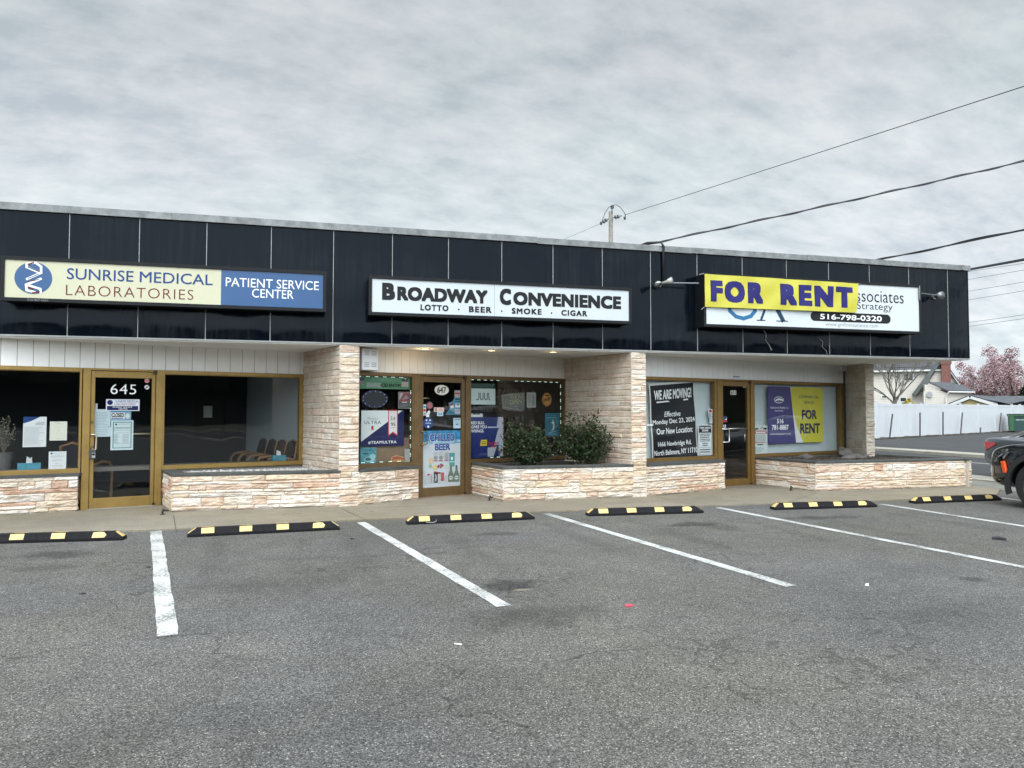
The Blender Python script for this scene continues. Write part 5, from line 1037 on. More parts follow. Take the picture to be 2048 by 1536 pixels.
t = thing('number_plate', C.P(u0, v0, 0), 'small white plate with black number 651 on the glass door', 'number'); MB().pbox(C, (u0, v0, u1, v1), 0, .002).build('plate', M('plate_white', (.6, .6, .58), .5), t); MB().text(C, (u0+.012, v0+.01, u1-.012, v1-.01), '651', .0035, .02).build('lettering', blk, t)
s = Sheet(C, (1486, 770, 1493, 775), 'tiny white label at the top corner of the door of number 651', 'label', paper, 'label'); s.lines(.1, .9, .2, .8, 1)
s = Sheet(C, (1444.8, 832.5, 1454, 845), 'red white and blue sticker at the left of the door of number 651', 'sticker', M('night_blue_print', (.02, .03, .12), .5), 'door_sticker', .0015); s.box((.05, .1, .95, .38), redi).poly([(.5, .45), (.95, .45), (.95, .7)], paper)
s = Sheet(C, (1444.8, 849, 1452, 857), 'small blue and white sticker above the pull of number 651', 'sticker', M('slate_blue_print', (.10, .12, .26), .5), 'door_sticker', .0015); s.poly([(.1, .9), (.5, .1), (.4, .9)], paper).box((.7, .2, .9, .9), paper)
s = Sheet(C, (1509.5, 851, 1535.5, 908), 'tall towing notice with a truck picture left of the purple and yellow poster', 'notice', M('pale_green_white_board', (.60, .66, .64), .6), 'notice')
s.box((.04, .71, .98, .79), M('crimson_print', (.38, .06, .10), .6)).lines(.12, .86, .725, .775, 1, wink, 5, .02, .8).lines(.06, .94, .80, .83, 1, redi, 3, .05, .7).poly([(.04, .86), (.1, .91), (.3, .91), (.34, .86)], blk, 'truck').poly([(.40, .87), (.48, .87), (.58, .96), (.68, .92), (.66, .90), (.58, .93)], blk, 'truck').poly([(.66, .86), (.96, .86), (.96, .92), (.72, .92)], blk, 'truck').disc(.12, .86, .05, .02, blk, 'truck').disc(.86, .86, .05, .02, blk, 'truck').lines(.06, .94, .44, .69, 8, gink, 4, .1).lines(.06, .94, .38, .43, 1, redi, 6, .1, .5).lines(.2, .7, .30, .36, 1, blk, 6, .1, .6).lines(.06, .9, .05, .26, 5, M('sea_grey_ink', (.22, .32, .34), .6), 6, .5)
pu = (1536.5, 774, 1646, 885.5); s = Sheet(C, pu, 'large purple and yellow poster reading COMMERCIAL SPACE FOR RENT', 'poster', M('purple_poster_print', (.036, .03, .15), .45), 'poster', -.003)
yp = M('acid_yellow_print', (.53, .50, .035), .45)
s.poly([(.395+.095*(1-k/12), k/12) for k in range(13)]+[(1, 1), (1, 0)], paper).poly([(.405+.215*(1-k/12)**2, k/12) for k in range(13)]+[(1, 1), (1, 0)], yp)
s.text((.55, .80, .93, .85), 'COMMERCIAL', purp, .008).text((.645, .70, .83, .75), 'SPACE', purp, .008).text((.60, .42, .88, .59), 'FOR', vdk, .035).text((.565, .16, .94, .345), 'RENT', vdk, .035)
s.disc(.19, .765, .085, .06, wink).disc(.19, .765, .078, .053, MATS['purple_poster_print']).poly([(.12, .74), (.2, .76), (.27, .745), (.26, .775), (.2, .79), (.13, .77)], wink).lines(.135, .245, .79, .81, 1, wink, 2, .1).lines(.135, .245, .715, .73, 1, wink, 2, .1)
s.text((.04, .60, .36, .645), 'Universal Realty L.I.', wink, .0).text((.12, .56, .26, .585), 'Real Estate', wink).text((.15, .35, .265, .43), '516', wink, .018).text((.06, .235, .355, .325), '781-8887', wink, .018).text((.03, .15, .39, .175), 'WWW.UNIVERSALREALTYLI.COM', wink)
# ---------------------------------------------------------------- bushes in the middle planter
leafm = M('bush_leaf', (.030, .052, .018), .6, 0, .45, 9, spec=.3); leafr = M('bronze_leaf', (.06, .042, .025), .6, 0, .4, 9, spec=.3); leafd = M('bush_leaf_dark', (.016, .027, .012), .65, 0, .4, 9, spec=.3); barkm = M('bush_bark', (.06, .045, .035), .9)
def leafq(mb, p, d, l, w, r):
    n = d.cross(Vector((r.uniform(-1, 1), r.uniform(-1, 1), r.uniform(-1, 1)))).normalized(); mb.add([p, p+d*l*.5+n*w, p+d*l, p+d*l*.5-n*w], [(0, 1, 2, 3)]); mb.keepn = True
def bush(px, py, zc, depth, rx, rz_, label, seedn, nbr=46, per=62, hang=0.0):
    r = random.Random(seedn); base = Vector(depth); t = thing('bush', base, label, 'bush', 'bushes in the middle planter')
    st_, l1, l2, l3 = MB(), MB(), MB(), MB()
    for k in range(nbr):
        a = r.uniform(0, 6.283); e = r.uniform(.12, 1.0)**.7; q = r.uniform(.4, 1.2)
        tip = base+Vector((math.cos(a)*rx*(1.05-.45*e)*q*1.0, math.sin(a)*rx*.62*(1.05-.45*e)*q, .10+rz_*e*r.uniform(.7, 1.15)))
        mid = base+(tip-base)*.5+Vector((r.uniform(-.06, .06), r.uniform(-.06, .06), r.uniform(.0, .10)))
        st_.tube([base+Vector((r.uniform(-.05, .05), r.uniform(-.05, .05), 0)), mid, tip], [.009, .006, .002], 4, False)
        for j in range(per):
            s_ = r.uniform(.30, 1.04); p = (base*(1-s_)**2+mid*2*s_*(1-s_)+tip*s_**2) if s_ < 1 else tip
            p = p+Vector((r.gauss(0, .055), r.gauss(0, .055), r.gauss(0, .045))); d = Vector((r.uniform(-1, 1), r.uniform(-1, 1), r.uniform(-.5, .9))).normalized()
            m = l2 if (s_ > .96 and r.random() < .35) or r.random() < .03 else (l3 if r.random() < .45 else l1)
            leafq(m, p, d, r.uniform(.038, .068), r.uniform(.012, .019), r)
    st_.build('stem', barkm, t); l1.build('foliage', leafm, t); l2.build('young_foliage', leafr, t); l3.build('inner_foliage', leafd, t)
bush(0, 0, 0, (3.86, 12.93, .56), .53, .62, 'broad green bush in front of the right shop window, nearest the blue poster', 1, 86, 84)
bush(0, 0, 0, (4.96, 12.96, .56), .60, .80, 'taller darker green bush with bronze tips against the stone pier', 2, 92, 84)

# ---------------------------------------------------------------- rubber wheel stops
rub = M('black_rubber', (.011, .011, .013), .85, 0, .35, 12, .25, 60, spec=.2); refl = M('yellow_reflective', (.60, .435, .165), .5, 0, .25, 14)
LST = 1.84
def stop_proto():
    t = thing('wheel_stop', (0, 0, 0)); h, b, tp = .10, .085, .045; e = .10
    def sec(x, w, z): return [(x, -w, z), (x, w, z)]
    L2 = LST/2; vs = []; 
    lo = [(-L2, -b, 0), (L2, -b, 0), (L2, b, 0), (-L2, b, 0)]; md = [(x, y, .032) for x, y, _ in lo]; tpv = [(-L2+e, -tp, h), (L2-e, -tp, h), (L2-e, tp, h), (-L2+e, tp, h)]
    vs = lo+md+tpv; fs = [(3, 2, 1, 0), (8, 9, 10, 11)]
    for k in range(4): n = (k+1) % 4; fs += [(k, n, 4+n, 4+k), (4+k, 4+n, 8+n, 8+k)]
    MB().add(vs, fs).build('body', rub, t, bevel=.006)
    r = random.Random(5)
    def face(sgn, x0, x1, k):
        def p(x, s): y = sgn*(b+(tp-b)*s); z = .032+(h-.032)*s; return (x, y+sgn*.0025, z+.0025)
        q = [p(x0, .06), p(x1, .06), p(x1, .98), p(x0, .98)]
        if k == 3: q = [p(x0, .06), p(x1-.01, .06), p(x1+.01, .5), p(x1-.02, .92), p((x0+x1)/2, 1.0), p(x0+.01, .9)]
        n_ = len(q); back = [(x, y-sgn*.004, z-.004) for x, y, z in q]
        return MB().add(q+back, [tuple(range(n_)), tuple(range(2*n_-1, n_-1, -1))]+[(i, (i+1) % n_, n_+(i+1) % n_, n_+i) for i in range(n_)])
    for k in range(4):
        x = -L2+.235+k*.445
        for sgn in (-1, 1): face(sgn, x-.075, x+.075, k).build('reflector', refl, t)
    for sgn in (-1, 1):
        def p(y, s): return (sgn*(L2-e*s)+sgn*.003, y*(b+(tp-b)*s)/b, .032+(h-.032)*s+.003)
        q = [p(-.055, .1), p(.055, .1), p(.05, .95), p(-.05, .95)]; back = [(x-sgn*.006, y, z-.004) for x, y, z in q]
        MB().add(q+back, [(0, 1, 2, 3), (7, 6, 5, 4), (0, 1, 5, 4), (1, 2, 6, 5), (2, 3, 7, 6), (3, 0, 4, 7)]).build('end_reflector', refl, t)
    return t
protos = stop_proto(); first = True
for a, b, lb in (((-60, 1089.5), (245, 1081), 'leftmost wheel stop, cut off by the picture edge, in front of the door numbered 645'), ((377, 1075), (677, 1060), 'wheel stop in front of the gravel planter'), ((814, 1050), (1071, 1039), 'wheel stop with a bent white wire on it, in front of the door numbered 647'), ((1177, 1033), (1408, 1026.5), 'wheel stop in front of the second stone pier and the WE ARE MOVING window'), ((1550, 1020.5), (1756, 1014.5), 'wheel stop in front of the left end of the boulder planter'), ((1828, 1008), (2008, 1001), 'rightmost wheel stop, just left of the black car')):
    Aa, Bb = atZ(*a), atZ(*b); d = (Bb-Aa).normalized()
    if a[0] < 0: Aa = Bb-d*LST
    c = (Aa+Bb)/2+Vector((-d.y, d.x, 0))*.085; rz = math.atan2(d.y, d.x)
    if first: protos.location = (c.x, c.y, .004); protos.rotation_euler = (0, 0, rz); tag(protos, lb, 'wheel stop', 'black and yellow wheel stops'); first = False
    else: o = copy_tree(protos, (c.x, c.y, .004), rz, lb); o['category'] = 'wheel stop'; o['group'] = 'black and yellow wheel stops'
# litter
q = [atZ(x, 1048.2-.043*(x-860), 0)+Vector((0, -.012, .012+.0078*(1047-y))) for x, y in ((850, 1041), (853, 1045), (866, 1046), (872, 1044), (872, 1041))]
tag(MB().tube(q, .006, 6).build('bent_wire', trim_w), 'bent white wire lying on a wheel stop', 'wire')
p = atZ(1258, 1212.5); mb = MB(); vs = [(p.x-.036, p.y-.018, .004), (p.x+.032, p.y-.02, .006), (p.x+.037, p.y+.02, .013), (p.x+.012, p.y+.007, .017), (p.x-.032, p.y+.02, .008)]; mb.add(vs+[(x, y, z-.003) for x, y, z in vs], [(0, 1, 2, 3, 4), (9, 8, 7, 6, 5)]+[(i, (i+1) % 5, 5+(i+1) % 5, 5+i) for i in range(5)])
tag(mb.build('candy_wrapper', M('red_foil', (.42, .03, .06), .4)), 'crumpled red wrapper lying on the asphalt', 'litter')
p = atZ(1734, 1171.5); mb = MB(); mb.ball((p.x, p.y, .010), .019, 8, 6, (1, .8, .6), .35, random.Random(2)); tag(mb.build('crumpled_paper', paper), 'small crumpled white paper on the asphalt at the right', 'litter')
a_, b_ = atZ(909, 1289), atZ(924, 1290.5); tag(MB().tube([a_+Vector((0, 0, .005)), b_+Vector((0, 0, .005))], .005, 6).build('cigarette_end', paper), 'white cigarette end lying on the asphalt in the foreground', 'litter')
a_, b_ = atZ(1984, 1078.5), atZ(2013, 1081); mb = MB().tube([a_+Vector((0, 0, .012)), (a_+b_)/2+Vector((0, 0, .02)), b_+Vector((0, 0, .012))], [.02, .025, .018], 6); tag(mb.build('black_rag', M('dark_cloth', (.03, .03, .035), .9)), 'short black rag on the asphalt near the right edge', 'litter')
for (x, y, lb) in ((297, 1134, 'black bottle cap left of the nearest white line'), (165, 1187, 'dark twig on the asphalt at the left'), (704, 1077, 'tiny black stone below a wheel stop end')):
    p = atZ(x, y, .006); mb = MB().ball((p.x, p.y, .006), .018, 8, 5, (1.3, .7, .45), .2, random.Random(x)); tag(mb.build('pebble', black_m), lb, 'litter')
# pothole patch
p = atZ(1046, 1180); mb = MB(); r = random.Random(6); mb.add([(p.x+.10*(1+r.uniform(-.3, .3))*math.cos(a*.6283), p.y+.035*(1+r.uniform(-.3, .3))*math.sin(a*.6283), .003) for a in range(10)], [tuple(range(10))]); struct(mb.build('asphalt_patch', M('bare_gravel_base', (.15, .13, .10), .95, 0, .4, 25)))

# ---------------------------------------------------------------- cars
glass_car = M('dark_car_glass', (.012, .014, .016), .06, 0, spec=.8); tyre = M('tyre_rubber', (.014, .014, .015), .8); rimm = M('alloy_rim', (.10, .10, .11), .35, .8); redl = M('red_tail_lens', (.42, .012, .02), .15, spec=.7); chrome = M('car_chrome', (.75, .75, .76), .12, 1.0)
lensd = M('smoked_lens', (.05, .055, .06), .1, spec=.8); orangel = M('orange_marker', (.75, .09, .02), .25)
def loft(mb, secs):
    n = len(secs[0][1]); full = []
    for x, pr in secs: full.append([Vector((x, y, z)) for y, z in pr]+[Vector((x, -y, z)) for y, z in pr[-2:0:-1]])
    m = len(full[0]); k = len(mb.v)
    for f in full: mb.v += f
    for i in range(len(full)-1):
        for j in range(m): mb.f.append((k+i*m+j, k+i*m+(j+1) % m, k+(i+1)*m+(j+1) % m, k+(i+1)*m+j))
    mb.f.append(tuple(k+j for j in range(m-1, -1, -1))); mb.f.append(tuple(k+(len(full)-1)*m+j for j in range(m)))
    return mb
def carsec(w, zb, zbelt, cw, zr, rw): return [(0, zb), (w*.7, zb), (w*.96, zb+.10), (w, zb+.3*(zbelt-zb)+.05), (w*.985, zbelt-.10), (w*.955, zbelt), (cw, zbelt+.025), (rw+(cw-rw)*.25, zr-.10), (rw, zr-.03), (rw*.6, zr+.01), (0, zr+.02)]
def car(name, loc, rz, label, paintm, secs, wheels, wr, win, lower=None, cladm=None):
    t = thing(name, loc, label, 'car', None, rz); L = Vector(loc)
    tmp = MB(); loft(tmp, secs); tmp.v = [v+L for v in tmp.v]
    body = tmp.build('body', paintm, t, smooth=True)
    sm = body.modifiers.new('round', 'SUBSURF'); sm.levels = 2; sm.render_levels = 2
    # wheel openings cut with cylinders that are thrown away again
    cut = MB(); wmax = max(s[1][3][0] for s in secs)
    for x in wheels:
        for sgn in (-1, 1): cut.tube([L+Vector((x, sgn*(wmax-.26), wr)), L+Vector((x, sgn*(wmax+.2), wr))], wr*1.17, 28)
    co = cut.build('opening', paintm, t); bo = body.modifiers.new('arch', 'BOOLEAN'); bo.operation = 'DIFFERENCE'; bo.object = co; bo.solver = 'EXACT'
    bpy.context.view_layer.update(); dg = bpy.context.evaluated_depsgraph_get(); me = bpy.data.meshes.new_from_object(body.evaluated_get(dg)); body.modifiers.clear(); body.data = me; bpy.data.objects.remove(co)
    if not me.materials: me.materials.append(paintm)
    while len(me.materials) > 1: me.materials.pop()
    try: me.set_sharp_from_angle(angle=R(40))
    except Exception: pass
    for x in wheels:
        for sgn in (-1, 1):
            y = sgn*(wmax-.14); c = L+Vector((x, y, wr)); mb = MB(); ring = [(-.11, .62), (-.11, .93), (-.085, 1), (.085, 1), (.11, .93), (.11, .62)]; vs = []; n = 32
            for k in range(n):
                a = 6.28318*k/n; vs += [c+Vector((rr*wr*math.cos(a), o, rr*wr*math.sin(a))) for o, rr in ring]
            m = len(ring); mb.add(vs, [(k*m+j, ((k+1) % n)*m+j, ((k+1) % n)*m+(j+1) % m, k*m+(j+1) % m) for k in range(n) for j in range(m)])
            wh = mb.build('wheel', tyre, t, smooth=False); mb = MB()
            for k in range(5):
                a = 6.28318*k/5; d = Vector((math.cos(a), 0, math.sin(a))); q = Vector((-math.sin(a), 0, math.cos(a))); o = Vector((0, sgn*.095, 0)); b_ = Vector((0, sgn*.05, 0))
                mb.add([c+o+q*.03, c+o+d*wr*.60+q*.05, c+o+d*wr*.60-q*.05, c+o-q*.03, c+b_+q*.03, c+b_+d*wr*.60+q*.05, c+b_+d*wr*.60-q*.05, c+b_-q*.03], [(0, 1, 2, 3), (7, 6, 5, 4), (0, 1, 5, 4), (1, 2, 6, 5), (2, 3, 7, 6)])
            n = 28; vs = []
            for k in range(n): a = 6.28318*k/n; vs += [c+Vector((rr*wr*math.cos(a), sgn*o, rr*wr*math.sin(a))) for o, rr in ((.105, .66), (.09, .58), (.02, .56))]
            mb.add(vs, [(k*3+j, ((k+1) % n)*3+j, ((k+1) % n)*3+j+1, k*3+j+1) for k in range(n) for j in (0, 1)]); mb.tube([c+Vector((0, sgn*.03, 0)), c+Vector((0, sgn*.10, 0))], .07, 12)
            mb.build('rim', rimm, wh); MB().tube([c+Vector((0, sgn*.0, 0)), c+Vector((0, sgn*.03, 0))], wr*.6, 20).build('brake_disc', M('brake_grey', (.08, .08, .08), .5, .5), wh)
    for nm, quads in win.items():
        mb = MB()
        for qd in quads:
            for s in (1, -1): mb.add([L+Vector((x, s*y, z)) for x, y, z in qd], [tuple(range(len(qd)))])
        mb.build(nm, glass_car, t)
    return t, L
def both(t, L, name, pts, m, th=.02, smooth=False):
    for s in (1, -1):
        q = [Vector((x, s*y, z)) for x, y, z in pts]; c = sum(q, Vector())/len(q); nrm = (q[1]-q[0]).cross(q[2]-q[0]).normalized()
        if nrm.dot(Vector((c.x*.0+(.001 if abs(nrm.y) > .3 else c.x), s if abs(nrm.y) > .3 else 0, 0))) < 0: nrm = -nrm
        n = len(q); MB().add([L+p+nrm*th for p in q]+[L+p-nrm*.03 for p in q], [tuple(range(n)), tuple(range(2*n-1, n-1, -1))]+[(i, (i+1) % n, n+(i+1) % n, n+i) for i in range(n)]).build(name, m, t, bevel=.008)
# black SUV, nose towards the shops
blackp = M('black_car_paint', (.006, .007, .009), .16, 0, spec=.6, coat=1.0); clad = M('black_cladding', (.018, .018, .019), .6)
W = .955
secs = [(-2.40, carsec(W*.80, .45, 1.02, .70, 1.10, .55)), (-2.34, carsec(W*.92, .34, 1.10, .78, 1.45, .60)), (-2.0, carsec(W*.99, .30, 1.12, .84, 1.70, .62)), (-1.2, carsec(W, .28, 1.10, .85, 1.74, .64)), (0, carsec(W, .27, 1.08, .85, 1.74, .65)), (.35, carsec(W, .27, 1.07, .84, 1.71, .63)), (1.02, carsec(W, .27, 1.065, .83, 1.12, .70)), (1.30, carsec(W, .27, 1.06, .82, 1.10, .62)), (1.85, carsec(W*.985, .27, 1.02, .80, 1.065, .58)), (2.20, carsec(W*.95, .27, .96, .76, 1.01, .55)), (2.36, carsec(W*.86, .29, .88, .70, .93, .5)), (2.43, carsec(W*.74, .33, .72, .62, .76, .45))]
suv, L = car('parked_car', (12.06, 7.80, 0), R(90), 'black sport utility car with an orange side marker, cut off by the right edge', blackp, secs, (-1.42, 1.45), .375, {'side_window': [[(-1.9, .800, 1.20), (-.9, .842, 1.17), (-.9, .70, 1.62), (-1.7, .68, 1.60)], [(-.82, .842, 1.165), (.55, .842, 1.145), (.15, .70, 1.62), (-.82, .70, 1.63)]], 'windscreen': [[(1.0, .0, 1.17), (1.0, .70, 1.15), (.42, .60, 1.67), (.42, 0, 1.70)]]})
both(suv, L, 'headlight', [(2.26, .80, .915), (1.92, .935, .95), (1.96, .945, .86), (2.10, .91, .80), (2.32, .78, .80)], lensd, .012)
both(suv, L, 'headlight_trim', [(2.02, .925, .80), (1.90, .95, .90), (1.87, .952, .90), (1.98, .935, .78)], chrome, .015)
both(suv, L, 'fog_lamp_bezel', [(2.40, .70, .66), (2.20, .87, .72), (2.22, .875, .48), (2.40, .72, .45)], M('bezel_grey', (.035, .036, .03), .4), .018)
both(suv, L, 'fog_lamp', [(2.38, .74, .60), (2.28, .82, .61), (2.28, .82, .54), (2.38, .74, .53)], M('clear_lamp', (.5, .5, .48), .2), .03)
both(suv, L, 'side_marker', [(2.04, .945, .74), (1.97, .955, .75), (1.92, .96, .56), (1.99, .952, .55)], orangel, .012)
both(suv, L, 'bumper_highlight', [(2.34, .78, .74), (2.16, .89, .80), (2.14, .90, .745), (2.30, .80, .70)], M('highlight_grey', (.035, .04, .045), .2, 0, coat=1.0), .012)  # highlight on the black bumper, put in as a lighter grey piece
for x in (-1.42, 1.45):
    for s in (1, -1):
        mb = MB(); n = 20; vs = []
        for k in range(n+1):
            a = -.35+(math.pi+.7)*k/n; ca, sa = math.cos(a), math.sin(a)
            for rr, o in ((.43, W-.03), (.43, W+.012), (.52, W+.008), (.53, W-.05)): vs.append(L+Vector((x+rr*ca, s*o, max(.2, .375+rr*sa))))
        mb.add(vs, [(k*4+j, (k+1)*4+j, (k+1)*4+j+1, k*4+j+1) for k in range(n) for j in range(3)]); mb.build('arch_cladding', clad, suv)
MB().add([L+Vector(p) for p in ((2.445, -.6, .80), (2.445, .6, .80), (2.41, .62, .90), (2.41, -.62, .90))], [(0, 1, 2, 3)]).build('grille', black_m, suv)
for s in (1, -1):
    MB().ball(L+Vector((.72, s*1.08, 1.17)), .11, 10, 8, (.6, 1, .75)).build('side_mirror', blackp, suv, smooth=True); MB().tube([L+Vector((.0, s*.965, .98)), L+Vector((-.2, s*.965, .985))], .016, 6).build('door_handle', blackp, suv)
# grey sedan at the kerb of the side street, tail towards the shops
greyp = M('charcoal_car_paint', (.075, .082, .098), .22, .3, spec=.6, coat=1.0)
W = .93
secs = [(-2.44, carsec(W*.80, .34, .80, .60, .83, .45)), (-2.38, carsec(W*.90, .27, .92, .70, .95, .5)), (-2.15, carsec(W*.96, .22, .96, .74, .985, .56)), (-1.75, carsec(W*.99, .20, .95, .77, 1.00, .60)), (-1.5, carsec(W, .20, .94, .78, 1.06, .58)), (-.75, carsec(W, .20, .93, .78, 1.40, .56)), (0, carsec(W, .20, .92, .78, 1.44, .57)), (.5, carsec(W, .20, .91, .77, 1.40, .56)), (1.25, carsec(W, .20, .90, .76, .98, .62)), (1.9, carsec(W*.97, .21, .84, .72, .88, .55)), (2.35, carsec(W*.86, .25, .70, .64, .74, .48)), (2.45, carsec(W*.72, .30, .60, .55, .63, .42))]
sed, L2 = car('parked_car', (16.45, 11.9, 0), R(-90), 'dark grey sedan with a red tail lamp, half hidden behind the black car', greyp, secs, (-1.40, 1.42), .33, {'side_window': [[(-1.55, .77, .985), (-.05, .785, .965), (-.05, .635, 1.35), (-.75, .62, 1.33)], [(.02, .785, .96), (1.0, .77, .955), (.45, .63, 1.34), (.02, .635, 1.355)]], 'rear_window': [[(-1.52, 0, 1.065), (-1.5, .56, 1.05), (-.85, .50, 1.385), (-.85, 0, 1.41)]]})
both(sed, L2, 'tail_lamp', [(-2.41, .66, .82), (-2.33, .85, .835), (-1.98, .915, .82), (-2.28, .875, .68), (-2.42, .70, .67)], redl, .02)
both(sed, L2, 'window_trim', [(-1.75, .80, .975), (-1.62, .785, .985), (-.80, .635, 1.355), (.3, .65, 1.37), (.3, .655, 1.39), (-.85, .645, 1.38)], chrome, .012)
MB().add([L2+Vector(p) for p in ((-2.36, -.55, .88), (-2.36, .55, .88), (-2.40, .55, .935), (-2.40, -.55, .935), (-2.1, -.60, .945), (-2.1, .60, .945))], [(0, 1, 2, 3), (3, 2, 5, 4), (0, 4, 5, 1)]).build('boot_lip', greyp, sed)
# ---------------------------------------------------------------- behind the side street: fence, poles, dumpster, houses, trees
vinyl = M('white_vinyl', (.56, .58, .61), .4, 0, .04, 1.5); F0 = Vector((30.9, 36.05, 0)); F1 = Vector((72, 56.9, 0))
FN = Pl(F0, (F1-F0).normalized()[:2]); FL_ = (F1-F0).length
ft = thing('vinyl_fence', F0, 'long white vinyl privacy fence behind the far parking lot', 'fence')
posts = [FN.U(x, 0, 840) for x in (1700, 1753, 1801, 1821, 1843, 1884, 1921, 1956.5, 1990, 2024)]
while posts[-1] < FL_: posts.append(posts[-1]+2.4)
HF = 2.08
for k, u in enumerate(posts):
    h = HF+.004*u
    MB().pbox(FN, (u-.065, 0, u+.065, h+.05), -.065, .065).pbox(FN, (u-.08, h+.05, u+.08, h+.085), -.08, .08).build('post', vinyl, ft)
    if k+1 < len(posts):
        w = posts[k+1]; mb = MB(); n = max(2, round((w-u)/.3)); mb.pbox(FN, (u+.066, h-.16, w-.066, h), -.025, .025); mb.pbox(FN, (u+.066, .06, w-.066, .22), -.025, .025)
        for i in range(n): a, b = u+.066+(w-u-.132)*i/n, u+.066+(w-u-.132)*(i+1)/n; mb.pbox(FN, (a+.004, .22, b-.004, h-.16), -.012, .012)
        mb.build('panel', vinyl, ft)
polm = M('rusty_black_pole', (.04, .035, .035), .7)
pz = [((1779, 872), (1785, 828), 'leaning dark pole at the left end of the white fence'), ((1840, 873), (1840, 825), 'upright dark pole, second from the left along the white fence'), ((1886, 869.5), (1886, 824), 'upright dark pole in the middle of the white fence'), ((1921, 867), (1925, 825), 'leaning dark pole right of the middle of the white fence'), ((1960.5, 868), (1961, 855), 'short dark stub before the white fence'), ((1998, 865), (2002.5, 826), 'leaning dark pole beside the green dumpster')]
for a, b, lb in pz:
    u, _ = FN.hit(*a, .35); ub, vb = FN.hit(*b, .35); tag(MB().tube([FN.P(u, 0, .35), FN.P(ub, vb, .35)], .042, 8).build('steel_pole', polm), lb, 'pole', 'dark poles along the white fence')
dirtm = M('dark_litter_leaves', (.05, .04, .03), .95, 0, .4, 3); mb = MB(); r = random.Random(4); u = 0
while u < 40: w = r.uniform(.5, 2); mb.prism(FN, [(u, .0), (u+w, .0), (u+w*.8, .05), (u+w*.3, r.uniform(.04, .12))], .07, .5); u += w*r.uniform(.8, 1.3)
struct(mb.build('leaf_litter', dirtm), 'stuff')
# dumpster
gdm = M('green_dumpster_paint', (.022, .095, .035), .5, 0, .2, 2); gdk = M('dark_green_paint', (.012, .050, .045), .5, 0, .2, 2)
DP = Pl(CAM+ray(2019, 826)*60, (.72, -.69)); DP.o.z = 0; u0, v1 = DP.hit(2019, 829); c = DP.P(u0, 0, 0); td = thing('dumpster', c, 'green metal dumpster standing in front of the white fence', 'dumpster')
mb = MB().prism(DP, [(u0, .12), (u0+2.2, .12), (u0+2.3, 1.35), (u0-.05, 1.35)], -1.0, .6); mb.build('bin', gdk, td)
MB().pbox(DP, (u0-.10, 1.28, u0+2.35, 1.40), -1.05, .68).pbox(DP, (u0-.08, .12, u0+.22, 1.30), .55, .66).pbox(DP, (u0+2.1, .12, u0+2.33, 1.30), .55, .66).build('rim', gdm, td)
MB().pbox(DP, (u0-.08, 1.40, u0+1.1, 1.47), -1.0, .6).pbox(DP, (u0+1.16, 1.40, u0+2.33, 1.47), -1.0, .6).build('lid', black_m, td)
MB().pbox(DP, (u0+.35, .95, u0+.62, 1.03), .602, .606).pbox(DP, (u0+.66, .95, u0+.9, 1.03), .602, .606).build('faded_lettering', M('faded_white_paint', (.3, .36, .34), .7), td)
for du in (.2, 2.0): MB().tube([DP.P(u0+du, .06, .3), DP.P(u0+du, .06, .45)], .09, 10).build('caster', black_m, td)
# house behind the fence
def siding(name, c, sp=.16):
    m = bpy.data.materials.new(name); m.use_nodes = True; nt = m.node_tree; b = nt.nodes['Principled BSDF']; L = nt.links
    tc = nt.nodes.new('ShaderNodeTexCoord'); sp_ = nt.nodes.new('ShaderNodeSeparateXYZ'); L.new(tc.outputs['Object'], sp_.inputs[0])
    w = nt.nodes.new('ShaderNodeMath'); w.operation = 'MULTIPLY'; L.new(sp_.outputs[2], w.inputs[0]); w.inputs[1].default_value = 1/sp
    f = nt.nodes.new('ShaderNodeMath'); f.operation = 'FRACT'; L.new(w.outputs[0], f.inputs[0])
    bp = nt.nodes.new('ShaderNodeBump'); bp.inputs['Strength'].default_value = 1; bp.inputs['Distance'].default_value = .04; bp.invert = True; L.new(f.outputs[0], bp.inputs['Height']); L.new(bp.outputs[0], b.inputs['Normal'])
    n = nt.nodes.new('ShaderNodeTexNoise'); L.new(tc.outputs['Object'], n.inputs['Vector']); n.inputs['Scale'].default_value = 1.2; mr = nt.nodes.new('ShaderNodeMapRange'); L.new(n.outputs[0], mr.inputs[0]); mr.inputs[3].default_value = .88; mr.inputs[4].default_value = 1.1
    g = nt.nodes.new('ShaderNodeMath'); g.operation = 'GREATER_THAN'; L.new(f.outputs[0], g.inputs[0]); g.inputs[1].default_value = .12; h = nt.nodes.new('ShaderNodeMapRange'); L.new(g.outputs[0], h.inputs[0]); h.inputs[3].default_value = .72; h.inputs[4].default_value = 1
    q = nt.nodes.new('ShaderNodeMath'); q.operation = 'MULTIPLY'; L.new(mr.outputs[0], q.inputs[0]); L.new(h.outputs[0], q.inputs[1])
    s = nt.nodes.new('ShaderNodeVectorMath'); s.operation = 'SCALE'; s.inputs[0].default_value = c; L.new(q.outputs[0], s.inputs['Scale']); L.new(s.outputs[0], b.inputs['Base Color']); b.inputs['Roughness'].default_value = .6; return m
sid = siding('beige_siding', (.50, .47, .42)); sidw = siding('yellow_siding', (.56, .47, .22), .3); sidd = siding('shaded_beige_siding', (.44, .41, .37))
roofm = M('asphalt_shingle', (.07, .075, .085), .9, 0, .25, 2, .4, 12); roofg = M('grey_green_shingle', (.10, .115, .115), .9, 0, .2, 2, .4, 12); trimh = M('white_house_trim', (.62, .62, .61), .5); brick = M('red_brick', (.17, .07, .06), .85, 0, .25, 5, .5, 18); dglass = M('dark_window_glass', (.03, .035, .045), .1, spec=.7)
HP = Pl(CAM+ray(1860, 826)*76, (.76, -.65)); HP.o.z = 0
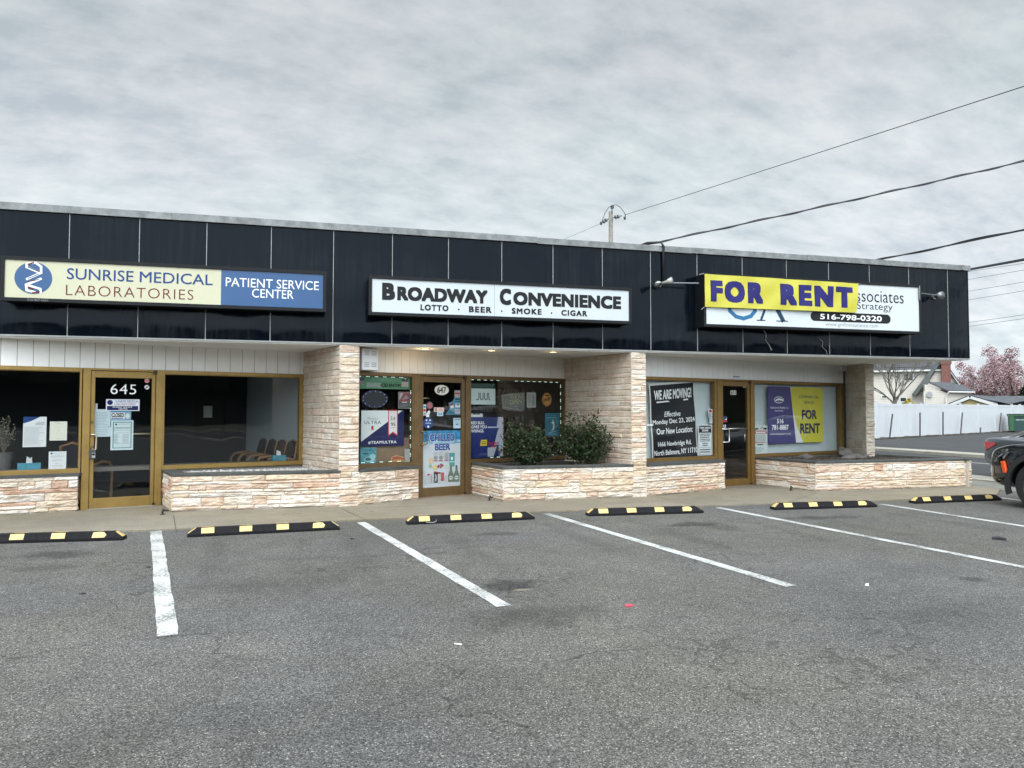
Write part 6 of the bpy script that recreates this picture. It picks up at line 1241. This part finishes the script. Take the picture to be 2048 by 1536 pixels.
hs = thing('house', HP.P(HP.U(1840), 0, -3), 'two storey beige house with a solar roof and brick chimney behind the fence', 'house')
def hpoly(pts, d0, d1, name, m, par=hs, pl=HP): return MB().prism(pl, [pl.hit(x, y, d1) for x, y in pts], d0, d1).build(name, m, par)
def ground_to(pts, pl=HP): return pts
# main block and its shed roof
u0, ve = HP.hit(1640, 746); u1, _ = HP.hit(1843, 740); ve = HP.hit(1745, 743)[1]
MB().pbox(HP, (u0, 0, u1+2.2, ve), -9, 0).build('wall', sid, hs)
# gable to the right
ga, gl, gr = HP.hit(1884, 722, .3), HP.hit(1836, 785, .3), HP.hit(1926, 782, .3); gb = HP.hit(1838, 826, .3)[0]
MB().prism(HP, [(gl[0]+.4, 0), (gr[0], 0), (gr[0], gr[1]), ga, (gl[0]+.4, gl[1])], -8, .3).build('gable_wall', sid, hs)
def slab(a, b, th, d0, d1, name, m, par=hs, pl=HP):
    dx, dy = b[0]-a[0], b[1]-a[1]; l = math.hypot(dx, dy); n = (-dy/l*th, dx/l*th)
    if n[1] < 0: n = (-n[0], -n[1])
    return MB().prism(pl, [a, b, (b[0]+n[0], b[1]+n[1]), (a[0]+n[0], a[1]+n[1])], d0, d1).build(name, m, par)
def ext(a, b, k): dx, dy = b[0]-a[0], b[1]-a[1]; l = math.hypot(dx, dy); return (b[0]+dx/l*k, b[1]+dy/l*k)
slab(ga, ext(ga, gl, .4), .35, -8.2, .75, 'roof', roofg); slab(ga, ext(ga, gr, .4), .18, -8.2, .6, 'roof', roofg)
slab(ga, ext(ga, gr, .45), .05, .6, .68, 'rake_trim', trimh)
ra, rb = HP.hit(1640, 750, .5), HP.hit(1868, 729, .5)
rf = MB(); e0, e1 = HP.P(u0, ve+.05, .5), HP.P(u1+2.0, ve+.05, .5); t0, t1 = HP.P(u0, ve+1.5, -4.5), HP.P(u1+2.0, ve+1.5, -4.5); b0, b1 = HP.P(u0, ve, -9.4), HP.P(u1+2.0, ve, -9.4); th = Vector((0, 0, .14))
rf.add([e0, e1, t1, t0, b0, b1, e0+th, e1+th, t1+th, t0+th, b0+th, b1+th], [(0, 3, 2, 1), (3, 4, 5, 2), (6, 7, 8, 9), (9, 8, 11, 10), (0, 1, 7, 6), (1, 2, 8, 7), (2, 5, 11, 8), (0, 6, 9, 3), (3, 9, 10, 4)]).build('roof', roofm, hs)
MB().add([e0*.85+e1*.15+(t0-e0)*.08+th*1.4, e0*.08+e1*.92+(t0-e0)*.08+th*1.4, t0*.08+t1*.92+th*1.3, t0*.85+t1*.15+th*1.3], [(0, 1, 2, 3)]).build('solar_panel', M('solar_black', (.01, .012, .02), .15, spec=.7), hs)
MB().prism(HP, [(u0, ve-.10), (u1+2.0, ve-.10), (u1+2.0, ve+.07), (u0, ve+.07)], .40, .52).build('gutter', trimh, hs)
# chimney
cx0, cv0 = HP.hit(1883.5, 776, .9); cx1, cv1 = HP.hit(1901, 718, .9)
MB().pbox(HP, (cx0, 0, cx1, cv1), .32, .95).pbox(HP, (cx0-.08, cv1-.5, cx1+.08, cv1-.15), .26, 1.0).build('chimney', brick, hs)
# lean-to wing
w0, w1, w2 = HP.hit(1850, 790, 2.6), HP.hit(1894, 786, 2.6), HP.hit(1937, 788, .9)
MB().prism(HP, [(w0[0], 0), (w1[0], 0), (w1[0], w1[1]), (w0[0], w1[1]+.9)], .31, 2.6).build('wing_wall', sid, hs)
WR = Pl(HP.P(w1[0], 0, 2.6), (HP.P(w2[0], 0, .9)-HP.P(w1[0], 0, 2.6))[:2]); wl = (HP.P(w2[0], 0, .9)-HP.P(w1[0], 0, 2.6)).length
MB().pbox(WR, (0, 0, wl, w1[1]), -1.6, 0).build('wing_wall', sidd, hs)
A0, A1, A2, A3 = HP.P(w0[0]+.3, w1[1]+1.0, 2.75), HP.P(w1[0]+.1, w1[1]+.12, 2.85), HP.P(w2[0]+.5, w1[1]+.10, 1.0), HP.P(w2[0]-1.0, w1[1]+.95, .3); tz = Vector((0, 0, .14))
mb = MB().add([A0, A1, A2, A3, A0+tz, A1+tz, A2+tz, A3+tz], [(0, 3, 2, 1), (4, 5, 6, 7), (0, 1, 5, 4), (1, 2, 6, 5), (2, 3, 7, 6), (3, 0, 4, 7)]); mb.build('roof', roofm, hs)
MB().tube([A1-Vector((0, 0, .02)), A2-Vector((0, 0, .02))], .07, 6).tube([A1-Vector((0, 0, .05)), HP.P(w1[0]-.12, w1[1]-.4, 2.7), HP.P(w1[0]-.12, 0, 2.7)], .06, 6).build('gutter', trimh, hs)
def hwin(px, n=2, d=0.0, wid=.09):
    r = HP.rect(*px); f = MB().frame(HP, (r[0]-wid, r[1]-wid, r[2]+wid, r[3]+wid), wid, d-.02, d+.06)
    if n == 2: f.pbox(HP, ((r[0]+r[2])/2-.045, r[1], (r[0]+r[2])/2+.045, r[3]), d-.02, d+.05)
    w = f.build('window', trimh, hs); MB().pbox(HP, r, d-.02, d+.02).build('pane', dglass, w)
hwin((1808, 748, 1825.5, 761)); hwin((1764, 792, 1774.5, 795.5), 1); hwin((1801, 795.5, 1812, 803), 1)
u, v = HP.hit(1859, 789, 2.7); m_ = MB().disc(HP, u, v, .26, .30, 2.6, 2.75, 16); m_.build('electric_meter', M('meter_grey', (.3, .3, .3), .5), hs); MB().tube([HP.P(HP.U(1849.5, 2.6), 0, 2.66), HP.P(HP.U(1849.5, 2.6), w1[1]+.2, 2.66)], .06, 6).build('downpipe', trimh, hs)
# yellow gabled garage
GP = Pl(CAM+ray(1940, 826)*66, (.5, -.866)); GP.o.z = 0; g0, g1, g2 = GP.hit(1898, 809), GP.hit(1940, 792), GP.hit(1994, 808)
gt = thing('garage', GP.P(g1[0], 0, -3), 'low garage with a yellow gable and dark roof just behind the fence', 'garage')
MB().prism(GP, [(g0[0]+.5, 0), (g2[0]-.5, 0), (g2[0]-.5, g2[1]-.05), (g1[0], g1[1]-.3), (g0[0]+.5, g0[1]-.05)], -7, -.3).build('wall', sidw, gt)
slab(g0, g1, .12, -7.2, 0, 'roof', roofm, gt, GP); slab(g1, g2, .12, -7.2, 0, 'roof', roofm, gt, GP)
slab((g0[0], g0[1]-.24), (g1[0], g1[1]-.24), .24, 0.001, .05, 'rake_trim', trimh, gt, GP); slab((g1[0], g1[1]-.24), (g2[0], g2[1]-.24), .24, 0.001, .05, 'rake_trim', trimh, gt, GP)
g3 = GP.hit(2034, 806, -3); MB().add([GP.P(*g1, -.1), GP.P(g3[0], g2[1], -.1), GP.P(g3[0], g2[1], -7), GP.P(g1[0]+5, g1[1], -4), GP.P(*g1, -7)], [(0, 1, 3), (1, 2, 3), (0, 3, 4), (3, 2, 4)]).build('roof', roofm, gt)
# far dark-roofed house
QP = Pl(FN.P(0, 0, -48.0), FN.u); q0, q1 = QP.hit(1908, 759), QP.hit(1975, 759); qe = QP.hit(1930, 772)[1]
ht = thing('house', QP.P((q0[0]+q1[0])/2, 0, -5), 'far white house with a long dark roof between the chimney and the pink tree', 'house')
MB().pbox(QP, (q0[0], 0, q1[0], qe), -10, 0).build('wall', siding('white_siding', (.55, .55, .53)), ht)
f0, f1, f2, f3 = QP.P(q0[0]-.5, qe, .5), QP.P(q1[0]+.5, qe, .5), QP.P(q1[0]-.5, q0[1]+.4, -5), QP.P(q0[0]+.5, q0[1]+.4, -5); f4, f5 = QP.P(q0[0]-.5, qe, -10.5), QP.P(q1[0]+.5, qe, -10.5)
MB().add([f0, f1, f2, f3, f4, f5], [(0, 1, 2, 3), (3, 2, 5, 4), (1, 5, 2), (0, 3, 4)]).build('roof', roofm, ht)
for px in ((1936, 778, 1943, 785), (1922, 778, 1928, 785)): r = QP.rect(*px); w = MB().frame(QP, r, .12, 0, .08).build('window', trimh, ht); MB().pbox(QP, r, -.02, .03).build('pane', dglass, w)

# ---------------------------------------------------------------- trees
def branch(mb, p, d, l, r_, depth, rn, tips, spread=.55, up=.12, minr=.012, seg=3, ratio=.72):
    pts = [p]; dd = d.copy(); rr = [r_]
    for i in range(seg):
        dd = (dd+Vector((rn.gauss(0, .10), rn.gauss(0, .10), rn.gauss(0, .06)+up*.3))).normalized(); pts.append(pts[-1]+dd*l/seg); rr.append(max(minr, r_*(1-.4*(i+1)/seg)))
    mb.tube(pts, rr, 5 if depth > 1 else 4, False)
    if depth == 0: tips.append((pts[-1], dd)); return
    tips.append((pts[-1], dd)) if depth <= 2 else None
    for k in range(rn.choice((2, 3, 3))):
        ax = dd.orthogonal().normalized(); ax = Matrix.Rotation(rn.uniform(0, 6.283), 3, dd) @ ax; nd = (dd*math.cos(spread*rn.uniform(.5, 1.3))+ax*math.sin(spread*rn.uniform(.5, 1.3))+Vector((0, 0, up))).normalized()
        branch(mb, pts[-1-(k == 2)], nd, l*ratio*rn.uniform(.8, 1.15), max(minr, r_*.6), depth-1, rn, tips, spread, up, minr, seg, ratio)
greyb = M('grey_bark', (.13, .115, .10), .9, 0, .25, 4); brownb = M('brown_bark', (.085, .065, .055), .9, 0, .25, 4)
# multi-stemmed bare tree against the house
BP = Pl(FN.P(0, 0, -7.0), FN.u)
def bare(label, pl, px, trunk_h, l, depth, seedn, r_, stems, m, group=None, spread=.5, buds=None, up=.15, lean=.35, minr=.02):
    u, _ = pl.hit(px, 826); base = pl.P(u, 0, 0); t = thing('bare_tree', base, label, 'tree', group); rn = random.Random(seedn); tr, cr, tips = MB(), MB(), []
    tr.tube([base, base+Vector((rn.uniform(-.1, .1), 0, trunk_h*.6)), base+Vector((rn.uniform(-.15, .15), 0, trunk_h))], [r_*1.2, r_, r_*.9], 8); top = base+Vector((0, 0, trunk_h))
    for k in range(stems):
        a = 6.283*k/stems+rn.uniform(-.3, .3); q = lean*rn.uniform(.5, 1.3); d = (pl.u*math.cos(a)*q*1.25+pl.n*math.sin(a)*q+Vector((0, 0, 1))).normalized(); branch(cr, top-Vector((0, 0, trunk_h*.25*rn.random())), d, l*rn.uniform(.8, 1.15), r_*.5, depth, rn, tips, spread, up, minr)
    tr.build('trunk', m, t); cr.build('branches', m, t)
    if buds:
        bm_, n, s, spr = buds; mb = MB()
        for p, d in tips:
            for k in range(n): q = p+Vector((rn.gauss(0, spr), rn.gauss(0, spr), rn.gauss(0, spr))); e = Vector((rn.uniform(-1, 1), rn.uniform(-1, 1), rn.uniform(-1, 1))).normalized(); leafq(mb, q, e, s*rn.uniform(.6, 1.3), s*.3, rn)
        mb.build('foliage', bm_, t)
    return t
bare('leafless grey tree with spreading twigs in front of the beige house', BP, 1790, 2.9, 1.75, 4, 3, .16, 8, greyb, None, .42, None, .10, .95, .012)
BK = Pl(FN.P(0, 0, -55.0), FN.u); budm = M('spring_bud', (.17, .16, .08), .8, 0, .4, 2); budr = M('rusty_bud', (.20, .12, .09), .8, 0, .4, 2)
for i, (px, hh, sd_, bmx) in enumerate(((1700, 4.5, 5, budr), (1745, 4.5, 1, budm), (1775, 4.3, 2, budr), (1808, 4.2, 3, budm), (1842, 4.6, 4, budr), (1920, 4.2, 6, None))):
    bare(('bare tree with a rusty haze of buds beyond the left end of the beige roof', 'budding tree directly right of the corner pier, beyond the solar roof', 'rusty budding tree beyond the solar roof above the window', 'greenish budding tree beyond the solar roof', 'rusty budding tree beyond the house next to the chimney', 'wide leafless tree right of the brick chimney, under the fascia corner')[i], BK, px, hh*.55, hh*.55, 4, sd_+40, .3, 4, brownb, 'bare trees beyond the beige house', .5, (bmx, 5, .22, .5) if bmx else None, .12, .6, .03)
# pink magnolia
MP = Pl(FN.P(0, 0, -8.0), FN.u); um, vt = MP.hit(2032, 702); base = MP.P(um, 0, 0); tm_ = thing('magnolia_tree', base, 'pink flowering magnolia tree at the right edge behind the fence', 'tree'); rn = random.Random(9)
tr, cr, tips = MB(), MB(), []
tr.tube([base, base+Vector((.1, 0, 1.0)), base+Vector((0, 0, 1.7))], [.3, .24, .2], 8); tr.build('trunk', greyb, tm_)
cw = MP.U(2032)-MP.U(1951)
pet = [MB() for _ in range(3)]; pm = [M('pink_petal', (.36, .235, .25), .7, 0, .35, 2), M('deep_pink_petal', (.20, .105, .115), .7, 0, .35, 2), M('pale_petal', (.48, .37, .38), .7, 0, .25, 2)]
CZ = (vt+.9)/2; RZ = vt-CZ; lumps = []
for k in range(170):
    a, e = rn.uniform(0, 6.283), math.asin(rn.uniform(-.95, 1)); q = rn.uniform(.4, .97)
    lumps.append((Vector((0, 0, CZ))+base+MP.u*(math.cos(a)*math.cos(e)*cw*q)+MP.n*(math.sin(a)*math.cos(e)*cw*.8*q)+Vector((0, 0, math.sin(e)*RZ*q)), rn.uniform(.45, .95)))
for c, s in lumps:
    cr.tube([base+Vector((rn.uniform(-.1, .1), 0, 1.5)), base+(c-base)*.5+Vector((0, 0, .4)), c], [.09, .05, .015], 5, False)
    for k in range(int(430*s)):
        d = Vector((rn.gauss(0, 1), rn.gauss(0, 1), rn.gauss(0, 1))).normalized(); p = c+d*s*rn.uniform(.3, 1.08); e = (d+Vector((rn.uniform(-1, 1), rn.uniform(-1, 1), rn.uniform(0, 1)))).normalized()
        m = pet[rn.choices((0, 1, 2), (5, 4, 3))[0]]; leafq(m, p, e, rn.uniform(.13, .24), rn.uniform(.05, .085), rn)
cr.build('branches', brownb, tm_)
for mb, m, n in zip(pet, pm, ('blossom', 'dark_blossom', 'pale_blossom')): mb.build(n, m, tm_)
# evergreen at the frame edge, yellow shrub, low hedge
def leafy(name, label, pl, px, pytop, halfw, m, seedn, n, cat, zlow=.3, size=.16, cone=0.0):
    u, vt = pl.hit(px, pytop); base = pl.P(u, 0, 0); t = thing(name, base, label, cat); rn = random.Random(seedn); mb = MB()
    for k in range(n):
        z = zlow+(vt-zlow)*rn.random()**.9; f = (z-zlow)/(vt-zlow); w = halfw*((1-f)**.7 if cone else math.sin(math.pi*min(1, .18+f*.85))**.6)*(.75+.35*mnoise.noise(Vector((k*.01, f*6, seedn))))
        a = rn.uniform(0, 6.283); q = rn.uniform(.55, 1)**.5; p = base+pl.u*math.cos(a)*w*q+pl.n*math.sin(a)*w*q*.8+Vector((0, 0, z)); d = Vector((math.cos(a), math.sin(a), rn.uniform(-.3, .9))).normalized(); leafq(mb, p, d, rn.uniform(.6, 1.4)*size, size*.3, rn)
    mb.build('foliage', m, t); MB().tube([base, base+Vector((0, 0, vt*.85))], [.12, .03], 6).build('trunk', brownb, t)
MQ = Pl(FN.P(0, 0, -3.0), FN.u)
leafy('evergreen_tree', 'dark evergreen tree at the right edge in front of the magnolia', MQ, 2056, 764, 1.9, M('evergreen_needles', (.028, .045, .022), .7, 0, .4, 2), 4, 5200, 'tree', .3, .2)
leafy('flowering_shrub', 'yellow flowering shrub showing over the fence below the bare tree', Pl(FN.P(0, 0, -1.6), FN.u), 1817, 799, 1.15, M('yellow_flower', (.36, .28, .03), .7, 0, .4, 2), 5, 2600, 'shrub', .3, .14)
# utility pole beyond the roof and the overhead lines
PP = Pl((0, 46, 0), (1, 0)); up_, vp = PP.hit(1221, 424); b0 = PP.P(up_, 0, 0); tp_ = thing('utility_pole', b0, 'weathered wooden utility pole rising behind the flat roof', 'utility pole')
MB().tube([b0, PP.P(up_+.02, vp, 0)], [.17, .14], 10).build('shaft', M('weathered_pole_wood', (.26, .24, .21), .9, 0, .25, 6, .4, 14), tp_)
iron = M('dark_iron', (.05, .055, .06), .5, .3); insm = M('grey_insulator', (.14, .15, .16), .35)
def H(x, y, d=0.0): return PP.P(*PP.hit(x, y, d), d)
MB().tube([H(1223.7, 427, .15), H(1224.3, 412, .15)], .035, 6).build('bracket', iron, tp_)
mb = MB()
for y, r_ in ((411.5, .09), (413.5, .14), (416, .12)): c = H(1224.5, y, .15); mb.tube([c-Vector((0, 0, .02)), c+Vector((0, 0, .02))], r_, 10)
mb.build('insulator', insm, tp_)
for pts, bells in ((((1225, 436), (1231, 434), (1236, 433), (1244, 431.5)), ((1231.5, 434.2), (1236.5, 433.2))), (((1217, 438), (1210, 442), (1205, 445), (1201.5, 447.5)), ((1212, 440), (1207.5, 443)))):
    q = [H(*p, .25) for p in pts]; MB().tube(q, .03, 5).build('tension_link', iron, tp_); mb = MB()
    for bx_ in bells: c = H(*bx_, .25); d = (q[-1]-q[0]).normalized(); mb.tube([c-d*.05, c+d*.05], .13, 10)
    mb.build('insulator', insm, tp_)
MB().tube([H(x, y, .3) for x, y in ((1204.5, 440), (1210, 426), (1217, 415), (1224.5, 410.5), (1232, 409.5), (1240, 414), (1248, 424), (1251, 430), (1250, 436))], .022, 5).build('jumper_wire', iron, tp_)
for p in ((1202, 446.5), (1249.5, 436)): MB().ball(H(*p, .3), .09, 8, 6, (1, 1, 1.4)).build('clamp', iron, tp_)
wirem = M('black_wire', (.012, .013, .018), .6)
def sag(a, b, s, n=24): return [a+(b-a)*(i/n)-Vector((0, 0, 4*s*(i/n)*(1-i/n))) for i in range(n+1)]
def dirpt(px, py, dist): d = ray(px, py).normalized(); return CAM+d*dist
def wire(label, a, b, r_, s, twist=0, group='overhead lines', back=0):
    a = a-(b-a)*back
    pts = sag(a, b, s, 40); mb = MB().tube(pts, r_, 5)
    if twist:
        L_ = (b-a).length; n = int(L_/.10); q = []
        for i in range(n+1):
            t = i/n; p = a+(b-a)*t-Vector((0, 0, 4*s*t*(1-t))); ph = t*L_*twist; q.append(p+Vector((math.sin(ph)*.5, .4*math.cos(ph), math.cos(ph)))*r_*1.5)
        mb.tube(q, r_*.8, 4)
    tag(mb.build('overhead_wire', wirem), label, 'overhead wire', group)
w0 = H(1249, 430, .3)
def ext_to(a, px, py, dist, k=1.5): b = dirpt(px, py, dist); return a+(b-a)*k
wire('highest thin wire, running from the utility pole to the upper right', w0, ext_to(w0, 2048, 166, 30, 3.2), .016, .12)
w1_ = H(1201.5, 447, .25); wire('faint thin wire running down left from the utility pole', w1_, ext_to(w1_, 1125, 480, 75, 2.0), .011, 0)
a = Vector((cx-.35, FY+.6, ZT+.16)); wire('thick twisted service cable rising from the parapet to the right', a, ext_to(a, 2048, 301, 17.5, 3.6), .014, .25, 5)
a = dirpt(1690, 531, 62); wire('upper heavy cable passing behind the right end of the roof', a, ext_to(a, 2048, 455, 40, 3), .045, .1, .5, back=.6)
a = dirpt(1880, 549.5, 62); wire('lower heavy cable meeting the right corner of the fascia', a, ext_to(a, 2048, 519, 46, 3.5), .075, .0, back=.6)
for i, (y0, y1) in enumerate(((543, 526.6), (559, 540), (582.5, 564), (600, 581.5), (645, 629.6), (653, 637))):
    sl = (y1-y0)/111; a = dirpt(1837, y0-100*sl, 75); wire(('first', 'second', 'third', 'fourth', 'fifth', 'lowest')[i]+' of six hair-thin wires right of the building corner, counted from above', a, ext_to(a, 2048, y1, 60, 4), .012, 0, back=.6)
# the far side of the lot, seen only as a reflection in the shop windows
r = random.Random(3); mb = MB(); wd = M('woodland_dark', (.035, .04, .028), .9, 0, .4, .6)
mb.cube((-110, -66, 0), (140, -62, 5.8))
for k in range(900):
    x = -110+250*r.random(); h = 4.6+2.4*r.random()*(.6+.8*mnoise.noise(Vector((x*.06, 0, 0)))+.5); mb.ball((x, -61+r.uniform(-1, 1), h), r.uniform(.5, 1.3), 6, 5, (1.1, .7, 1), .3, r)
mb.cube((98, -66, 0), (102, 14, 6.4))
for k in range(380):
    y = -66+80*r.random(); h = 5.2+3*r.random(); mb.ball((98+r.uniform(-1, 1), y, h), r.uniform(.6, 1.6), 6, 5, (.7, 1.1, 1), .3, r)
struct(mb.build('woodland', wd), 'stuff')
strip('road', -80, -80, 14, 14, -34, -24, -.004, .002, road_m)
